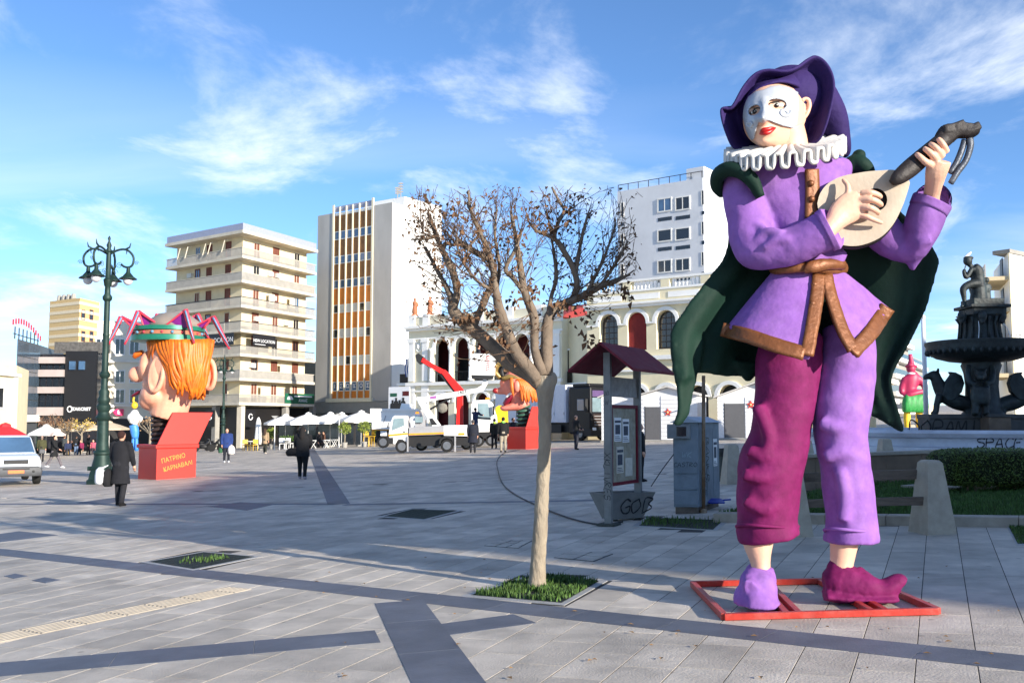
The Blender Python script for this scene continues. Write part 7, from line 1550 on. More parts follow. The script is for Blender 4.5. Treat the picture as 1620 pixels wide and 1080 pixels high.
# ------------------------------------------------------------------ people
pskin = mat('people_skin', (206, 156, 130), rough=.55, var=.06)
def cloth(c): return mat('cloth_%d_%d_%d' % c, c, rough=.9, var=.22, scale=6, bump=.25, bscale=18)
def person(label, loc, h=1.7, rz=0.0, top=(24, 24, 30), toplen=.80, fat=1.0, pants=(28, 28, 34), hair=(40, 28, 22), longhair=False, bald=False, shoes=(24, 22, 22), stride=.10, armL=(.05, .15), armR=(.05, .15), group=None, near=False, hood=None, flare=1.0, sit=False):
    t = thing('person', label, 'person', loc, rz, group); s = h / 1.7; vx = .016 if near else .024
    def X(x, y, z): return V((x * s, y * s, z * s))
    # faces -y ; x>0 is the figure's left
    hipz = .90; dz = 0
    if sit: dz = -.42
    hips = {}; kn = {}; an = {}
    for sg in (-1, 1):
        f_ = stride * sg
        if sit: hips[sg], kn[sg], an[sg] = (.09 * sg, 0, hipz + dz), (.10 * sg, -.42, .48), (.10 * sg, -.40, .08)
        else: hips[sg], kn[sg], an[sg] = (.09 * sg, 0, hipz), (.095 * sg, -.5 * f_ - (.05 if f_ < 0 else 0.02), .48), (.10 * sg, -f_, .08 + (.06 if f_ < -.2 else 0))
    sh, el, ha = {}, {}, {}
    for sg, (sw, be) in ((-1, armR), (1, armL)):
        sh[sg] = (.185 * sg * fat ** .5, .0, 1.40 + dz); a = sw; e_ = (.225 * sg * fat ** .5, -.28 * math.sin(a), 1.40 + dz - .28 * math.cos(a)); el[sg] = e_
        b_ = a + be; ha[sg] = (.235 * sg * fat ** .5 - .10 * sg * min(1, be), e_[1] - .25 * math.sin(b_), e_[2] - .25 * math.cos(b_))
    def tb(mb, pts, rad, n=10): mb.tube([X(*p) for p in pts], [q * s for q in rad], n)
    body = MB()
    tb(body, [(0, .01, hipz + dz), (0, .0, 1.1 + dz), (0, .01, 1.36 + dz), (0, .0, 1.43 + dz)], [.12, .11, .12, .06]); tb(body, [(0, 0, 1.40 + dz), (0, -.005, 1.5 + dz)], [.052, .05])
    body.ell(X(0, -.01, 1.585 + dz), (.076 * s, .094 * s, .112 * s), 16, 12); body.ell(X(0, -.035, 1.525 + dz), (.055 * s, .06 * s, .045 * s), 12, 8); body.ell(X(0, -.108, 1.57 + dz), (.012 * s, .02 * s, .022 * s), 8, 6)
    for sg in (-1, 1):
        tb(body, [hips[sg], kn[sg], an[sg]], [.075, .05, .036]); tb(body, [sh[sg], el[sg], ha[sg]], [.05, .038, .026]); body.ell(X(.077 * sg, 0, 1.575 + dz), (.012 * s, .022 * s, .03 * s), 8, 6)
    bo = body.build('body', pskin, t, voxel=vx * s, smoothit=2)
    for sg in (-1, 1):
        hd_ = MB(); c = V(ha[sg]); d_ = (c - V(el[sg])).normalized()
        tb(hd_, [tuple(c), tuple(c + d_ * .05), tuple(c + d_ * .09)], [.026, .038, .032], 8)
        for k in range(4): o_ = V((0.012 * (k - 1.5) * .4, .016 * (k - 1.5), 0)); L_ = (.075, .085, .08, .06)[k]; tb(hd_, [tuple(c + d_ * .08 + o_), tuple(c + d_ * (.08 + L_ * .6) + o_ + V((-.006 * sg, 0, 0))), tuple(c + d_ * (.08 + L_) + o_ + V((-.02 * sg, 0, 0)))], [.0095, .009, .007], 6)
        tb(hd_, [tuple(c + d_ * .02 + V((0, -.022, 0))), tuple(c + d_ * .06 + V((-.012 * sg, -.042, 0))), tuple(c + d_ * .09 + V((-.018 * sg, -.044, 0)))], [.012, .011, .008], 6)
        hd_.build('hand', pskin, t, smooth=True)
        e = MB(); e.ell(X(.03 * sg, -.097, 1.592 + dz), .008 * s, 6, 4); e.build('eye', mat('people_eye', (30, 22, 18)), bo, smooth=True)
    e = MB(); e.ell(X(0, -.093, 1.528 + dz), (.022 * s, .006 * s, .006 * s), 8, 4); e.build('mouth', mat('people_lip', (150, 80, 76)), bo, smooth=True)
    # trousers
    tr = MB(); tb(tr, [(0, .005, hipz + .12 + dz), (0, .01, hipz + .02 + dz), (0, .01, hipz - .06 + dz)], [.135 * fat, .15 * fat, .12 * fat])
    for sg in (-1, 1): tb(tr, [hips[sg], tuple((V(hips[sg]) + V(kn[sg])) / 2), kn[sg], tuple((V(kn[sg]) + V(an[sg])) / 2), tuple(V(an[sg]) + V((0, 0, -.01)))], [.10 * fat, .088 * fat, .07 * fat ** .5, .066, .06])
    tr.build('trousers', cloth(pants), t, voxel=vx * s, smoothit=2)
    # coat / jacket
    ct = MB(); b0 = toplen + dz if not sit else .46; w = .165 * fat
    rings = []
    for z, rx, ry in ((b0, w * 1.12 * flare, w * .92 * flare), ((b0 + 1.05 + dz) / 2 if b0 < .9 else 1.0 + dz, w * 1.06, w * .84), (1.05 + dz, w * 1.0, w * .80), (1.2 + dz, w * 1.06, w * .80), (1.34 + dz, w * 1.10, w * .74), (1.42 + dz, w * .86, w * .6), (1.475 + dz, .07, .07)):
        rings.append([X(rx * math.cos(a), ry * math.sin(a) + .005, z) for a in [2 * math.pi * k / 18 for k in range(18)]])
    ct.loft(rings, True)
    for sg in (-1, 1): tb(ct, [(sh[sg][0] * .8, 0, 1.40 + dz), sh[sg], el[sg], tuple(V(ha[sg]) * .97 + V(el[sg]) * .03)], [.07 * fat ** .5, .08 * fat ** .5, .064 * fat ** .5, .05])
    ct.build('jacket', cloth(top), t, voxel=vx * s, smoothit=2, lump=.012 * s, lumpscale=.1)
    if hood: mb = MB(); tb(mb, [(-.09, .05, 1.46 + dz), (0, .10, 1.45 + dz), (.09, .05, 1.46 + dz)], [.04, .055, .04]); mb.build('hood', cloth(hood), t, smooth=True)
    for sg in (-1, 1):
        a = V(an[sg]); so_ = MB(); tb(so_, [tuple(a + V((0, .05, -.035))), tuple(a + V((0, -.03, -.03))), tuple(a + V((0, -.11, -.05))), tuple(a + V((0, -.17, -.06)))], [.042, .05, .042, .025]); so_.build('shoe', cloth(shoes), t, voxel=vx * s * .7, smoothit=1)
    hr = MB()
    if bald: hr.ell(X(0, .02, 1.575 + dz), (.079 * s, .085 * s, .085 * s), 14, 8)
    else:
        hr.ell(X(0, .018, 1.607 + dz), (.087 * s, .098 * s, .103 * s), 14, 10)
        if longhair: tb(hr, [(0, .05, 1.62 + dz), (0, .085, 1.5 + dz), (0, .10, 1.36 + dz), (0, .10, 1.24 + dz)], [.085, .10, .11, .07])
    hr.build('hair', cloth(hair), t, voxel=.02 * s, smoothit=1, lump=.01, lumpscale=.04)
    return t
def hang_bag(name, label, cat, p, size, col, hold=None):
    t = thing(name, label, cat, p); mb = MB(); w, d_, h_ = size
    mb.loft([[p + V((w * f_ * x, d_ * f_ * y, z)) for x, y in ((-.5, -.5), (0, -.6), (.5, -.5), (.5, .5), (0, .6), (-.5, .5))] for f_, z in ((.7, 0), (1, .05), (1.05, h_ * .5), (.8, h_ * .85), (.3, h_))]); mb.build('bag', cloth(col), t, p, smooth=True, lump=.02, lumpscale=.08)
    if hold is not None: mb = MB(); mb.tube([p + V((-.04, 0, h_ * .9)), hold, p + V((.04, 0, h_ * .9))], .008, 5); mb.build('strap', cloth(col), t, p)
    return t
R_ = math.radians
lw_ = GP(189, 800); person('woman in long black coat seen from behind beside the lamp post', lw_, 1.70, R_(168), top=(20, 20, 26), toplen=.50, fat=1.12, flare=1.15, hair=(48, 22, 16), stride=.09, armL=(.1, .25), armR=(.2, .3), near=True)
hang_bag('white_carrier_bag', 'white plastic bag carried by the woman in the long black coat', 'bag', lw_ + V((-.38, -.20, .50)), (.14, .24, .38), (214, 216, 222), lw_ + V((-.26, -.06, .92)))
hang_bag('black_shoulder_bag', 'black bag held against the long black coat', 'bag', lw_ + V((-.25, -.06, .44)), (.14, .26, .40), (18, 18, 22), lw_ + V((-.2, -.08, .95)))
w2 = GP(478, 757); person('woman in black with long dark hair walking away', w2, 1.66, R_(178), top=(14, 14, 18), toplen=.72, fat=1.3, longhair=True, pants=(12, 12, 15), hair=(18, 14, 14), shoes=(150, 140, 146), stride=.08, armL=(.2, .7), armR=(.2, .9), near=True)
hang_bag('black_handbag', 'black handbag hanging beside the long haired woman in black', 'handbag', w2 + V((-.33, -.04, .72)), (.36, .14, .26), (14, 14, 18), w2 + V((-.2, 0, 1.3)))
m3 = GP(358, 731); person('man in navy tracksuit top with white stripes facing the photographer', m3, 1.74, R_(22), top=(26, 50, 104), toplen=.72, fat=1.25, pants=(20, 24, 36), bald=True, hair=(60, 48, 40), shoes=(220, 220, 220), stride=.03, armL=(.0, .25), armR=(0, .2))
for sg in (-1, 1): pass
hang_bag('white_shopping_bag', 'white and orange plastic shopping bag held by the man in navy', 'bag', m3 + V((.28, -.10, .42)), (.32, .16, .46), (232, 220, 214), m3 + V((.26, -.08, .92)))
hang_bag('green_shopping_bag', 'small green bag held by the man in navy', 'bag', m3 + V((-.30, -.05, .48)), (.2, .12, .30), (44, 88, 62), m3 + V((-.26, -.05, .9)))
person('woman in beige coat walking towards the cafe terrace', GP(419, 717), 1.68, R_(170), top=(150, 128, 100), toplen=.66, pants=(46, 48, 40), hair=(60, 42, 30), shoes=(190, 180, 170), stride=.10, longhair=True)
wk = GP(85, 740); person('person in long black hooded coat striding past the pickup', wk, 1.72, R_(95), top=(20, 20, 22), toplen=.60, fat=1.1, flare=1.3, pants=(98, 92, 96), hair=(16, 14, 14), longhair=True, shoes=(224, 224, 226), stride=.36, armL=(-.3, .3), armR=(.4, .5))
hang_bag('small_backpack', 'black backpack with pale straps on the striding person', 'backpack', wk + V((-.24, .0, 1.0)), (.16, .3, .42), (30, 30, 36))
person('man in olive green jacket walking near the lamp with market stalls', onground(65, 66), 1.74, R_(200), top=(66, 66, 40), toplen=.80, fat=1.15, bald=True, hair=(120, 110, 100), pants=(28, 28, 32), stride=.12)
CR = 'people standing at the market stalls'
for (u, Y_, tp, pn, hr, lab, rz_, st) in ((101, 88, (60, 66, 70), (60, 60, 60), (60, 40, 30), 'person in grey jacket at the market stalls', 160, 0), (107, 86, (30, 40, 70), (40, 40, 50), (40, 30, 26), 'person in dark blue seated among the market crowd', 30, 1), (113, 87, (34, 30, 30), (150, 120, 40), (30, 22, 20), 'seated person with yellow bundle among the market crowd', -20, 1), (120, 86, (22, 22, 26), (90, 110, 140), (30, 24, 22), 'standing man in black jacket and pale jeans by the market', 190, 0), (127, 87, (120, 30, 70), (24, 24, 28), (40, 26, 20), 'seated person in raspberry jacket among the market crowd', 10, 1), (139, 85, (18, 18, 22), (24, 24, 28), (60, 44, 36), 'tall man in black facing the market crowd', 90, 0), (147, 86, (170, 80, 100), (50, 40, 50), (40, 26, 20), 'seated person in pink by the lamp base', 0, 1), (42, 92, (30, 30, 36), (30, 30, 36), (30, 24, 20), 'person in black behind the white pickup', 180, 0), (30, 92, (150, 90, 70), (50, 46, 46), (60, 44, 36), 'person in rust coloured jacket behind the white pickup', 20, 0)):
    person(lab, onground(u, Y_), 1.72, R_(rz_), top=tp, toplen=.78, pants=pn, hair=hr, stride=.06, group=CR, sit=bool(st), fat=1.1)
# ------------------------------------------------------------------ vehicles
whp = mat('vehicle_white', (232, 232, 230), rough=.35, var=.05, scale=1, coat=.4); blkp = mat('chassis_black', (22, 22, 24), rough=.6, var=.2); tyre = mat('tyre', (20, 20, 21), rough=.85, var=.2); rimm = mat('wheel_rim', (120, 122, 126), rough=.4, metal=.6, var=.15); redc = mat('crane_red', (206, 30, 24), rough=.4, var=.1); ylw = mat('stripe_orange', (226, 150, 30), rough=.5); greyb = mat('bed_grey', (150, 150, 152), rough=.5, var=.12, scale=2); amber = mat('amber', (240, 140, 20), rough=.3); wind = mat('windscreen', (120, 140, 146), rough=.08, var=.3, scale=1, spec=.9)
class Veh(Px):
    def __init__(s, Y, name, label, cat, base): super().__init__(Y); s.o = base; s.t = thing(name, label, cat, base)
    def pr(s, name, m, poly, d0, d1, parent=None, bevel=.0):
        mb = MB(); a = [s.P(u, v, 0) for u, v in poly]; k = s.k; n_ = len(a); vs_ = [p + V((0, d0 * k, 0)) for p in a] + [p + V((0, d1 * k, 0)) for p in a]
        mb.add(vs_, [tuple(range(n_)), tuple(reversed(range(n_, 2 * n_)))] + [(i, (i + 1) % n_, (i + 1) % n_ + n_, i + n_) for i in range(n_)]); return mb.build(name, m, parent or s.t, s.o, bevel=bevel)
    def wheel(s, u, v, r_, d0, w):
        c = s.P(u, v, d0); k = s.k; mb = MB(); ring = lambda rr_, y: [c + V((rr_ * k * math.cos(a), y * k, rr_ * k * math.sin(a))) for a in [2 * math.pi * q / 20 for q in range(20)]]
        mb.loft([ring(r_ * .6, 0), ring(r_ * .93, 0), ring(r_, w * .15), ring(r_, w * .85), ring(r_ * .93, w), ring(r_ * .6, w)], True); wo = mb.build('wheel', tyre, s.t, s.o, auto=35)
        mb = MB(); mb.loft([ring(r_ * .62, -.3), ring(r_ * .5, -.2), ring(r_ * .3, 1.2), ring(r_ * .12, .2)], True); mb.build('rim', rimm, wo, s.o, auto=35)
# --- bucket lift truck
p = GP(675, 716); TK = Veh(p.y, 'bucket_truck', 'white platform truck with raised white boom and bucket', 'truck', p); pr_ = TK.pr
cab = pr_('cab', whp, [(616, 700), (614.5, 686), (617.5, 668), (621, 659), (624, 657), (643, 657), (645, 685), (645, 703), (640, 703), (637, 695), (629, 695), (625, 703)], 0, 56, bevel=.05)
pr_('side_window', wind, [(620, 681), (623, 662), (639, 660.5), (639.5, 673), (630, 677)], -.8, 0, cab); pr_('windscreen', wind, [(616.6, 682), (620, 664), (620.8, 660.5), (616.2, 680)], 4, 52, cab); pr_('stripe', ylw, [(615, 687), (645, 684), (645, 687), (615, 690)], -.9, 0, cab); pr_('bumper', blkp, [(614, 702), (614, 692), (622, 692), (622, 702)], -1, 57, cab); pr_('mirror', blkp, [(613, 676), (614.5, 668), (615.5, 668), (615, 677)], -6, -3, cab); pr_('beacon', amber, [(655, 654), (656, 651), (660, 651), (661, 654)], 20, 26, cab)
pr_('door_handle', blkp, [(638, 682), (641, 682), (641, 683.5), (638, 683.5)], -1.2, 0, cab)
pr_('chassis', blkp, [(645, 706), (645, 689), (757, 688), (757, 702), (745, 704)], 6, 50); bd_ = pr_('flatbed', greyb, [(646, 689), (647, 675.5), (702, 673), (702, 687)], 0, 56, bevel=.02); pr_('stripe', ylw, [(646.5, 688), (646.8, 685.5), (702, 683.4), (702, 686)], -.8, 0, bd_)
rb = pr_('rear_locker', whp, [(702, 689), (702, 672.5), (748, 672), (749, 690)], 0, 56, bevel=.02); pr_('plate', ylw, [(725, 688), (725, 684.5), (735, 684.3), (735, 687.8)], -1, 0, rb)
for k in range(3): pr_('locker_door', whp, [(704 + 12 * k, 687), (704 + 12 * k, 675), (714 + 12 * k, 674.7), (714 + 12 * k, 686.7)], -.7, 0, rb)
for (u, v) in ((635.5, 706), (707, 704.5)): TK.wheel(u, v, 10.2, -1, 9); TK.wheel(u + 31, v + 1 - 3.5, 9.6, 46, 9)
for u in (644, 719): pr_('stabiliser', greyb, [(u, 714), (u, 690), (u + 2.4, 690), (u + 2.4, 714)], -3, 0)
pr_('mudguard', blkp, [(694, 702), (696, 694), (703, 690), (712, 690), (718, 694), (719, 702), (717, 702), (715, 696), (707, 692.5), (699, 695), (697, 702)], -1.5, 8)
pr_('turret', greyb, [(655, 676), (655, 664), (671, 664), (671, 676)], 14, 40); pr_('console_screen', wind, [(656, 668), (656, 659), (668, 659), (668, 668)], 8, 12)
bm = pr_('lower_boom', whp, [(683, 675), (657, 632), (657, 627.5), (664, 627), (696, 673)], 18, 30, bevel=.02); pr_('boom_opening', blkp, [(681, 672), (677.5, 662), (682.5, 661), (691, 672)], 17.6, 18, bm)
ub = pr_('upper_boom', whp, [(660, 637), (659, 629), (700, 622), (755, 613), (757, 619.5), (716, 628)], 17, 29, bevel=.02); text_mesh('boom_text', '140T', .26, blkp, frameM(TK.P(731, 620.5, 16.8) - TK.o, (1, 0, .14), (0, 0, 1)), ub, depth=.002, bold=.004); pr_('boom_label', mat('label_purple', (150, 90, 150)), [(679, 631), (679, 626.5), (689, 625), (689, 629.5)], 16.7, 17, ub)
mb = MB(); mb.tube([TK.P(676, 650, 24), TK.P(700, 636, 24), TK.P(714, 629, 24)], 1.6 * TK.k, 8); mb.build('ram', blkp, TK.t, TK.o)
kn_ = pr_('knuckle', whp, [(753, 620), (754, 613), (762, 608), (764, 598), (769, 597), (771, 606), (764, 618)], 18, 28, bevel=.02)
bk = pr_('bucket', whp, [(745, 593), (743, 560), (746, 558), (784, 560), (783, 594)], 6, 40, bevel=.04); pr_('bucket_floor', blkp, [(746, 598), (745, 593.5), (780, 594.5), (779, 598.5)], 6, 40, bk)
hz = mat('hazard_red', (200, 70, 66))
for k in range(7): pr_('hazard_stripe', hz, [(768, 586 - 3.4 * k), (768, 584.4 - 3.4 * k), (774, 582.2 - 3.4 * k), (774, 583.8 - 3.4 * k)], 5.6, 6, bk)
sk = MB(); TK.ell(sk, 700, 645, 24, 8, 8, 7); sk.build('hanging_sack', mat('sack', (120, 116, 106), rough=.95, var=.3), TK.t, TK.o, smooth=True, lump=.12, lumpscale=.12)
person('worker in dark clothes standing in the raised bucket', TK.P(757, 594, 22), 1.72, R_(100), top=(36, 36, 44), stride=.05)
# --- refuse truck behind
p = onground(620, 60.5); GT = Veh(p.y, 'refuse_truck', 'white refuse truck with yellow lower edge behind the platform truck', 'truck', p); bd_ = GT.pr('body', whp, [(588, 679), (588, 652), (592, 649), (664, 648), (664, 680)], 0, 64, bevel=.03)
GT.pr('stripe', ylw, [(588, 680.5), (588, 679), (664, 679), (664, 680.5)], -.6, 64); GT.pr('panel_rib', greyb, [(604, 676), (610, 657), (611, 657), (605, 676)], -.8, 0, bd_); GT.pr('roof_rail', whp, [(586, 655), (586, 646), (590, 646), (662, 646.5), (662, 650), (590, 650), (590, 655)], -2, 4)
GT.pr('chassis', blkp, [(592, 700), (594, 681), (664, 681), (664, 700)], 8, 58); GT.wheel(606, 699, 9.5, 0, 10); GT.wheel(655, 698, 9.5, 0, 10); GT.pr('lamp_board', whp, [(602, 689), (602, 681.5), (612, 681.5), (612, 689)], -1, 2); GT.pr('load', whp, [(630, 647), (633, 637), (649, 639), (648, 647)], 20, 40)
# --- red crane truck
p = onground(750, 62); CT = Veh(p.y, 'crane_truck', 'white cab lorry with folding red loader crane', 'crane truck', p); pr_ = CT.pr
cab = pr_('cab', whp, [(745, 680), (745, 640), (748, 633), (772, 632), (779, 637), (786, 660), (787, 683), (745, 684)], 0, 60, bevel=.05); pr_('side_window', wind, [(757, 660), (756, 638), (772, 638), (777, 660), (772, 663)], -.8, 0, cab); pr_('door_dark', glassd, [(755, 662), (777, 664), (776, 660), (756, 659)], -1, 0, cab); pr_('windscreen', wind, [(779.5, 640), (785.4, 660), (786.3, 662), (780.5, 640)], 4, 56, cab); pr_('mirror', blkp, [(780, 656), (779, 642), (781.5, 642), (783, 656)], -7, -3, cab); pr_('beacon', amber, [(767, 631), (768, 628), (774, 628), (775, 631)], 24, 30, cab)
pr_('bumper', blkp, [(744, 694), (744, 684), (788, 683), (788, 693)], 0, 60, cab); pr_('chassis', blkp, [(690, 697), (690, 686), (745, 685), (745, 697)], 8, 52); pr_('flatbed', greyb, [(664, 687), (664, 682), (744, 681), (744, 686)], 0, 60)
for u in (690, 757, 777): CT.wheel(u, 699 - .03 * (u - 690), 9, 0, 10)
pr_('tail_lamp', redc, [(778, 690), (778, 687), (786, 687), (786, 690)], -1, 0)
pr_('crane_mast', redc, [(720, 679), (722, 618), (731, 616), (732, 679)], 20, 32, bevel=.02); ca = pr_('crane_arm', redc, [(721, 622), (697, 589), (702, 583), (708, 588), (733, 616), (731, 626)], 18, 32, bevel=.02); pr_('arm_underside', blkp, [(720, 624), (694, 592), (697, 589), (722, 621)], 20, 30, ca)
cb = pr_('crane_tip', redc, [(699, 592), (664, 571), (667, 564), (690, 578), (704, 585)], 19, 31, bevel=.02); pr_('tip_head', blkp, [(657, 570), (655, 560), (660, 557), (671, 565), (668, 573), (662, 575)], 20, 30, cb); pr_('arm_underside', blkp, [(668, 574), (664, 571), (694, 590), (697, 594)], 20, 30, cb)
pr_('yellow_tank', mat('tank_yellow', (214, 176, 20), rough=.5), [(782, 675), (783, 643), (788, 640), (803, 640), (804, 675)], 66, 90)
# --- black lorry with white box, heading right towards the photographer
LB = 'black cab lorry with long white box body parked by the theatre'
lc_ = onground(934, 68.0); LR = thing('box_lorry', LB, 'lorry', lc_, R_(-50), tilt=False); bkp = mat('lorry_black', (20, 20, 26), rough=.4, var=.15, spec=.3); bxw = mat('box_white', (206, 210, 222), rough=.4, var=.06)
# local: +x heading, +y left, origin under the front right corner
def lb(name, m, x0, x1, y0, y1, z0, z1, parent=None, bevel=.02): mb = MB(); mb.box(((x0 + x1) / 2, (y0 + y1) / 2, (z0 + z1) / 2), (x1 - x0, y1 - y0, z1 - z0)); return mb.build(name, m, parent or LR, bevel=bevel)
cab = lb('cab', bkp, -2.2, 0, 0, 2.45, .45, 3.75, bevel=.12); lb('roof_fairing', bkp, -2.0, -.3, .2, 2.2, 3.75, 4.0, cab, .08); lb('windscreen', wind, -.02, .03, .2, 2.25, 2.0, 3.0, cab); lb('sun_visor', mat('visor', (90, 70, 110), rough=.3), -.02, .10, .15, 2.3, 3.05, 3.5, cab); lb('grille', mat('grille_brown', (60, 46, 42), rough=.4, metal=.3), -.02, .04, .3, 2.15, 1.0, 1.85, cab); lb('side_window', glassb, -1.3, -.4, -.02, .02, 2.1, 2.9, cab); lb('bumper', blkp, -.6, .08, -.02, 2.47, .3, .8, cab); lb('mirror', blkp, -.35, -.15, -.3, -.05, 2.0, 2.9, cab)
for y in (.15, 1.95): lb('headlight', signw, .05, .1, y, y + .35, .72, .92, cab)
for k in range(4): lb('grille_slat', greyb, .04, .07, .35, 2.1, 1.08 + .2 * k, 1.13 + .2 * k, cab)
bx_ = lb('box_body', bxw, -10.5, -2.5, 0, 2.5, 1.25, 3.95, bevel=.04)
for k in range(7): d0_ = lb('side_door', bxw, -3.4 - 1.05 * k, -2.62 - 1.05 * k, -.03, .01, 1.4, 3.3, bx_); lb('hinge', greyb, -2.66 - 1.05 * k, -2.60 - 1.05 * k, -.06, -.03, 1.8, 2.0, d0_)
lb('chassis', blkp, -10.3, -2.0, .3, 2.2, .55, 1.25); lb('side_skirt', blkp, -8.0, -3.0, .02, .1, .5, 1.1)
def lwheel(x, y0, w=.32, r_=.5):
    mb = MB(); ring = lambda rr_, y: [V((x + rr_ * math.cos(a), y, r_ + rr_ * math.sin(a))) for a in [2 * math.pi * q / 20 for q in range(20)]]; mb.loft([ring(r_ * .6, y0), ring(r_ * .94, y0), ring(r_, y0 + w * .2), ring(r_, y0 + w * .8), ring(r_ * .94, y0 + w), ring(r_ * .6, y0 + w)], True); wo = mb.build('wheel', tyre, LR, auto=35); mb = MB(); mb.loft([ring(r_ * .6, y0 - .005), ring(r_ * .3, y0 + .06), ring(r_ * .1, y0)], True); mb.build('rim', rimm, wo, auto=35)
for x in (-1.1, -7.6, -8.8): lwheel(x, .02); lwheel(x, 2.12)
# --- white pickup at the left edge
pc_ = GP(24, 768); PK = thing('pickup', 'white pickup with grey bumper and orange number plate facing the square', 'pickup', pc_, R_(-57)); wpk = mat('pickup_white', (214, 222, 230), rough=.3, var=.05, coat=.5); bpk = mat('bumper_grey', (74, 76, 80), rough=.6, var=.1); chrome = mat('chrome', (190, 192, 196), rough=.2, metal=.9, var=.05); lampg = mat('lamp_glass', (196, 204, 210), rough=.12, var=.1)
def sect(x, pts): return [V((x, y, z)) for y, z in pts]
def hull(name, m, secs, parent=None, **kw): mb = MB(); mb.loft([sect(x, [(-w * .97, z0), (-w, (z0 + z1) / 2), (-w * .96, z1 - .06), (-w * .86, z1), (w * .86, z1), (w * .96, z1 - .06), (w, (z0 + z1) / 2), (w * .97, z0)]) for x, w, z0, z1 in secs], True); return mb.build(name, m, parent or PK, auto=50, **kw)
bdy = hull('body', wpk, [(0.0, .72, .52, .86), (-.1, .80, .42, .95), (-.5, .84, .40, 1.02), (-1.2, .85, .40, 1.08), (-1.35, .85, .38, 1.10), (-3.2, .85, .38, 1.10), (-5.0, .84, .42, 1.08)], bevel=.02)
hull('cabin', wpk, [(-1.1, .76, 1.04, 1.08), (-1.75, .68, 1.04, 1.66), (-2.0, .68, 1.04, 1.70), (-3.0, .68, 1.04, 1.68), (-3.25, .72, 1.04, 1.1)])
mb = MB(); mb.add([V((-1.12, -.70, 1.10)), V((-1.12, .70, 1.10)), V((-1.70, .60, 1.62)), V((-1.70, -.60, 1.62))], [(0, 1, 2, 3)]); mb.build('windscreen', glassb, PK, solid=.05)
for y in (-.72, .72): mb = MB(); mb.add([V((-1.3, y * 1.0, 1.14)), V((-2.9, y, 1.14)), V((-2.8, y * .945, 1.58)), V((-1.78, y * .945, 1.58))], [(0, 1, 2, 3)]); mb.build('side_window', glassd, PK, solid=.04)
bmp = hull('bumper', bpk, [(.10, .62, .36, .62), (.06, .80, .32, .66), (-.25, .87, .30, .66)])
def pb2(name, m, x0, x1, y0, y1, z0, z1, parent): mb = MB(); mb.box(((x0 + x1) / 2, (y0 + y1) / 2, (z0 + z1) / 2), (x1 - x0, y1 - y0, z1 - z0)); return mb.build(name, m, parent, bevel=.02)
gr_ = pb2('grille', blkp, -.03, .04, -.38, .38, .74, .87, bdy); pb2('grille_trim', chrome, -.02, .045, -.40, .40, .87, .89, bdy)
for k in range(4): pb2('grille_bar', bpk, .03, .05, -.36, .36, .755 + .03 * k, .762 + .03 * k, gr_)
for y in (-.60, .60): mb = MB(); mb.ell((-.04, y, .80), (.10, .19, .10), 14, 8); mb.build('headlight', lampg, bdy, smooth=True); mb = MB(); mb.ell((.06, y * .9, .48), (.05, .08, .08), 12, 8); mb.build('fog_lamp', blkp, bmp, smooth=True)
pb2('number_plate', mat('plate_orange', (226, 104, 36), rough=.5), .10, .115, -.25, .25, .42, .53, bmp); pb2('air_intake', blkp, .08, .108, -.42, .42, .545, .60, bmp)
for x in (-.75, -3.9):
    for y in (-.86, .64):
        mb = MB(); r0_ = .36; ring = lambda rr_, yy: [V((x + rr_ * math.cos(a), yy, .35 + rr_ * math.sin(a))) for a in [2 * math.pi * q / 20 for q in range(20)]]; mb.loft([ring(.2, y), ring(.33, y), ring(.36, y + .05), ring(.36, y + .17), ring(.33, y + .22), ring(.2, y + .22)], True); wo = mb.build('wheel', tyre, PK, auto=35); mb = MB(); ys = y - .004 if y < 0 else y + .224; mb.loft([ring(.21, ys), ring(.05, ys)], True); mb.build('rim', rimm, wo, auto=35)
for y in (-.98, .98): mb = MB(); mb.box((-1.35, y, 1.12), (.1, .2, .16)); mb.build('wing_mirror', bpk, PK, bevel=.03)
# --- motorbikes by the apartment block
def scooter(loc, rz, label):
    t = thing('motorbike', label, 'motorbike', loc, rz, 'motorbikes parked by the apartment block')
    for x in (-.62, .62):
        mb = MB(); ring = lambda rr_, y: [V((x + rr_ * math.cos(a), y, .3 + rr_ * math.sin(a))) for a in [2 * math.pi * q / 16 for q in range(16)]]; mb.loft([ring(.2, -.05), ring(.3, -.04), ring(.3, .04), ring(.2, .05)], True); mb.build('wheel', tyre, t, auto=35)
    mb = MB(); mb.tube([V((-.65, 0, .45)), V((-.2, 0, .62)), V((.1, 0, .55)), V((.35, 0, .75)), V((.5, 0, .95))], [.12, .16, .13, .12, .08], 10); mb.ell((0, 0, .4), (.3, .13, .16)); mb.build('body', blkp, t, voxel=.03, smoothit=1); mb = MB(); mb.ell((-.3, 0, .78), (.36, .13, .07)); mb.build('seat', blk, t, smooth=True); mb = MB(); mb.tube([V((.35, -.32, 1.02)), V((.45, 0, 1.0)), V((.35, .32, 1.02))], .02, 6); mb.tube([V((.45, 0, 1.0)), V((.62, 0, .3))], .03, 6); mb.build('handlebar', rimm, t)
scooter(onground(322, 80), .2, 'black motorbike parked by the lamp post near the red box'); scooter(onground(338, 82), -.3, 'black motorbike parked next to the navy tracksuit man')
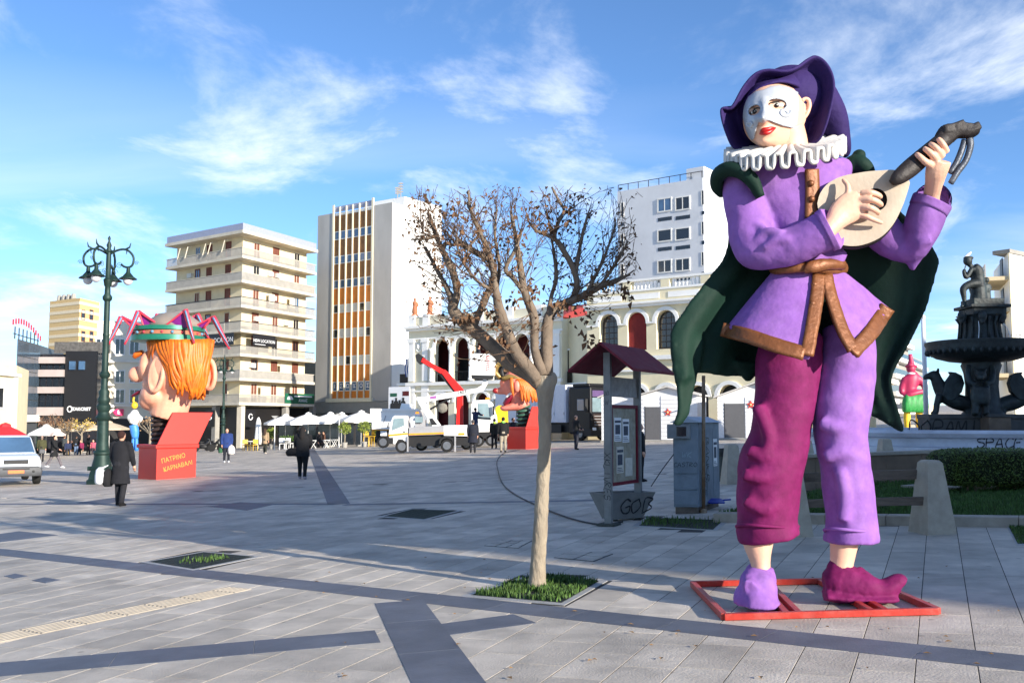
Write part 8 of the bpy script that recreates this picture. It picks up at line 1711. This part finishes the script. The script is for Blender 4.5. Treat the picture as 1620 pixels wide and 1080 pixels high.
# ------------------------------------------------------------------ people near the lorries
person('person in long navy coat watching behind the platform truck', GP(748, 716), 1.72, R_(185), top=(22, 26, 40), toplen=.52, fat=1.25, flare=1.2, hair=(70, 66, 66), stride=.07)
person('worker in blue climbing at the crane truck cab', AT(752, 690, 59), 1.72, R_(150), top=(36, 50, 84), pants=(60, 72, 96), hair=(30, 24, 22), stride=.14, armL=(1.4, .3), armR=(1.1, .4))
person('man in black jacket with lime hood and beige trousers by the red box', GP(796, 715), 1.80, R_(185), top=(16, 16, 18), pants=(150, 140, 122), hair=(24, 20, 18), hood=(140, 220, 90), fat=1.12, stride=.02)
person('worker in dark jacket with lime vest near the crane truck', GP(782, 709), 1.76, R_(200), top=(32, 36, 34), hood=(170, 220, 60), hair=(26, 20, 18), stride=.06)
person('man in dark jacket behind the red box', onground(812, 57.5), 1.75, R_(60), top=(26, 30, 44), hair=(20, 16, 16), stride=.04)
person('bald security man in black standing before the black lorry', GP(911, 711), 1.76, R_(120), top=(18, 18, 20), pants=(48, 48, 56), bald=True, hair=(90, 70, 60), stride=.05, armL=(.2, .9), armR=(.2, .9))
person('person in black partly hidden behind the notice board', onground(1013, 24), 1.42, R_(90), top=(16, 16, 20), pants=(18, 18, 22), hair=(16, 12, 12), fat=1.2, stride=.05)
pb_ = GP(807, 708); bkt = thing('paint_bucket', 'white paint bucket beside the clown box', 'bucket', pb_); MB().lathe([(.15, 0), (.18, .36), (.19, .38)], pb_, 14).build('tub', signw, bkt, pb_); mb = MB(); mb.tube([pb_ + V((-.18, 0, .36)), pb_ + V((0, -.1, .5)), pb_ + V((.18, 0, .36))], .01, 5); mb.build('handle', rimm, bkt, pb_)
for u, lab in ((816, 'black cable reel lying beside the paint bucket'), (822, 'black cable reel lying against the clown box')):
    p = GP(u, 708.5); c_ = p + V((0, 0, .21)); t_ = thing('cable_reel', lab, 'cable reel', p, group='cable reels by the clown box'); mb = MB(); mb.tube([c_ + V((0, -.1, 0)), c_ + V((0, .1, 0))], .2, 16); mb.build('drum', blk, t_, p)
    for y in (-.1, .1): mb = MB(); mb.tube([c_ + V((0, y - .015, 0)), c_ + V((0, y + .015, 0))], .23, 18); mb.build('flange', blkp, t_, p)
# ------------------------------------------------------------------ cafe terrace
canv = mat('parasol_white', (232, 230, 224), rough=.8, var=.05); polem = mat('pole_pale', (186, 186, 184), rough=.5, metal=.3)
def parasol(loc, label, half=1.6, z0=2.1, z1=2.75, m=canv, group='white square cafe parasols', name='cafe_parasol', sides=4, rot=.35):
    t = thing(name, label, 'parasol', loc, rot, group); R0 = half * (1.414 if sides == 4 else 1); ring = lambda r_, z: [V((r_ * math.cos(a), r_ * math.sin(a), z)) for a in [2 * math.pi * (k + .5) / sides for k in range(sides)]]
    mb = MB(); mb.loft([ring(R0, z0 - .16), ring(R0, z0), ring(R0 * .5, z0 + (z1 - z0) * .58), ring(.12, z1)], cap=False); mb.add(ring(.12, z1), [tuple(range(sides))]); co = mb.build('canopy', m, t, solid=.025); mb = MB(); mb.loft([ring(.38, z1 - .12), ring(.30, z1 + .06), ring(.04, z1 + .16)], True); mb.build('vent_cap', m, co)
    MB().lathe([(.035, 0), (.035, z1)], (0, 0, 0), 8).build('pole', polem, t); mb = MB(); mb.box((0, 0, .04), (.7, .7, .12)); mb.build('base', conc, t)
    rb_ = MB()
    for p in ring(R0 * .97, z0): rb_.tube([V((0, 0, z1 - .1)), p], .018, 5)
    rb_.build('ribs', polem, t, kind='stuff'); return t
labs = ['white cafe parasol next to the folded parasol', 'white cafe parasol behind the woman in black with long hair', 'white cafe parasol beside the small round tree', 'white cafe parasol under the office tower entrance', 'white cafe parasol next to the refuse truck']
for (u, Y_, lab) in zip((451, 487, 522, 540, 571), (84, 80, 82, 86, 80), labs):
    o = onground(u, Y_); sc_ = 1; parasol(o, lab, 1.65 if u != 540 else 1.3)
p = onground(408, 79); fp_ = thing('folded_parasol', 'tall folded white parasol at the end of the cafe terrace', 'parasol', p); MB().lathe([(.26, .45), (.30, .8), (.24, 1.6), (.20, 2.2), (.12, 2.5), (.03, 2.62)], p, 12).build('furled_canopy', canv, fp_, p, smooth=True, lump=.06, lumpscale=.2); MB().lathe([(.04, 0), (.04, 2.6)], p, 8).build('pole', polem, fp_, p); mb = MB(); mb.box(p + V((0, 0, .05)), (.6, .6, .12)); mb.build('base', conc, fp_, p)
for (u, lab) in ((434, 'slim cafe lamp pole by the beige coated woman'), (536, 'slim cafe lamp pole by the small round tree')):
    p = onground(u, 77); t_ = thing('terrace_lamp', lab, 'lamp', p, group='slim terrace lamps'); MB().lathe([(.07, 0), (.05, .3), (.045, 2.5)], p, 8).build('pole', polem, t_, p); mb = MB(); mb.hexa([p + V((x, y, 2.5)) for x, y in ((-.1, -.1), (.1, -.1), (.1, .1), (-.1, .1))], [p + V((x, y, 2.66)) for x, y in ((-.25, -.16), (.25, -.16), (.25, .16), (-.25, .16))]); mb.build('head', polem, t_, p)
# glass wind screens and dark interior under the tower canopy
for i, (u0, u1, Y_) in enumerate(((440, 470, 86), (472, 500, 86), (502, 535, 86), (537, 560, 86), (562, 588, 86))):
    a, b_ = onground(u0, Y_), onground(u1, Y_); c_ = (a + b_) / 2; t_ = thing('glass_screen', ['dark glass wind screen behind the first parasol pole', 'dark glass wind screen behind the woman with long hair', 'dark glass wind screen behind folding stools', 'dark glass wind screen beside the round tree', 'dark glass wind screen behind orange bar stools'][i], 'screen', c_, group='cafe wind screens'); mb = MB(); mb.hexa([a, b_, b_ + V((0, .05, 0)), a + V((0, .05, 0))], [p + V((0, 0, 2.0)) for p in (a, b_, b_ + V((0, .05, 0)), a + V((0, .05, 0)))]); mb.build('pane', glassd, t_, c_); mb = MB(); mb.box((a + b_) / 2 + V((0, .02, 2.03)), ((b_ - a).length + .1, .1, .07)); mb.box(a + V((0, .02, 1)), (.07, .1, 2)); mb.box(b_ + V((0, .02, 1)), (.07, .1, 2)); mb.build('frame', raild, t_, c_)
leafg = mat('topiary_leaf', (110, 124, 44), rough=.7, var=.3, scale=6, objrand=.4)
def leafball(mb, c, rx, rz_, n, s0, rnd, ti_):
    for _ in range(n):
        d_ = V((rnd.gauss(0, 1), rnd.gauss(0, 1), rnd.gauss(0, 1))).normalized() * rnd.uniform(.45, 1.05); p = c + V((d_.x * rx, d_.y * rx, d_.z * rz_)); a = V((rnd.gauss(0, 1), rnd.gauss(0, 1), rnd.gauss(0, 1))).normalized() * s0 * rnd.uniform(.6, 1.3); b_ = a.orthogonal().normalized() * s0 * .5; mb.add([p, p + a * .5 + b_, p + a, p + a * .5 - b_], [(0, 1, 2, 3)]); ti_ += [rnd.random()] * 4
def topiary(u, Y_, lab, s_=1.0, g='potted round trees on the terrace', m=leafg):
    p = onground(u, Y_); t = thing('potted_tree', lab, 'tree', p, group=g); rnd = random.Random(int(u)); mb = MB(); ti_ = []; leafball(mb, p + V((0, 0, 1.5 * s_)), .52 * s_, .48 * s_, 420, .11, rnd, ti_); mb.tint = ti_; mb.build('crown', m, t, p, kind='stuff', recalc=False); mb = MB(); mb.tube([p + V((0, 0, .3)), p + V((.03, 0, .8)), p + V((0, 0, 1.4 * s_))], [.045, .04, .03], 6); mb.build('trunk', bark, t, p); MB().lathe([(.18, 0), (.24, .4), (.22, .4)], p, 12).build('pot', conc, t, p)
topiary(545, 76, 'small round potted tree by the slim lamp pole'); topiary(576, 76, 'small round potted tree beside the orange bar stools'); topiary(600, 77, 'small round potted tree at the tail of the refuse truck', .8); topiary(430, 81, 'pale green potted tree behind the beige coated woman', .9)
def chair(loc, rz, lab, col, bar=False):
    t = thing('cafe_chair', lab, 'chair', loc, rz, 'cafe chairs'); m = mat('chair_%d' % col[0], col, rough=.5, var=.1); hs_ = .78 if bar else .45
    mb = MB(); mb.box((0, 0, hs_), (.44, .44, .05)); mb.build('seat', m, t, bevel=.01); mb = MB(); mb.box((0, .21, hs_ + .26), (.44, .04, .34)); mb.build('backrest', m, t, bevel=.01)
    for x in (-.19, .19):
        for y in (-.19, .19): mb = MB(); mb.box((x, y, hs_ / 2), (.04, .04, hs_)); mb.build('leg', m, t)
def table(loc, lab, white=True):
    t = thing('cafe_table', lab, 'table', loc, .3, 'small cafe tables'); MB().lathe([(.36, .70), (.37, .72), (.36, .74)], (0, 0, 0), 20).build('tabletop', canv if white else wood, t); MB().lathe([(.03, .05), (.03, .7)], (0, 0, 0), 8).build('stem', polem, t); MB().lathe([(.24, 0), (.22, .04), (.04, .06)], (0, 0, 0), 14).build('foot', polem, t)
def stool(loc, rz, lab):
    t = thing('folding_stool', lab, 'stool', loc, rz, 'white folding stools'); mb = MB(); mb.box((0, 0, .62), (.42, .34, .04)); mb.build('seat', canv, t)
    for y in (-.15, .15):
        for sg in (-1, 1): mb = MB(); mb.tube([V((-.2 * sg, y + .02 * sg, .61)), V((.2 * sg, y + .02 * sg, .0))], .02, 5); mb.build('leg', canv, t)
ycol = (206, 164, 40); ocol = (206, 92, 40); wcol = (224, 224, 222)
chair(onground(389, 78), .6, 'yellow cafe chair beside the folded parasol', ycol); chair(onground(402, 77), -2.4, 'yellow cafe chair near the beige coated woman', ycol); table(onground(396, 78.5), 'white round table between the yellow chairs')
chair(onground(446, 78), .3, 'white cafe chair by the planted screen', wcol); chair(onground(458, 78), 2.8, 'white cafe chair facing the small table', wcol); table(onground(452, 77.5), 'white round table between the white chairs')
for u, a, lab in ((496, .2, 'white folding stool beside the woman in black'), (516, .6, 'white folding stool in front of the seated cafe guests'), (529, -.4, 'white folding stool near the slim lamp pole')): stool(onground(u, 77), a, lab)
chair(onground(579, 77), .2, 'orange bar stool near the round tree', ocol, True); chair(onground(590, 77), -.3, 'orange bar stool near the refuse truck', ocol, True); table(onground(584, 78.2), 'high wooden table between the orange stools', False)
person('guest in dark clothes and pale cap seated at the cafe', onground(505, 79), 1.7, R_(60), top=(30, 28, 32), hair=(190, 176, 150), sit=True); person('guest in brown seated at the cafe table', onground(512, 80), 1.7, R_(-60), top=(90, 60, 46), hair=(40, 28, 22), sit=True)
person('red haired person in black seated by the tail of the refuse truck', onground(601, 74), 1.5, R_(100), top=(20, 20, 24), hair=(190, 90, 40), sit=True)
# planter hedge on the terrace
def lowshrub(u0, u1, Y_, lab):
    a, b_ = onground(u0, Y_), onground(u1, Y_); c_ = (a + b_) / 2; t = thing('planter_box', lab, 'planter', c_); mb = MB(); mb.box(c_ + V((0, 0, .3)), ((b_ - a).length, .4, .6)); mb.build('trough', darkm, t, c_); rnd = random.Random(int(u0)); lm_ = MB(); ti_ = []
    for k in range(5): leafball(lm_, a.lerp(b_, (k + .5) / 5) + V((0, 0, .78)), .35, .26, 160, .10, rnd, ti_)
    lm_.tint = ti_; lm_.build('shrubs', mat('shrub_leaf', (60, 88, 34), rough=.7, var=.3, objrand=.4), t, c_, kind='stuff', recalc=False)
lowshrub(446, 470, 80, 'dark trough of green shrubs along the cafe terrace')
# ------------------------------------------------------------------ market corner on the left
redc2 = mat('parasol_red', (206, 40, 46), rough=.7, var=.08); stripec = mat('parasol_striped', (220, 200, 190), rough=.8, var=.5, scale=2.2)
parasol(onground(6, 62), 'large red parasol behind the white pickup', 1.5, 1.75, 2.5, redc2, None, 'red_parasol', 8); parasol(onground(72, 96), 'white parasol over the market stall near the far lamp', 1.7, 2.0, 2.8, canv, None, 'market_parasol', 8); parasol(onground(89, 92), 'small striped parasol over a market cart', .8, 1.9, 2.3, stripec, None, 'striped_parasol', 8)
beig = mat('awning_beige', (196, 180, 156), rough=.85, var=.1)
for i, (u, Y_, lab) in enumerate(((112, 98, 'beige market awning beside the striped parasol'), (138, 99, 'beige market awning behind the large lamp post'), (172, 97, 'beige awning in front of the pink sign'))): parasol(onground(u, Y_), lab, 1.5, 2.3, 2.9, beig, 'beige market awnings', 'market_awning', 4, .1)
def smalltree(u, Y_, v0, lab, leafc, n=260, seed=1, bare=False):
    p = onground(u, Y_); h_ = AT(u, v0, Y_).z - p.z; t = thing('small_tree', lab, 'tree', p, group='small trees at the market'); rnd = random.Random(seed); mb = MB(); mb.tube([p, p + V((.04, 0, h_ * .45)), p + V((0, 0, h_ * .62))], [.11, .09, .07], 7); tips = []
    for k in range(11):
        a = rnd.uniform(0, 6.28); d_ = V((math.cos(a), math.sin(a), rnd.uniform(.5, 1.5))).normalized(); q0 = p + V((0, 0, h_ * rnd.uniform(.5, .64))); q1 = q0 + d_ * h_ * .26; q2 = q1 + (d_ + V((rnd.gauss(0, .4), rnd.gauss(0, .4), .2))) * h_ * .13; mb.tube([q0, q1, q2], [.05, .03, .012], 5); tips += [q1, q2]
        for _ in range(3): q3 = q1 + V((rnd.gauss(0, .3), rnd.gauss(0, .3), rnd.uniform(.1, .6))) * h_ * .18; mb.tube([q1, q3], [.02, .008], 4); tips.append(q3)
    mb.build('trunk', bark, t, p)
    lm_ = MB(); ti_ = []
    for q in tips: leafball(lm_, q, .32, .26, (2 if bare else max(3, n // len(tips))), .13, rnd, ti_)
    lm_.tint = ti_; lm_.build('crown', mat('leaf_%d' % leafc[0], leafc, rough=.8, var=.3, objrand=.4), t, p, kind='stuff', recalc=False)
smalltree(83, 97, 655, 'small brown leaved tree by the far lamp', (116, 84, 62), 420, 3); smalltree(106, 96, 660, 'small sparse rusty tree by the market awnings', (140, 110, 70), 240, 4); smalltree(128, 95, 662, 'small yellowish tree in front of the black building', (176, 150, 70), 300, 5); smalltree(236, 72, 652, 'small bare whitish tree behind the red box', (150, 120, 90), 10, 6, True)
# carnival figure far left of the big head
YQ = 78; Q_ = Px(YQ); qo = onground(211, YQ); CF = thing('clown_statue', 'carnival figure in white ruffles, blue breeches and yellow cap seen from behind', 'statue', qo); wp = mat('figure_white', (230, 230, 228), rough=.5, var=.06); bp = mat('figure_blue', (60, 130, 210), rough=.5, var=.1)
mb = MB(); Q_.limb(mb, [(211, 692, 0, 2.5, 2.5), (210, 703, 0, 2.5, 2.5), (209, 713, 0, 3, 3)], 8); Q_.limb(mb, [(216, 692, 0, 2.5, 2.5), (216, 713, 0, 3, 3)], 8); mb.build('legs', bp, CF, qo, smooth=True, kind='stuff'); mb = MB(); Q_.limb(mb, [(211, 672, 0, 7, 6), (213, 682, 0, 7, 6), (214, 693, 0, 5, 5)], 10); mb.build('breeches', bp, CF, qo, smooth=True); mb = MB(); Q_.limb(mb, [(214, 648, 0, 4, 4), (213, 656, 0, 8, 7), (214, 664, 0, 9, 8), (212, 671, 0, 8, 7)], 10); Q_.ell(mb, 221, 662, 0, 5, 5, 5); Q_.ell(mb, 205, 660, 0, 4, 6, 4); mb.build('blouse', wp, CF, qo, voxel=.1, smoothit=2); mb = MB(); Q_.ell(mb, 213, 641, 0, 5, 5.5, 5); Q_.limb(mb, [(213, 640, 0, 2.5, 2.5), (211, 633, 0, 1.5, 1.5), (212, 628, 0, 1.6, 1.6)], 8); mb.build('cap_and_head', yel, CF, qo, smooth=True)
# ------------------------------------------------------------------ wooden market huts
hutw = mat('hut_white', (222, 222, 222), rough=.7, var=.06); hutr = mat('hut_roof', (196, 192, 186), rough=.7, var=.1); doorg = mat('hut_door', (92, 92, 94), rough=.6, var=.08); starm = mat('star_red', (208, 62, 44), rough=.5, var=.1)
def hut(u0, u1, Y0, Y1, vt, vp, doors, stars, label):
    a, b_ = XY(u0, Y0), XY(u1, Y1); base = V(((a[0] + b_[0]) / 2, (a[1] + b_[1]) / 2, 0)); base.z = GZ(base.x); t = thing('market_hut', label, 'hut', base, group='white wooden market huts'); Fh = Fac(a, b_, base, t); ze = ZA(u0, vt, Y0); zp_ = ZA((u0 + u1) / 2, vp, (Y0 + Y1) / 2); z0 = min(GZ(a[0]), GZ(b_[0])); L_ = Fh.L
    mb = MB(); mb.prism([Fh.pt(0, z0 - .05), Fh.pt(L_, z0 - .05), Fh.pt(L_, ze), Fh.pt(L_ / 2, zp_), Fh.pt(0, ze)], -Fh.n * 2.4); mb.build('wall', hutw, t, base)
    nB = 11
    for k in range(nB):
        h0 = z0 + .12 + k * (ze - z0 - .12) / nB; h1 = h0 + (ze - z0 - .12) / nB - .02; segs = [(0.0, L_)]
        for (d0, d1) in doors: segs = [q for (x0, x1) in segs for q in ((x0, min(x1, d0)), (max(x0, d1), x1)) if q[1] - q[0] > .02]
        for (x0, x1) in segs: mb = MB(); q = [Fh.pt(x0, h0, .012), Fh.pt(x1, h0, .012), Fh.pt(x1, h0, .045), Fh.pt(x0, h0, .045)]; mb.hexa([Fh.pt(x0, h0, .05), Fh.pt(x1, h0, .05), Fh.pt(x1, h0, 0), Fh.pt(x0, h0, 0)], [Fh.pt(x0, h1, .02), Fh.pt(x1, h1, .02), Fh.pt(x1, h1, 0), Fh.pt(x0, h1, 0)]); mb.build('log_board', hutw, t, base)
    for (d0, d1) in doors: Fh.b('door', doorg, d0 + .04, d1 - .04, z0 + .13, min(ze - .1, z0 + 2.15), 0, .03); Fh.b('door_frame', darkm, d0, d0 + .04, z0 + .12, min(ze - .06, z0 + 2.2), 0, .055)
    for sx in (0, 1):
        mb = MB(); x0 = -.2 if sx == 0 else L_ + .2; zz_ = ze - (zp_ - ze) * .2 / (L_ / 2); q = [Fh.pt(x0, zz_ + .02, .3), Fh.pt(L_ / 2, zp_ + .02, .3), Fh.pt(L_ / 2, zp_ + .02, -2.6), Fh.pt(x0, zz_ + .02, -2.6)]; mb.hexa(q, [p + V((0, 0, .07)) for p in q]); mb.build('roof_slope', hutr, t, base)
    Fh.b('plinth', conc, -.05, L_ + .05, z0 - .2, z0 + .1, -2.3, .12)
    for (u, v_) in stars:
        s_, h_ = Fh.px(u, v_); pts = []
        for k in range(10): a_ = math.pi / 2 + k * math.pi / 5; r_ = .26 if k % 2 == 0 else .12; pts.append(Fh.pt(s_ + r_ * math.cos(a_), h_ + r_ * math.sin(a_), .055))
        mb = MB(); mb.prism(pts, Fh.n * .03); so_ = mb.build('star', starm, t, base); mb = MB(); mb.ell(Fh.pt(s_, h_, .09), (.08, .03, .08), 8, 6); mb.build('star_centre', mat('star_tan', (206, 150, 110)), so_, base)
    return t, Fh
hut(1012, 1104, 61.5, 60.0, 626, 613, [(.35, 1.4)], [(1057, 652)], 'white log hut with grey door and red star behind the cabinet'); hut(1136, 1262, 58.5, 57, 628, 606, [(.38, 1.62)], [(1188, 640)], 'white log hut with wide grey door beside the statue leg')
hut(952, 1006, 63.2, 62.5, 628, 617, [], [], 'white log hut half hidden behind the notice board')
